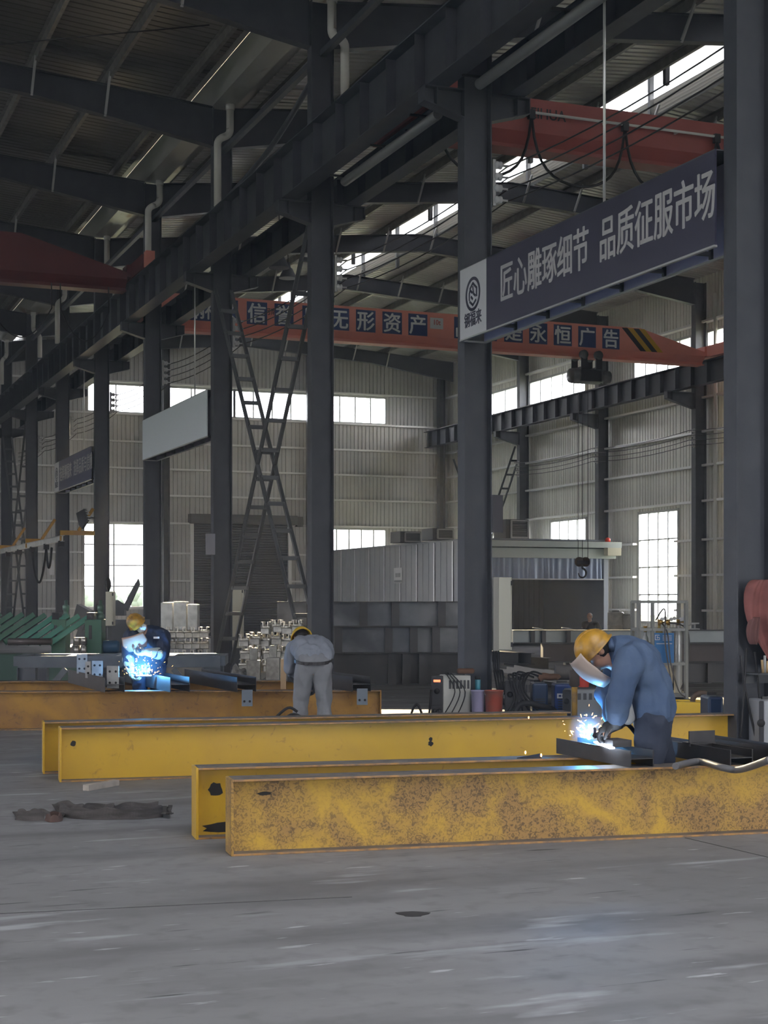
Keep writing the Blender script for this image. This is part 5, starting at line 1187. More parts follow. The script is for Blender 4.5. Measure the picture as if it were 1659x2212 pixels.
# sunlit yellow channel and parts behind the welder
def slab(name, lab, cat, px0, py0, px1, py1, D, dep, m, tilt=0.0):
    a, b_ = atD(px0, py1, D), atD(px1, py0, D); u = (CR + CF * tilt).normalized(); n = Vector((-u.y, u.x, 0)); w = (b_ - a).dot(CR); c = (a + b_) / 2 + n * dep / 2
    mb = MB(); mb.box8(Vector((c.x, c.y, (a.z + b_.z) / 2)), u * w / 2, n * dep / 2, UP * (b_.z - a.z) / 2); return tag(mb.build(name, m, None, 0.004), lab, cat)
yb_m = mat('yellow_gloss', (0.72, 0.46, 0.03), 0.35)
o = thing('yellow_frame', 'bright yellow welded frame on the floor, left of the deep blue machine at the column', 'steel frame', on_floor(1470, 17.6))
a, b_ = on_floor(1380, 17.6), on_floor(1531, 17.2); u = (b_ - a).normalized(); n = Vector((-u.y, u.x, 0)); L = (b_ - a).length
mb = MB(); mb.box8((a + b_) / 2 + UP * 0.27, u * L / 2, n * 0.05, UP * 0.10); mb.build('side_rail', yb_m, o, 0.004)
mb = MB(); mb.box8((a + b_) / 2 + n * 0.5 + UP * 0.30, u * (L / 2 - 0.06), n * 0.05, UP * 0.06); mb.build('side_rail', yb_m, o, 0.004)
for s in (0.45, 1.0):
    mb = MB(); mb.box8(a + u * (L * s - 0.06) + n * 0.25 + UP * 0.09, u * 0.05, n * 0.3, UP * 0.088); mb.build('foot', mat('frame_cream', (0.58, 0.5, 0.28), 0.5), o)
mb = MB()
for s in (0.52, 0.62, 0.9): mb.box8(a + u * L * s - n * 0.051 + UP * 0.20, u * 0.012, n * 0.002, UP * 0.008)
mb.build('bolt_holes', HOLE, o)
a = on_floor(1518, 17.3); tag(MB().tube(smooth_path([a + UP * 0.38 + CR * 0.1 * math.cos(t) + UP * 0.09 * math.sin(t) + CF * 0.02 * t for t in [0.5 * i for i in range(15)]], 3), 0.03, 8).build('hose_coil', mat('coil_brown', (0.10, 0.07, 0.05), 0.6)), 'brown coiled hose on the yellow frame beside the deep blue machine', 'hose')
# things hung on the nearest column
PK = mat('cloth_pink', (0.24, 0.085, 0.075), 0.85, col2=(0.17, 0.06, 0.055), scale=5)
y0c = CY[0] - 0.13
def hang_cloth(name, lab, outline, Y, m, amp=0.03, base=None):
    """hanging cloth: left/right edge by rows of picture points on plane Y, with folds"""
    mb = MB(); rows = []; nx = 26
    for (xl, xr, y_) in outline:
        row = []
        for i in range(nx + 1):
            u_ = i / nx; p = onY(xl + (xr - xl) * u_, y_, Y); f = amp * (math.sin(u_ * 21 + y_ * 0.012) + 0.6 * math.sin(u_ * 47 + y_ * 0.02 + 1)) - 0.09 * math.sin(math.pi * u_)
            p = p + Vector((0, -0.03 + f, 0)); row.append(mb.bm.verts.new(p))
        rows.append(row)
    for r0, r1 in zip(rows, rows[1:]):
        for i in range(nx): mb.bm.faces.new((r0[i], r0[i + 1], r1[i + 1], r1[i])).smooth = True
    ob = mb.build(name, m); so = ob.modifiers.new('thickness', 'SOLIDIFY'); so.thickness = 0.006; sb = ob.modifiers.new('sub', 'SUBSURF'); sb.levels = 1; sb.render_levels = 1
    return tag(ob, lab, 'cloth')
hang_cloth('hanging_cloth', 'big pink gathered cloth hanging on the nearest column at the right edge', [(1622, 1700, 1252), (1608, 1712, 1266), (1603, 1718, 1300), (1606, 1718, 1340), (1620, 1714, 1372), (1636, 1706, 1400), (1648, 1698, 1425), (1652, 1694, 1440)], y0c, PK)
hang_cloth('hanging_cloth', 'small faded pink rag hanging left of the big pink cloth', [(1616, 1632, 1332), (1606, 1634, 1352), (1605, 1632, 1372), (1610, 1626, 1388), (1614, 1622, 1392)], y0c - 0.02, mat('cloth_faded_pink', (0.14, 0.065, 0.06), 0.9), 0.012)
a = onY(1606, 1453, y0c - 0.0); b_ = onY(1690, 1453, y0c)
mb = MB(); mb.box(a.x, b_.x, y0c - 0.22, y0c + 0.02, a.z - 0.012, a.z); mb.box(a.x, b_.x, y0c - 0.01, y0c + 0.02, a.z - 0.1, a.z); tag(mb.build('tool_shelf', STEEL2), 'thin steel shelf fixed to the nearest column under the pink cloth', 'shelf')
for k, (px, h_) in enumerate(((1648, 0.12), (1652, 0.16), (1656, 0.11), (1662, 0.15))):
    p = onY(px, 1450, y0c - 0.12); tag(MB().tube([Vector((p.x, p.y, a.z)), Vector((p.x + 0.01 * (k - 1), p.y, a.z + h_))], 0.012, 8).build('hand_tool', BRACE if k % 2 else mat('tool_wood', (0.4, 0.28, 0.14), 0.6)), 'upright hand tool on the thin shelf of the nearest column', 'tool', 'hand tools on the shelf')
for k, (x0, x1, x2) in enumerate(((1612, 1607, 1600), (1630, 1640, 1650), (1600, 1612, 1632))):
    p, q, r_ = onY(x0, 1400 + 8 * k, y0c - 0.03), onY(x1, 1500, y0c - 0.05), onY(x2, 1592, y0c - 0.1)
    tag(MB().tube(smooth_path([p, q, r_], 8), 0.011, 8).build('power_cable', BLACK), ['thin black cable hanging on the left of the nearest column', 'thin black cable hanging below the pink cloth', 'thin black cable crossing the foot of the nearest column'][k], 'cable')
w4, *_ = welder_box('pale machine cut by the right edge, beside the nearest column', 1639, 1650, 1730, 1513, 14.0, 0.4, mat('welder_pale_grey', (0.33, 0.34, 0.36), 0.5), 4)
# hose and scrap between column and workpieces
pts = [onZ(1459, 1655, zt + 0.02), onZ(1510, 1645, zt + 0.02), onZ(1560, 1658, zt + 0.02), onZ(1600, 1662, zt + 0.02), onZ(1665, 1640, zt + 0.15)]
tag(MB().tube(smooth_path(pts, 6), 0.022, 10).build('welding_hose', mat('hose_dark_grey', (0.13, 0.13, 0.135), 0.5)), 'thick grey welding hose lying along the nearest scabby girder', 'hose')
p = onZ(1141, 1638, zt); mb = MB(); mb.prism([p - uB * 0.08, p + uB * 0.02 + nB * 0.05, p + uB * 0.09 + UP * 0.025, p + uB * 0.085 - nB * 0.03 + UP * 0.002], UP * 0.006); tag(mb.build('scrap_plate', DARK), 'small dark bent scrap plate on the scorched-end girder', 'scrap')

# ---- packed galvanised fittings
GAL = mat('galvanised_bright', (0.50, 0.48, 0.42), 0.3, 0.6, col2=(0.36, 0.345, 0.31), scale=5)
GALW = mat('zinc_white', (0.27, 0.265, 0.24), 0.38, 0.4, col2=(0.40, 0.39, 0.36), scale=12)
def fitting(name, lab, group):
    o = thing(name, lab, 'fitting', (0, 0, 0), group)
    MB().box8((0, 0, 0.045), (0.075, 0, 0), (0, 0.05, 0), (0, 0, 0.045)).build('block', GALW, o, 0.008)
    MB().tube([(-0.085, 0, 0.11), (0.085, 0, 0.11)], 0.035, 12).build('tube', GAL, o)
    for s in (-1, 1):
        mb = MB(); mb.box8((s * 0.045, 0, 0.155), (0.006, 0, 0), (0, 0.035, 0), (0, 0, 0.04)); mb.box8((s * 0.045 + s * 0.02, 0, 0.19), (0.022, 0, 0), (0, 0.012, 0), (0, 0, 0.006)); mb.build('ear', GAL, o)
    return o
D1 = 24.6; proto = fitting('galvanised_fitting', 'bright galvanised fitting in the heap beside the grey worker', 'fittings heaped beside the grey worker'); used = [0]
def place_fit(px, D, z, lab, group, rz):
    c = on_floor(px, D); c.z = z
    if not used[0]: used[0] = 1; proto.location = c; proto.rotation_euler = (0, 0, rz); return
    dup(proto, c, lab, group, rz)
PAL = mat('pallet_wood', (0.20, 0.15, 0.10), 0.8, col2=(0.13, 0.10, 0.07), scale=8)
def crate(lab, px0, px1, D, dep, z0, z1, m, cat='crate', name='steel_crate'):
    a, b_ = on_floor(px0, D), on_floor(px1, D); c = (a + b_) / 2 + CF * dep / 2; w = (b_ - a).length; o = thing(name, lab, cat, Vector((c.x, c.y, z0)))
    mb = MB(); mb.box8(c + UP * (z0 + 0.02), CR * w / 2, CF * dep / 2, UP * 0.02); mb.build('floor_plate', m, o)
    mb = MB(); mb.box8(c - CF * (dep / 2 - 0.01) + UP * (z0 + (z1 - z0) * 0.5), CR * w / 2, CF * 0.01, UP * (z1 - z0) * 0.5); mb.build('front_panel', m, o)
    mb = MB(); mb.box8(c + CF * (dep / 2 - 0.01) + UP * (z0 + (z1 - z0) * 0.5), CR * w / 2, CF * 0.01, UP * (z1 - z0) * 0.5); mb.build('back_panel', m, o)
    for s in (-1, 1): mb = MB(); mb.box8(c + CR * s * (w / 2 - 0.01) + UP * (z0 + (z1 - z0) * 0.5), CR * 0.01, CF * (dep / 2 - 0.02), UP * (z1 - z0) * 0.5); mb.build('side_panel', m, o)
    return o, c, w
CRM = mat('crate_grey', (0.16, 0.155, 0.145), 0.6, 0.2, col2=(0.22, 0.21, 0.19), scale=4)
crate('grey steel crate under the heaped fittings beside the grey worker', 520, 655, D1, 0.8, 0.0, 0.36, CRM)
for r_ in range(4):
    for k in range(6):
        for q in range(2):
            if r_ == 3 and k < 2: continue
            place_fit(530 + 22.5 * k + rnd.uniform(-3, 3), D1 + 0.15 + 0.34 * q, 0.37 + 0.20 * r_ + (0.03 if k % 2 else 0), 'bright galvanised fitting in the heap beside the grey worker', 'fittings heaped beside the grey worker', rnd.uniform(-0.5, 0.5) - TH)
D2 = 27.5
crate('low grey steel crate behind the welder in navy, filled with fittings', 344, 452, D2, 0.8, 0.0, 0.42, CRM)
for r_ in range(3):
    for k in range(6): place_fit(354 + 17.5 * k, D2 + 0.15 + 0.25 * (r_ % 2), 0.43 + 0.205 * r_, 'galvanised fitting in the low crate behind the welder in navy', 'fittings in the low crate', rnd.uniform(-0.3, 0.3) - TH)
FILM = mat('packing_film', (0.62, 0.63, 0.60), 0.22, 0.0, col2=(0.48, 0.49, 0.47), scale=7, bump=0.6, bscale=18, spec=0.6)
for i, (pa, pb_, pt_, lab) in enumerate(((347, 372, 1302, 'film-wrapped pale carton above the low crate, leftmost of three'), (375, 402, 1300, 'film-wrapped pale carton above the low crate, in the middle of three'), (405, 426, 1306, 'film-wrapped pale carton above the low crate, rightmost of three'))):
    a, b_ = on_floor(pa, D2 + 1.2), on_floor(pb_, D2 + 1.2); h = atD(pa, pt_, D2 + 1.2).z; c = (a + b_) / 2 + CF * 0.2
    o = thing('wrapped_carton', lab, 'carton', Vector((c.x, c.y, 0.9)), 'film-wrapped cartons')
    mb = MB(); mb.box8(c + UP * (0.9 + h) / 2, CR * (b_ - a).length / 2, CF * 0.2, UP * (h - 0.9) / 2); mb.build('carton', FILM, o, 0.015)
    mb = MB(); mb.box8(c + UP * h, CR * (b_ - a).length / 2 * 0.9, CF * 0.18, UP * 0.006); mb.build('film_flap', GALW, o)
a, b_ = on_floor(342, D2 + 1.15), on_floor(430, D2 + 1.15); c = (a + b_) / 2 + CF * 0.3; o = thing('storage_rack', 'low dark rack carrying the film-wrapped cartons', 'rack', c); w = (b_ - a).length
mb = MB(); mb.box8(c + UP * 0.885, CR * w / 2, CF * 0.32, UP * 0.014); mb.build('shelf', STEEL2, o)
for i in (-1, 1):
    for j in (-1, 1): mb = MB(); mb.box8(c + CR * i * (w / 2 - 0.03) + CF * j * 0.28 + UP * 0.435, CR * 0.03, CF * 0.03, UP * 0.435); mb.build('leg', STEEL2, o)
# film-draped heap
def lump(name, lab, cat, px0, px1, D, pyt, dep, m, seed=1, pw=0.5):
    r_ = random.Random(seed); a, b_ = on_floor(px0, D), on_floor(px1, D); w = (b_ - a).length; H = atD(px0, pyt, D).z; mb = MB(); N, Mm = 28, 14; V = []
    ph = [r_.uniform(0, 6) for _ in range(6)]
    for j in range(Mm + 1):
        row = []
        for i in range(N + 1):
            s, t_ = i / N, j / Mm; e = (math.sin(math.pi * s) * math.sin(math.pi * t_)) ** pw
            z = H * e * (0.72 + 0.2 * math.sin(5 * s + ph[0]) + 0.1 * math.sin(13 * s + 7 * t_ + ph[1]) + 0.07 * math.sin(23 * s - 11 * t_ + ph[2]))
            row.append(mb.bm.verts.new(a + (b_ - a) * s + CF * dep * t_ + UP * max(z, 0.0)))
        V.append(row)
    for j in range(Mm):
        for i in range(N): mb.bm.faces.new((V[j][i], V[j][i + 1], V[j + 1][i + 1], V[j + 1][i])).smooth = True
    return tag(mb.build(name, m), lab, cat)
lump('film_bundle', 'heap of fittings under loose clear film, between column and grey worker', 'bundle', 487, 582, 22.7, 1414, 0.7, mat('loose_film', (0.36, 0.35, 0.33), 0.18, col2=(0.22, 0.21, 0.20), scale=6, bump=0.9, bscale=14, spec=0.7), 3, 0.35)
slab('cardboard_sheet', 'torn brown cardboard leaning beside the grey worker', 'cardboard', 606, 1424, 618, 1489, 18.3, 0.02, mat('cardboard', (0.42, 0.29, 0.17), 0.8), 0.2)
for i, (px, D, h_, lab) in enumerate(((548, 22.9, 0.62, 'dull zinc box fitting standing below the heap, left one'), (590, 22.9, 0.66, 'dull zinc box fitting standing below the heap, right one'))):
    c = on_floor(px, D); o = thing('box_fitting', lab, 'fitting', c)
    mb = MB(); mb.box8(c + UP * h_ / 2, CR * 0.1, CF * 0.1, UP * h_ / 2); mb.build('box', GALW, o, 0.01)
    mb = MB(); mb.box8(c + UP * (h_ + 0.09), CR * 0.055, CF * 0.055, UP * 0.09); mb.build('stub', GALW, o, 0.006)
# tool case at the grey worker's foot
o = thing('tool_bag', 'black rounded tool bag with a red tag at the grey worker\'s foot', 'tool bag', on_floor(628, 15.6))
c = on_floor(632, 15.6); pts = [c + CR * 0.13 * math.cos(t) + UP * (0.20 + 0.155 * math.sin(t)) for t in [math.pi * i / 12 for i in range(13)]]
mb = MB(); mb.prism([c + CR * 0.13 + UP * 0.0] + pts + [c - CR * 0.13], CF * 0.25); mb.build('bag_body', BLACK, o, 0.03)
mb = MB(); mb.box8(c + CR * 0.06 - CF * 0.004 + UP * 0.30, CR * 0.035, CF * 0.004, UP * 0.025); mb.build('tag', mat('tag_pink', (0.6, 0.22, 0.2), 0.5), o)
MB().tube(smooth_path([c - CR * 0.14 + UP * 0.22, c - CR * 0.2 + UP * 0.28, c - CR * 0.05 + UP * 0.42, c + CR * 0.05 + UP * 0.38], 5), 0.015, 8).build('strap', BLACK, o)

# ---- webbing sling and timber on the floor
SLM = mat('sling_grey', (0.060, 0.053, 0.050), 0.9, col2=(0.10, 0.09, 0.085), scale=7, stretch=(1, 1, 6), bump=0.4, bscale=60)
def strap_band(mb, pts, w, lean=0.35, th=0.008):
    """band standing on edge along floor points, leaning over"""
    P = smooth_path([onZ(x_, y_) for x_, y_ in pts], 8); va = []
    for i, p in enumerate(P):
        d = (P[min(i + 1, len(P) - 1)] - P[max(i - 1, 0)]).normalized(); n = Vector((-d.y, d.x, 0)); ww = w * (0.92 + 0.12 * math.sin(i * 0.7)); le = lean + 0.12 * math.sin(i * 0.45)
        q = n * math.sin(le) * ww + UP * math.cos(le) * ww; o_ = n * th
        va.append([mb.bm.verts.new(p + v) for v in (Vector((0, 0, 0.002)), q, q + o_, o_ + Vector((0, 0, 0.002)))])
    for a, b_ in zip(va, va[1:]):
        for k in range(4): mb.bm.faces.new((a[k], a[(k + 1) % 4], b_[(k + 1) % 4], b_[k])).smooth = False
    mb.bm.faces.new(va[0]); mb.bm.faces.new(va[-1][::-1])
o = thing('lifting_sling', 'folded grey webbing sling lying on the floor at the lower left', 'sling', onZ(200, 1768))
mb = MB(); strap_band(mb, [(126, 1760), (150, 1768), (200, 1771), (260, 1771), (310, 1770), (352, 1766)], 0.085, 0.15)
strap_band(mb, [(126, 1757), (132, 1750), (152, 1752), (180, 1758), (212, 1752), (245, 1757), (285, 1752), (340, 1752)], 0.07, 0.5); mb.build('long_band', SLM, o)
mb = MB(); strap_band(mb, [(32, 1772), (60, 1774), (96, 1773)], 0.085, 0.45); strap_band(mb, [(36, 1766), (70, 1762), (98, 1764), (130, 1770)], 0.06, 0.9); mb.build('folded_end', SLM, o)
mb = MB(); strap_band(mb, [(96, 1773), (108, 1777), (132, 1775), (134, 1768), (112, 1766)], 0.05, 0.3); mb.build('stitched_eye', mat('sling_red_brown', (0.10, 0.062, 0.052), 0.9), o)
mb = MB()
for k in range(9):
    a = onZ(335 + 4 * k, 1762 + rnd.uniform(-6, 6)); b_ = onZ(352 + rnd.uniform(-8, 22), 1764 + rnd.uniform(-8, 8)); mb.bar(a + UP * 0.03, b_ + UP * rnd.uniform(0.01, 0.07), 0.03, 0.008)
f_ = mb.build('frayed_end', mat('frayed_dark', (0.06, 0.055, 0.05), 0.95), o); f_['kind'] = 'stuff'
a, b_ = onZ(192, 1709), onZ(258, 1697); d = (b_ - a).normalized(); n = Vector((-d.y, d.x, 0)); mb = MB(); mb.box8((a + b_) / 2 + n * 0.03 + UP * 0.024, d * (b_ - a).length / 2, n * 0.03, UP * 0.024)
tag(mb.build('timber_block', mat('timber_grey', (0.46, 0.41, 0.35), 0.85, col2=(0.36, 0.32, 0.27), scale=9), None, 0.003), 'short weathered timber block lying before the clean yellow girder', 'timber')
p = onZ(892, 1975); pts = [p + CR * 0.075 * math.cos(t) * (1 + 0.3 * math.sin(3 * t)) + CF * 0.06 * math.sin(t) for t in [2 * math.pi * k / 12 for k in range(12)]]
mb = MB(); mb.prism(pts, UP * 0.003); tag(mb.build('steel_scale_flake', mat('flake_dark', (0.045, 0.043, 0.043), 0.8)), 'dark flat flake lying alone on the bare foreground floor', 'flake')
# far water drums beside the booth and a bench with a lamp
for px, pyt, r_, lab in ((1330, 1322, 0.24, 'shiny steel drum beside the booth corner, left one'), (1354, 1330, 0.2, 'clear plastic drum beside the booth corner, right one')):
    c = on_floor(px, 46.0); h = atD(px, pyt, 46.0).z; o = thing('storage_drum', lab, 'drum', c)
    MB().lathe(c, [(r_, 0), (r_, h * 0.33), (r_ * 1.04, h * 0.34), (r_, h * 0.35), (r_, h * 0.66), (r_ * 1.04, h * 0.67), (r_, h * 0.68), (r_, h - 0.03), (r_ * 0.9, h)], 22).build('barrel', GAL, o)
    MB().lathe(c, [(r_ * 0.5, h - 0.01), (r_ * 0.5, h + 0.05), (r_ * 0.45, h + 0.06)], 18).build('lid', GALW, o)
c = on_floor(1501, 28.2) + UP * 0.975; o = thing('work_lamp', 'small bright work lamp on the pale grey girder, near the right', 'lamp', c)
MB().lathe(c, [(0.09, 0), (0.09, 0.02), (0.015, 0.03), (0.015, 0.10)], 14).build('base', BRACE, o); mb = MB(); mb.box8(c + UP * 0.115, CR * 0.07, CF * 0.05, UP * 0.012); mb.build('lamp_head', BRACE, o); MB().tube([c + UP * 0.1, c + UP * 0.06 - CR * 0.22], 0.008, 6).build('arm', BRACE, o)
HAZE = 0.0016
# ================================================================ PEOPLE
def caps(mb, p, q, r1, r2, n=16):
    """capsule tapering from r1 at p to r2 at q"""
    p, q = Vector(p), Vector(q); d = q - p; L = max(d.length, 1e-4); d = d / L; prof = []
    for i in range(5): a = -math.pi / 2 + (math.pi / 2) * i / 4; prof.append((r1 * math.cos(a), r1 * math.sin(a)))
    for i in range(5): a = (math.pi / 2) * i / 4; prof.append((r2 * math.cos(a), L + r2 * math.sin(a)))
    mb.lathe(p, prof, n, d)
def ell(mb, c, ax, ay, az, n=20, m=12):
    c, ax, ay, az = Vector(c), Vector(ax), Vector(ay), Vector(az); rings = []
    for j in range(m + 1):
        t = math.pi * j / m - math.pi / 2; rr = max(math.cos(t), 1e-3)
        rings.append([mb.bm.verts.new(c + az * math.sin(t) + ax * rr * math.cos(2 * math.pi * k / n) + ay * rr * math.sin(2 * math.pi * k / n)) for k in range(n)])
    for a, b in zip(rings, rings[1:]):
        for k in range(n): mb.bm.faces.new((a[k], a[(k + 1) % n], b[(k + 1) % n], b[k]))
    mb.bm.faces.new(rings[0][::-1]); mb.bm.faces.new(rings[-1])
def fuse(mb, name, m, parent, voxel=0.012, smooth=6, wrinkle=0.0, wscale=9.0, seed=0):
    """weld overlapping shapes into one continuous skin"""
    bmesh.ops.recalc_face_normals(mb.bm, faces=mb.bm.faces[:])
    me = bpy.data.meshes.new('tmp'); mb.bm.to_mesh(me); mb.bm.free(); o = bpy.data.objects.new('tmp', me); COL.objects.link(o)
    r = o.modifiers.new('r', 'REMESH'); r.mode = 'VOXEL'; r.voxel_size = voxel
    if smooth: s = o.modifiers.new('s', 'SMOOTH'); s.iterations = smooth; s.factor = 0.5
    dg = bpy.context.evaluated_depsgraph_get(); dg.update(); me2 = bpy.data.meshes.new_from_object(o.evaluated_get(dg), depsgraph=dg)
    bpy.data.objects.remove(o); bpy.data.meshes.remove(me)
    off = WLOC[parent.name]
    if wrinkle:
        from mathutils import noise
        ns = [v.normal.copy() for v in me2.vertices]
        for v, n in zip(me2.vertices, ns):
            q = Vector((v.co.x * wscale, v.co.y * wscale, v.co.z * wscale * 0.55 + seed)); v.co += n * wrinkle * (abs(noise.noise(q)) * -2.0 + 0.6 + 0.5 * noise.noise(q * 2.3))
    for v in me2.vertices: v.co -= off
    for f in me2.polygons: f.use_smooth = True
    me2.materials.clear(); me2.name = name
    return link(name, me2, m, parent, off)
SKIN = mat('skin', (0.42, 0.23, 0.155), 0.5); HAIR = mat('hair_black', (0.012, 0.011, 0.011), 0.5)
HAT = mat('hardhat_yellow', (0.46, 0.245, 0.025), 0.4, col2=(0.20, 0.11, 0.03), scale=11, lo=0.44, hi=0.66, coat=0.2)
def head_shapes(mb, c, up, fw, s=1.0):
    sd_ = up.cross(fw).normalized()
    ell(mb, c + up * 0.02 * s, sd_ * 0.076 * s, fw * 0.094 * s, up * 0.10 * s); ell(mb, c + fw * 0.028 * s - up * 0.055 * s, sd_ * 0.058 * s, fw * 0.062 * s, up * 0.062 * s)
    caps(mb, c + fw * 0.09 * s + up * 0.012 * s, c + fw * 0.108 * s - up * 0.028 * s, 0.010 * s, 0.016 * s, 8)
    caps(mb, c + fw * 0.082 * s + up * 0.03 * s - sd_ * 0.045 * s, c + fw * 0.082 * s + up * 0.03 * s + sd_ * 0.045 * s, 0.013 * s, 0.013 * s, 8)
    ell(mb, c + fw * 0.083 * s - up * 0.062 * s, sd_ * 0.026 * s, fw * 0.012 * s, up * 0.010 * s); ell(mb, c + fw * 0.078 * s - up * 0.092 * s, sd_ * 0.024 * s, fw * 0.016 * s, up * 0.016 * s)
    for k in (-1, 1): ell(mb, c + sd_ * k * 0.078 * s - fw * 0.012 * s, sd_ * 0.010 * s, fw * 0.020 * s, up * 0.034 * s)
    caps(mb, c - up * 0.07 * s - fw * 0.015 * s, c - up * 0.16 * s - fw * 0.035 * s, 0.056 * s, 0.06 * s, 14)
def face_bits(c, up, fw, parent, s=1.0):
    sd_ = up.cross(fw).normalized(); mb = MB()
    for k in (-1, 1): ell(mb, c + fw * 0.083 * s + sd_ * k * 0.032 * s + up * 0.010 * s, sd_ * 0.013 * s, fw * 0.008 * s, up * 0.006 * s, 10, 8)
    mb.build('eyes', HAIR, parent, smooth=True)
    mb = MB(); ell(mb, c + fw * 0.0875 * s - up * 0.062 * s, sd_ * 0.022 * s, fw * 0.010 * s, up * 0.004 * s, 10, 8); mb.build('mouth', mat('lips', (0.26, 0.10, 0.08), 0.5), parent, smooth=True)
    mb = MB(); ell(mb, c - fw * 0.018 * s + up * 0.022 * s, sd_ * 0.083 * s, fw * 0.092 * s, up * 0.098 * s)
    ell(mb, c - fw * 0.055 * s - up * 0.03 * s, sd_ * 0.068 * s, fw * 0.052 * s, up * 0.06 * s); mb.build('hair', HAIR, parent, smooth=True)
def hardhat(c, up, fw, parent, m=HAT, s=1.0):
    sd_ = up.cross(fw).normalized(); mb = MB(); n = 32; b0 = c + up * 0.022 * s; rings = []
    for j in range(9):
        t = (math.pi / 2) * j / 8; rr = math.cos(t)
        rings.append([mb.bm.verts.new(b0 + up * 0.125 * s * math.sin(t) ** 0.9 + (sd_ * 0.108 * math.cos(2 * math.pi * k / n) + fw * 0.132 * math.sin(2 * math.pi * k / n)) * s * max(rr, 0.02) ** 0.8) for k in range(n)])
    for a, b in zip(rings, rings[1:]):
        for k in range(n): mb.bm.faces.new((a[k], a[(k + 1) % n], b[(k + 1) % n], b[k])).smooth = True
    mb.bm.faces.new(rings[-1])
    brim = [mb.bm.verts.new(b0 - up * (0.010 + (0.012 if math.sin(2 * math.pi * k / n) > 0.6 else 0)) * s + (sd_ * 0.122 * math.cos(2 * math.pi * k / n) + fw * (0.150 + (0.035 if math.sin(2 * math.pi * k / n) > 0.6 else 0)) * math.sin(2 * math.pi * k / n)) * s) for k in range(n)]
    for k in range(n): mb.bm.faces.new((rings[0][k], brim[k], brim[(k + 1) % n], rings[0][(k + 1) % n])).smooth = True
    o = mb.build('hard_hat', m, parent); so = o.modifiers.new('th', 'SOLIDIFY'); so.thickness = 0.004 * s
    mb = MB(); pts = [b0 + up * (0.128 * math.sin(t)) * s + fw * 0.125 * math.cos(t) * s for t in [0.35 + (math.pi - 0.7) * i / 14 for i in range(15)]]
    for dx in (-0.025, 0.0, 0.025): mb.tube([p + sd_ * dx * s for p in pts], 0.006 * s, 6)
    mb.build('ridge', m, o)
    return o
def hand_shapes(mb, w, d, palm, curl=0.9, s=1.0, thumb=1):
    """w wrist, d pointing direction, palm = direction the palm faces; four curled fingers and a thumb"""
    d = Vector(d).normalized(); palm = Vector(palm); palm = (palm - d * palm.dot(d)).normalized(); sd_ = d.cross(palm)
    caps(mb, w, w + d * 0.05 * s, 0.028 * s, 0.036 * s, 12); k0 = w + d * 0.085 * s
    for i in (-1, 1): caps(mb, w + d * 0.03 * s + sd_ * i * 0.018 * s, k0 + sd_ * i * 0.026 * s, 0.022 * s, 0.019 * s, 10)
    for i, L in enumerate((0.068, 0.078, 0.073, 0.058)):
        a = k0 + sd_ * (0.033 - 0.022 * i) * s; ang = 0.0; p = a; r = 0.0115 * s
        for f in (0.42, 0.33, 0.25):
            ang += curl * (0.8 if f > 0.4 else 1.0); q = p + (d * math.cos(ang) + palm * math.sin(ang)) * L * f * 1.25 * s; caps(mb, p, q, r, r * 0.92, 8); p = q; r *= 0.92
    t0 = w + d * 0.03 * s + sd_ * 0.034 * s * thumb; t1 = t0 + (d * 0.5 + sd_ * 0.55 * thumb + palm * 0.5).normalized() * 0.045 * s; t2 = t1 + (d * 0.7 + palm * 0.7).normalized() * 0.035 * s
    caps(mb, t0, t1, 0.016 * s, 0.013 * s, 8); caps(mb, t1, t2, 0.013 * s, 0.010 * s, 8)
def shoe(mb, a, d, s=1.0):
    """boot with its ankle at a, pointing along d, sole on the floor"""
    d = Vector(d).normalized(); g = Vector((a.x, a.y, 0.0)); caps(mb, g - d * 0.05 * s + UP * 0.048, g + d * 0.13 * s + UP * 0.040, 0.047 * s, 0.039 * s); caps(mb, g + UP * 0.05, a + UP * 0.06, 0.05 * s, 0.052 * s)
    sd_ = d.cross(UP); mb.box8(g + d * 0.04 * s + UP * 0.012, d * 0.13 * s, sd_ * 0.042 * s, UP * 0.012)
class Person:
    def __init__(s, lab, px, D):
        s.b = on_floor(px, D); s.b.z = 0.0; s.px, s.D = px, D; s.o = thing('person', lab, 'person', s.b)
    def W(s, u, v, d=0.0): return s.b + CR * u + UP * v + CF * d
def limb(mb, pts, rs, n=16):
    for (a, b), (r1, r2) in zip(zip(pts, pts[1:]), zip(rs, rs[1:])): caps(mb, a, b, r1, r2, n)

# ---- stooping welder at the right, side on, facing left
P = Person('person stooping over the nearest girders in faded blue jacket and hard hat, welding', 1405, 10.17); W = P.W
up_ = (CR * -0.72 + UP * 0.69 - CF * 0.06).normalized(); fw_ = (CR * -0.69 - UP * 0.72 - CF * 0.05).normalized(); hc_ = W(-0.352, 1.168, 0.0)
spine = [W(0.02, 0.76), W(-0.015, 0.95), W(-0.085, 1.10), W(-0.175, 1.165), W(-0.262, 1.172)]
sh = [W(-0.165, 1.115, -0.185), W(-0.165, 1.115, 0.185)]; el = [W(-0.238, 0.89, -0.225), W(-0.25, 0.88, 0.23)]; wr = [W(-0.245, 0.70, -0.115), W(-0.215, 0.685, 0.09)]
hip = [W(0.0, 0.76, -0.095), W(0.03, 0.76, 0.095)]; kn = [W(-0.03, 0.43, -0.11), W(0.075, 0.43, 0.10)]; an = [W(-0.02, 0.07, -0.11), W(0.085, 0.07, 0.11)]
mb = MB(); limb(mb, spine, [0.115, 0.105, 0.115, 0.09, 0.055]); head_shapes(mb, hc_, up_, fw_)
limb(mb, [spine[-1], hc_ - up_ * 0.08], [0.056, 0.056])
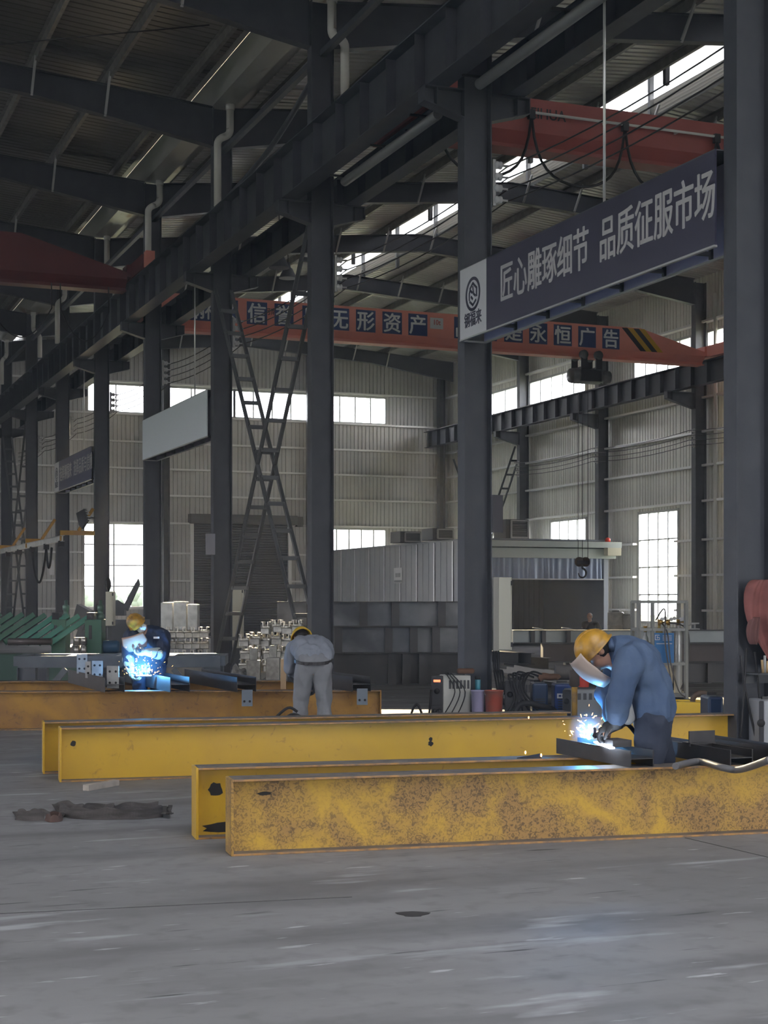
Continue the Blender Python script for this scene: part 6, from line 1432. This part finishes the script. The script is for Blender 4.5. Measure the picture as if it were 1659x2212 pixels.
hd = [(CR * -0.75 - UP * 0.35 + CF * 0.25).normalized(), (CR * -0.7 - UP * 0.4 - CF * 0.2).normalized()]
for i in (0, 1):
    limb(mb, [spine[3], sh[i], el[i], wr[i]], [0.07, 0.055, 0.043, 0.03]); limb(mb, [spine[0], hip[i], kn[i], an[i]], [0.09, 0.085, 0.055, 0.04]); hand_shapes(mb, wr[i], hd[i], -UP if i == 0 else -UP + CF * -0.4, 0.75, 0.80, 1 if i == 0 else -1)
    limb(mb, [an[i], an[i] - CR * 0.15 - UP * 0.03], [0.038, 0.03])
body = fuse(mb, 'body', SKIN, P.o, 0.0075, 3)
face_bits(hc_, up_, fw_, P.o)
JK = mat('jacket_faded_blue', (0.052, 0.088, 0.165), 0.8, col2=(0.075, 0.115, 0.19), scale=5, bump=0.25, bscale=26)
mb = MB(); limb(mb, [W(0.015, 0.79), spine[1], spine[2], spine[3]], [0.150, 0.148, 0.150, 0.112]); limb(mb, [W(0.012, 0.79, -0.06), W(-0.02, 0.95, -0.06), W(-0.09, 1.09, -0.10)], [0.135, 0.13, 0.125]); limb(mb, [W(0.012, 0.79, 0.06), W(-0.02, 0.95, 0.06), W(-0.09, 1.09, 0.10)], [0.135, 0.13, 0.125])
limb(mb, [spine[3], W(-0.245, 1.178)], [0.10, 0.078])
for i in (0, 1): limb(mb, [W(-0.12, 1.12, -0.1 if i == 0 else 0.1), sh[i], el[i], el[i] + (wr[i] - el[i]) * 0.72], [0.115, 0.098, 0.078, 0.062])
fuse(mb, 'jacket', JK, P.o, 0.010, 3, 0.020, 7.0, 2)
mb = MB(); pts = [W(-0.262 + 0.012 * math.cos(t) * 0, 1.168, 0) + (UP * math.cos(t) * 0.85 - CR * 0.1 * math.cos(t)).normalized() * 0.080 * math.cos(t) * (1 if math.cos(t) >= 0 else 1) + CF * 0.080 * math.sin(t) for t in [2 * math.pi * i / 20 for i in range(21)]]
mb.tube([Vector(p) for p in pts], 0.021, 8); mb.build('collar', JK, P.o, smooth=True)
TR = mat('trousers_navy_grey', (0.022, 0.030, 0.052), 0.8, col2=(0.035, 0.044, 0.066), scale=4, bump=0.3, bscale=22)
mb = MB()
for i in (0, 1): limb(mb, [W(0.03, 0.74), hip[i] - UP * 0.06, kn[i] + UP * 0.02, an[i] + UP * 0.02], [0.115, 0.112, 0.098, 0.086])
fuse(mb, 'trousers', TR, P.o, 0.010, 3, 0.020, 7.5, 5)
mb = MB()
for i in (0, 1): shoe(mb, an[i], -CR)
fuse(mb, 'boots', mat('boots_black', (0.02, 0.02, 0.022), 0.5), P.o, 0.008, 3)
GLV = mat('glove_grey', (0.28, 0.29, 0.29), 0.85, bump=0.3, bscale=40); GLD = mat('glove_dark', (0.05, 0.052, 0.055), 0.8)
for i, mm in ((0, GLD), (1, GLV)):
    mb = MB(); hand_shapes(mb, wr[i], hd[i], -UP if i == 0 else -UP - CF * 0.4, 0.75, 1.14, 1 if i == 0 else -1); limb(mb, [el[i] + (wr[i] - el[i]) * 0.62, wr[i]], [0.068 if i else 0.06, 0.042]); fuse(mb, 'work_glove', mm, P.o, 0.0055, 2)
mb = MB(); limb(mb, [W(-0.195, 0.83, -0.12), W(-0.165, 0.74, -0.1)], [0.055, 0.05]); fuse(mb, 'cuff', GLV, P.o, 0.01, 3)
hardhat(hc_, up_, fw_, P.o)
def shield(name, c, up, fw, w, h, m, parent, bend=1.0):
    """curved face shield, outer side along fw"""
    sd_ = up.cross(fw).normalized(); mb = MB(); N, Mn = 16, 8; V = []
    for j in range(Mn + 1):
        t = j / Mn - 0.5; row = []
        for i in range(N + 1):
            s = (i / N - 0.5) * 2; wd = w / 2 * (1 - 0.25 * max(-t, 0) * 2 - 0.12 * max(t, 0) * 2); row.append(mb.bm.verts.new(c + up * t * h + sd_ * math.sin(s * bend) / math.sin(bend) * wd + fw * (math.cos(s * bend) - 1) * wd * 0.9 - fw * 0.03 * (t * 2) ** 2))
        V.append(row)
    for j in range(Mn):
        for i in range(N): mb.bm.faces.new((V[j][i], V[j][i + 1], V[j + 1][i + 1], V[j + 1][i])).smooth = True
    o = mb.build(name, m, parent); so = o.modifiers.new('th', 'SOLIDIFY'); so.thickness = 0.005; return o
SHB = mat('shield_brown', (0.42, 0.34, 0.29), 0.45)
su = (CR * 0.80 - UP * 0.58).normalized(); sf = (CR * -0.52 - UP * 0.74 - CF * 0.42).normalized()
shd = shield('face_shield', W(-0.425, 0.998, -0.06), -su, sf, 0.23, 0.27, SHB, P.o, 0.9)
# torch in the near hand
h0 = wr[0] + hd[0] * 0.09 - UP * 0.03; arc1 = onZ(1272, 1597, zt + 0.112)
tor = thing('welding_torch', 'black welding torch held by the stooping welder', 'torch', h0)
MB().tube([h0 + CR * 0.12 + UP * 0.05, h0, h0 - CR * 0.06 - UP * 0.015], 0.017, 10).build('handle', BLACK, tor)
MB().tube(smooth_path([h0 - CR * 0.06 - UP * 0.015, h0 * 0.4 + arc1 * 0.6 + UP * 0.055, arc1 + UP * 0.035 + CR * 0.012], 6), 0.010, 10, r2=0.012).build('gooseneck', WDARK, tor)
MB().tube(smooth_path([h0 + CR * 0.12 + UP * 0.05, h0 + CR * 0.2 + UP * 0.03 + CF * 0.1, W(0.12, 0.35, 0.35), W(0.3, 0.05, 0.5)], 6), 0.014, 8).build('hose', BLACK, tor)

# ---- worker in grey, from behind
P = Person('person in pale grey work clothes bending forward, seen from behind', 677, 16.4); W = P.W
up_ = (UP * 0.55 + CF * 0.80 - CR * 0.22).normalized(); fw_ = (-UP * 0.82 + CF * 0.52 - CR * 0.2).normalized(); hc_ = W(-0.155, 1.075, 0.56)
spine = [W(0.0, 0.80, 0), W(0.0, 0.90, 0.10), W(-0.03, 0.99, 0.24), W(-0.07, 1.035, 0.37), W(-0.11, 1.05, 0.45)]
sh = [W(-0.235, 0.985, 0.35), W(0.115, 1.00, 0.36)]; el = [W(-0.265, 0.76, 0.40), W(0.10, 0.76, 0.47)]; wr = [W(-0.20, 0.60, 0.55), W(-0.02, 0.60, 0.60)]
hip = [W(-0.085, 0.80), W(0.09, 0.80)]; kn = [W(-0.135, 0.44, 0.05), W(0.115, 0.44, 0.02)]; an = [W(-0.16, 0.07, -0.02), W(0.125, 0.07, -0.02)]
mb = MB(); limb(mb, spine, [0.11, 0.105, 0.115, 0.09, 0.055]); head_shapes(mb, hc_, up_, fw_); limb(mb, [spine[-1], hc_ - up_ * 0.08], [0.056, 0.056])
for i in (0, 1):
    limb(mb, [spine[3], sh[i], el[i], wr[i]], [0.07, 0.055, 0.043, 0.03]); limb(mb, [spine[0], hip[i], kn[i], an[i]], [0.09, 0.085, 0.055, 0.04]); hand_shapes(mb, wr[i], (CF * 0.5 - UP * 0.8), CR if i == 0 else -CR, 0.6, 0.80, 1 if i else -1); limb(mb, [an[i], an[i] + CF * 0.15 - UP * 0.03], [0.038, 0.03])
fuse(mb, 'body', SKIN, P.o, 0.0085, 3); face_bits(hc_, up_, fw_, P.o)
SHG = mat('shirt_bluegrey', (0.24, 0.26, 0.30), 0.85, col2=(0.20, 0.22, 0.26), scale=5, bump=0.25, bscale=26)
mb = MB()
for k in (-0.075, 0.0, 0.075): limb(mb, [W(k, 0.905, 0.03), W(k * 1.2, 0.94, 0.10), W(k * 1.25 - 0.03, 0.99, 0.23), W(k * 1.0 - 0.07, 1.03, 0.36)], [0.118, 0.122, 0.128, 0.10])
for i in (0, 1): limb(mb, [W(-0.16 if i == 0 else 0.04, 1.0, 0.32), sh[i], el[i], el[i] + (wr[i] - el[i]) * 0.3], [0.105, 0.088, 0.07, 0.062])
fuse(mb, 'shirt', SHG, P.o, 0.010, 3, 0.018, 7.5, 8)
PTG = mat('trousers_pale_grey', (0.22, 0.225, 0.24), 0.85, col2=(0.18, 0.185, 0.20), scale=5, bump=0.25, bscale=24)
mb = MB(); limb(mb, [W(-0.06, 0.855, 0.0), W(0.06, 0.855, 0.0)], [0.117, 0.117])
for i in (0, 1): limb(mb, [W(0.0, 0.82), hip[i] - CF * 0.015, kn[i], an[i] + UP * 0.02], [0.118, 0.108, 0.078, 0.074])
fuse(mb, 'trousers', PTG, P.o, 0.010, 3, 0.018, 7.5, 11)
mb = MB(); pts = [W(0.199 * math.cos(t), 0.868 + 0.03 * math.sin(t), 0.0 + 0.152 * math.sin(t)) for t in [2 * math.pi * i / 28 for i in range(29)]]
for a, b in zip(pts, pts[1:]): mb.bar(a, b, 0.008, 0.034)
mb.build('belt', mat('belt_dark', (0.03, 0.028, 0.03), 0.5), P.o)
mb = MB()
for i in (0, 1): shoe(mb, an[i], CF)
fuse(mb, 'boots', MATS['boots_black'], P.o, 0.009, 3)
for i in (0, 1):
    mb = MB(); hand_shapes(mb, wr[i], (CF * 0.5 - UP * 0.8), CR if i == 0 else -CR, 0.6, 1.12, 1 if i else -1); limb(mb, [el[i] + (wr[i] - el[i]) * 0.4, wr[i]], [0.055, 0.04]); fuse(mb, 'work_glove', GLD, P.o, 0.0065, 2)
hardhat(hc_, up_, fw_, P.o, mat('hardhat_clean_yellow', (0.66, 0.42, 0.03), 0.35, coat=0.3))

# ---- welder in navy at the left, facing the camera
P = Person('person in navy work clothes and yellow hard hat welding at the left, shield in hand', 318, 18.9); W = P.W
up_ = (CR * -0.62 + UP * 0.72 - CF * 0.30).normalized(); fw_ = (CR * 0.48 - UP * 0.25 - CF * 0.84); fw_ = (fw_ - up_ * fw_.dot(up_)).normalized(); hc_ = W(-0.085, 1.215, -0.20)
spine = [W(0.02, 0.80, 0.12), W(0.01, 0.95, 0.06), W(0.0, 1.06, -0.04), W(-0.02, 1.13, -0.11), W(-0.04, 1.16, -0.15)]
sh = [W(-0.20, 1.07, -0.06), W(0.20, 1.06, -0.04)]; el = [W(-0.225, 0.84, -0.12), W(0.22, 0.855, -0.16)]; wr = [W(-0.16, 0.66, -0.26), W(0.045, 0.885, -0.34)]
hip = [W(-0.08, 0.80, 0.12), W(0.10, 0.80, 0.12)]; kn = [W(-0.10, 0.44, 0.05), W(0.12, 0.44, 0.07)]; an = [W(-0.10, 0.07, 0.12), W(0.13, 0.07, 0.12)]
hd = [(CR * 0.35 - UP * 0.85 - CF * 0.3).normalized(), (CR * -0.95 - UP * 0.15 + CF * 0.1).normalized()]
mb = MB(); limb(mb, spine, [0.11, 0.105, 0.115, 0.09, 0.055]); head_shapes(mb, hc_, up_, fw_); limb(mb, [spine[-1], hc_ - up_ * 0.08], [0.056, 0.056])
for i in (0, 1):
    limb(mb, [spine[3], sh[i], el[i], wr[i]], [0.07, 0.055, 0.043, 0.03]); limb(mb, [spine[0], hip[i], kn[i], an[i]], [0.09, 0.085, 0.055, 0.04]); hand_shapes(mb, wr[i], hd[i], CR if i == 0 else -CF * 0.3 + UP, 0.7, 0.80, 1); limb(mb, [an[i], an[i] - CF * 0.15 - UP * 0.03], [0.038, 0.03])
fuse(mb, 'body', SKIN, P.o, 0.0085, 3); face_bits(hc_, up_, fw_, P.o)
NV = mat('workwear_navy', (0.020, 0.030, 0.062), 0.8, col2=(0.028, 0.04, 0.075), scale=4, bump=0.3, bscale=24)
mb = MB()
for k in (-0.085, 0.0, 0.085): limb(mb, [W(0.02 + k, 0.78, 0.11), W(0.01 + k, 0.95, 0.05), W(k, 1.05, -0.03), W(k * 0.7 - 0.02, 1.11, -0.09)], [0.125, 0.122, 0.125, 0.10])
for i in (0, 1): limb(mb, [W(-0.12 if i == 0 else 0.12, 1.08, -0.06), sh[i], el[i], el[i] + (wr[i] - el[i]) * 0.5], [0.11, 0.092, 0.074, 0.06])
fuse(mb, 'jacket', NV, P.o, 0.010, 3, 0.018, 7.5, 14)
mb = MB()
for i in (0, 1): limb(mb, [W(0.01, 0.82, 0.12), hip[i], kn[i], an[i] + UP * 0.02], [0.125, 0.12, 0.09, 0.08])
fuse(mb, 'trousers', NV, P.o, 0.010, 3, 0.018, 7.5, 17)
mb = MB(); mb.box8(W(0.14, 1.055, -0.185), CR * 0.035, CF * 0.003, UP * 0.012); mb.build('chest_badge', LETTER, P.o)
mb = MB()
for i in (0, 1): shoe(mb, an[i], -CF)
fuse(mb, 'boots', MATS['boots_black'], P.o, 0.009, 3)
GLP = mat('gauntlet_pale', (0.52, 0.55, 0.46), 0.85, bump=0.2, bscale=30)
for i in (0, 1):
    mb = MB(); hand_shapes(mb, wr[i], hd[i], CR if i == 0 else -CF * 0.3 + UP, 0.7, 1.14, 1); limb(mb, [el[i] + (wr[i] - el[i]) * 0.30, wr[i]], [0.075, 0.046]); fuse(mb, 'gauntlet', GLP, P.o, 0.0065, 2)
mb = MB(); sd_ = up_.cross(fw_).normalized(); ell(mb, hc_ + fw_ * 0.075 - up_ * 0.055, sd_ * 0.062, fw_ * 0.045, up_ * 0.045); mb.build('face_mask', mat('mask_white', (0.68, 0.68, 0.68), 0.8), P.o, smooth=True)
hardhat(hc_, up_, fw_, P.o)
sh3 = thing('welding_shield', 'brown hand shield held at the chest by the welder in navy', 'welding shield', W(-0.10, 0.95, -0.3))
shield('shield_plate', W(-0.10, 0.985, -0.33), (UP * 0.85 - CR * 0.25 - CF * 0.4).normalized(), (-CF + UP * -0.3 + CR * 0.1).normalized(), 0.30, 0.20, mat('shield_tan', (0.42, 0.27, 0.20), 0.45), sh3, 0.9)
MB().tube([W(-0.04, 0.93, -0.36), W(-0.01, 0.86, -0.36)], 0.014, 8).build('grip', BLACK, sh3)
arc3 = atD(305, 1459, 18.35)
t3 = thing('welding_torch', 'black welding torch held low by the welder in navy', 'torch', wr[0])
h0 = wr[0] + hd[0] * 0.085; MB().tube(smooth_path([h0 + UP * 0.12 - CR * 0.05, h0, h0 * 0.35 + arc3 * 0.65 + UP * 0.02, arc3 + UP * 0.015], 6), 0.012, 8).build('gooseneck', WDARK, t3)
MB().tube(smooth_path([h0 + UP * 0.12 - CR * 0.05, W(-0.32, 0.66, -0.1), W(-0.4, 0.3, 0.1), W(-0.45, 0.02, 0.3)], 6), 0.014, 8).build('hose', BLACK, t3)

# ---- person sitting far off inside the booth
P = Person('person in dark clothes sitting far off in the dark booth opening', 1276, 47.0); W = P.W
up_ = UP.copy(); fw_ = (-CF * 0.9 - CR * 0.35).normalized(); hc_ = W(-0.04, 1.02, -0.05)
mb = MB(); limb(mb, [W(0, 0.50, 0.1), W(0.0, 0.70, 0.05), W(-0.01, 0.84, 0.0)], [0.13, 0.11, 0.08]); head_shapes(mb, hc_, up_, fw_)
for s, el_, wr_ in ((-1, W(-0.25, 0.62, -0.12), W(-0.12, 0.55, -0.34)), (1, W(0.26, 0.62, -0.1), W(0.05, 0.58, -0.32))):
    limb(mb, [W(0, 0.8, 0.02), W(s * 0.18, 0.80, 0.02), el_, wr_], [0.07, 0.055, 0.043, 0.03]); hand_shapes(mb, wr_, -CR * s - CF * 0.3, -UP, 0.6); limb(mb, [W(s * 0.09, 0.50, 0.1), W(s * 0.14, 0.50, -0.33), W(s * 0.14, 0.07, -0.36)], [0.09, 0.06, 0.045]); limb(mb, [W(s * 0.14, 0.06, -0.36), W(s * 0.14, 0.04, -0.5)], [0.04, 0.035])
fuse(mb, 'body', SKIN, P.o, 0.011, 3); face_bits(hc_, up_, fw_, P.o)
mb = MB(); limb(mb, [W(0, 0.50, 0.1), W(0.0, 0.70, 0.05), W(-0.0, 0.80, 0.02)], [0.17, 0.155, 0.12])
for s, el_, wr_ in ((-1, W(-0.25, 0.62, -0.12), W(-0.12, 0.55, -0.34)), (1, W(0.26, 0.62, -0.1), W(0.05, 0.58, -0.32))): limb(mb, [W(s * 0.1, 0.8, 0.02), W(s * 0.18, 0.80, 0.02), el_, wr_], [0.10, 0.085, 0.065, 0.045])
fuse(mb, 'jacket', mat('jacket_black', (0.022, 0.022, 0.025), 0.8), P.o, 0.013, 4)
mb = MB()
for s in (-1, 1): limb(mb, [W(s * 0.09, 0.50, 0.1), W(s * 0.14, 0.50, -0.33), W(s * 0.14, 0.10, -0.36)], [0.115, 0.085, 0.07]); shoe(mb, W(s * 0.14, 0.07, -0.36), -CF)
fuse(mb, 'trousers', mat('trousers_black', (0.02, 0.02, 0.022), 0.8), P.o, 0.013, 4)
mb = MB(); c = W(0, 0, 0.12); mb.box8(c + UP * 0.185, CR * 0.2, CF * 0.17, UP * 0.185); tag(mb.build('seat_crate', STEEL2), 'dark crate under the person sitting in the booth opening', 'crate')

# ---- welding light: arcs, glowing seam, sparks, smoke
ARC = mat('arc_light', (1, 1, 1), 0.5, emit=(0.35, 0.62, 1.0), estr=18.0); SEAM = mat('molten_seam', (1, 1, 1), 0.5, emit=(0.70, 0.82, 1.0), estr=14.0); SPK = mat('spark', (1, 0.5, 0.1), 0.5, emit=(1.0, 0.42, 0.11), estr=5.0)
def arc(lab, c, r, power, seam=None, lift=0.05):
    o = thing('welding_arc', lab, 'welding arc', c)
    mb = MB(); ell(mb, c + UP * r * 0.6, CR * r, CF * r, UP * r * 0.8, 14, 8); mb.build('arc_core', ARC, o, smooth=True)
    if seam: mb = MB(); mb.bar(seam[0], seam[1], 0.035, 0.010); mb.build('glowing_seam', SEAM, o)
    l = bpy.data.lights.new('arc_lamp', 'POINT'); lo = bpy.data.objects.new('arc_lamp', l); COL.objects.link(lo); l.energy = power; l.color = (0.10, 0.45, 1.0); l.shadow_soft_size = 0.02; lo.location = c + UP * lift - CF * 0.03
    return o
def sparks(lab, c, n, seed, r=0.3, up=0.35, back=0.0):
    r_ = random.Random(seed); mb = MB()
    for _ in range(n):
        a = r_.uniform(0, 6.28); d = (0.18 + abs(r_.gauss(0, 0.5))) * r; h = (0.05 + abs(r_.gauss(0.15, 0.45))) * up; p = c + CR * (d * math.cos(a)) + CF * 0.5 * d * math.sin(a) + UP * h
        v = (CR * math.cos(a) * 0.7 + UP * r_.uniform(-0.2, 1.0) + CF * 0.2 * math.sin(a)).normalized() * r_.uniform(0.004, 0.022); w = r_.uniform(0.0012, 0.0028)
        mb.bar(p, p + v, w * 1.6, w * 1.6)
    return tag(mb.build('welding_sparks', SPK), lab, 'sparks', kind='stuff')
sA, sB = onZ(1288, 1603, zt + 0.114), onZ(1322, 1616, zt + 0.114)
arc('white-blue welding arc and glowing seam at the torch of the stooping welder', arc1, 0.012, 28, (sA, sB))
arc('white-blue welding arc at the torch of the welder in navy', arc3, 0.015, 28, (arc3 - CR * 0.06, arc3 + CR * 0.12))
sparks('orange sparks flying up around the arc of the stooping welder', arc1, 75, 3, 0.17, 0.16)
sparks('orange and white sparks around the arc of the welder in navy', arc3, 95, 5, 0.27, 0.24)
for k, (px, py) in enumerate(((1135, 1628), (1169, 1634), (1142, 1552))):
    p = onZ(px, py, 0.466 if py > 1600 else 0.47); mb = MB(); ell(mb, p + UP * 0.008, CR * 0.006, CF * 0.006, UP * 0.012, 8, 6); tag(mb.build('spark', SPK), 'small glowing spark landed on a yellow girder', 'spark', 'landed sparks')
def volume_mat(name, dens, col, soft=None, aniso=0.0):
    m = bpy.data.materials.new(name); m.use_nodes = True; t = m.node_tree; t.nodes.clear(); o = t.nodes.new('ShaderNodeOutputMaterial'); v = t.nodes.new('ShaderNodeVolumeScatter')
    v.inputs['Density'].default_value = dens; v.inputs['Color'].default_value = (*col, 1); v.inputs['Anisotropy'].default_value = aniso; t.links.new(v.outputs[0], o.inputs['Volume'])
    if soft:
        c = t.nodes.new('ShaderNodeTexCoord'); l = t.nodes.new('ShaderNodeVectorMath'); l.operation = 'DISTANCE'; l.inputs[1].default_value = (0, 0, soft); t.links.new(c.outputs['Object'], l.inputs[0])
        r = t.nodes.new('ShaderNodeMapRange'); r.inputs['From Min'].default_value = 0.0; r.inputs['From Max'].default_value = soft; r.inputs['To Min'].default_value = dens; r.inputs['To Max'].default_value = 0.0
        t.links.new(l.outputs['Value'], r.inputs['Value']); t.links.new(r.outputs[0], v.inputs['Density'])
    return m
def smoke(lab, c, r, dens):
    mb = MB(); ell(mb, c + UP * r, CR * r, CF * r, UP * r, 18, 10); return tag(mb.build('welding_smoke', volume_mat('smoke_%d' % int(dens * 100), dens, (0.75, 0.85, 1), r)), lab, 'smoke', kind='stuff')
smoke('thin bluish smoke around the arc of the stooping welder', arc1 - UP * 0.09, 0.15, 0.55)
smoke('thin bluish smoke around the arc of the welder in navy', arc3 - UP * 0.06, 0.26, 0.42)
mb = MB(); mb.box(XLW - 3, XRW + 3, YF - 4, YB + 3, -0.2, 15.0)
hz = tag(mb.build('dust_haze', volume_mat('haze', HAZE, (0.88, 0.92, 1.0), None, 0.0)), 'thin dusty haze filling the whole hall', 'haze', kind='stuff'); hz.display_type = 'WIRE'
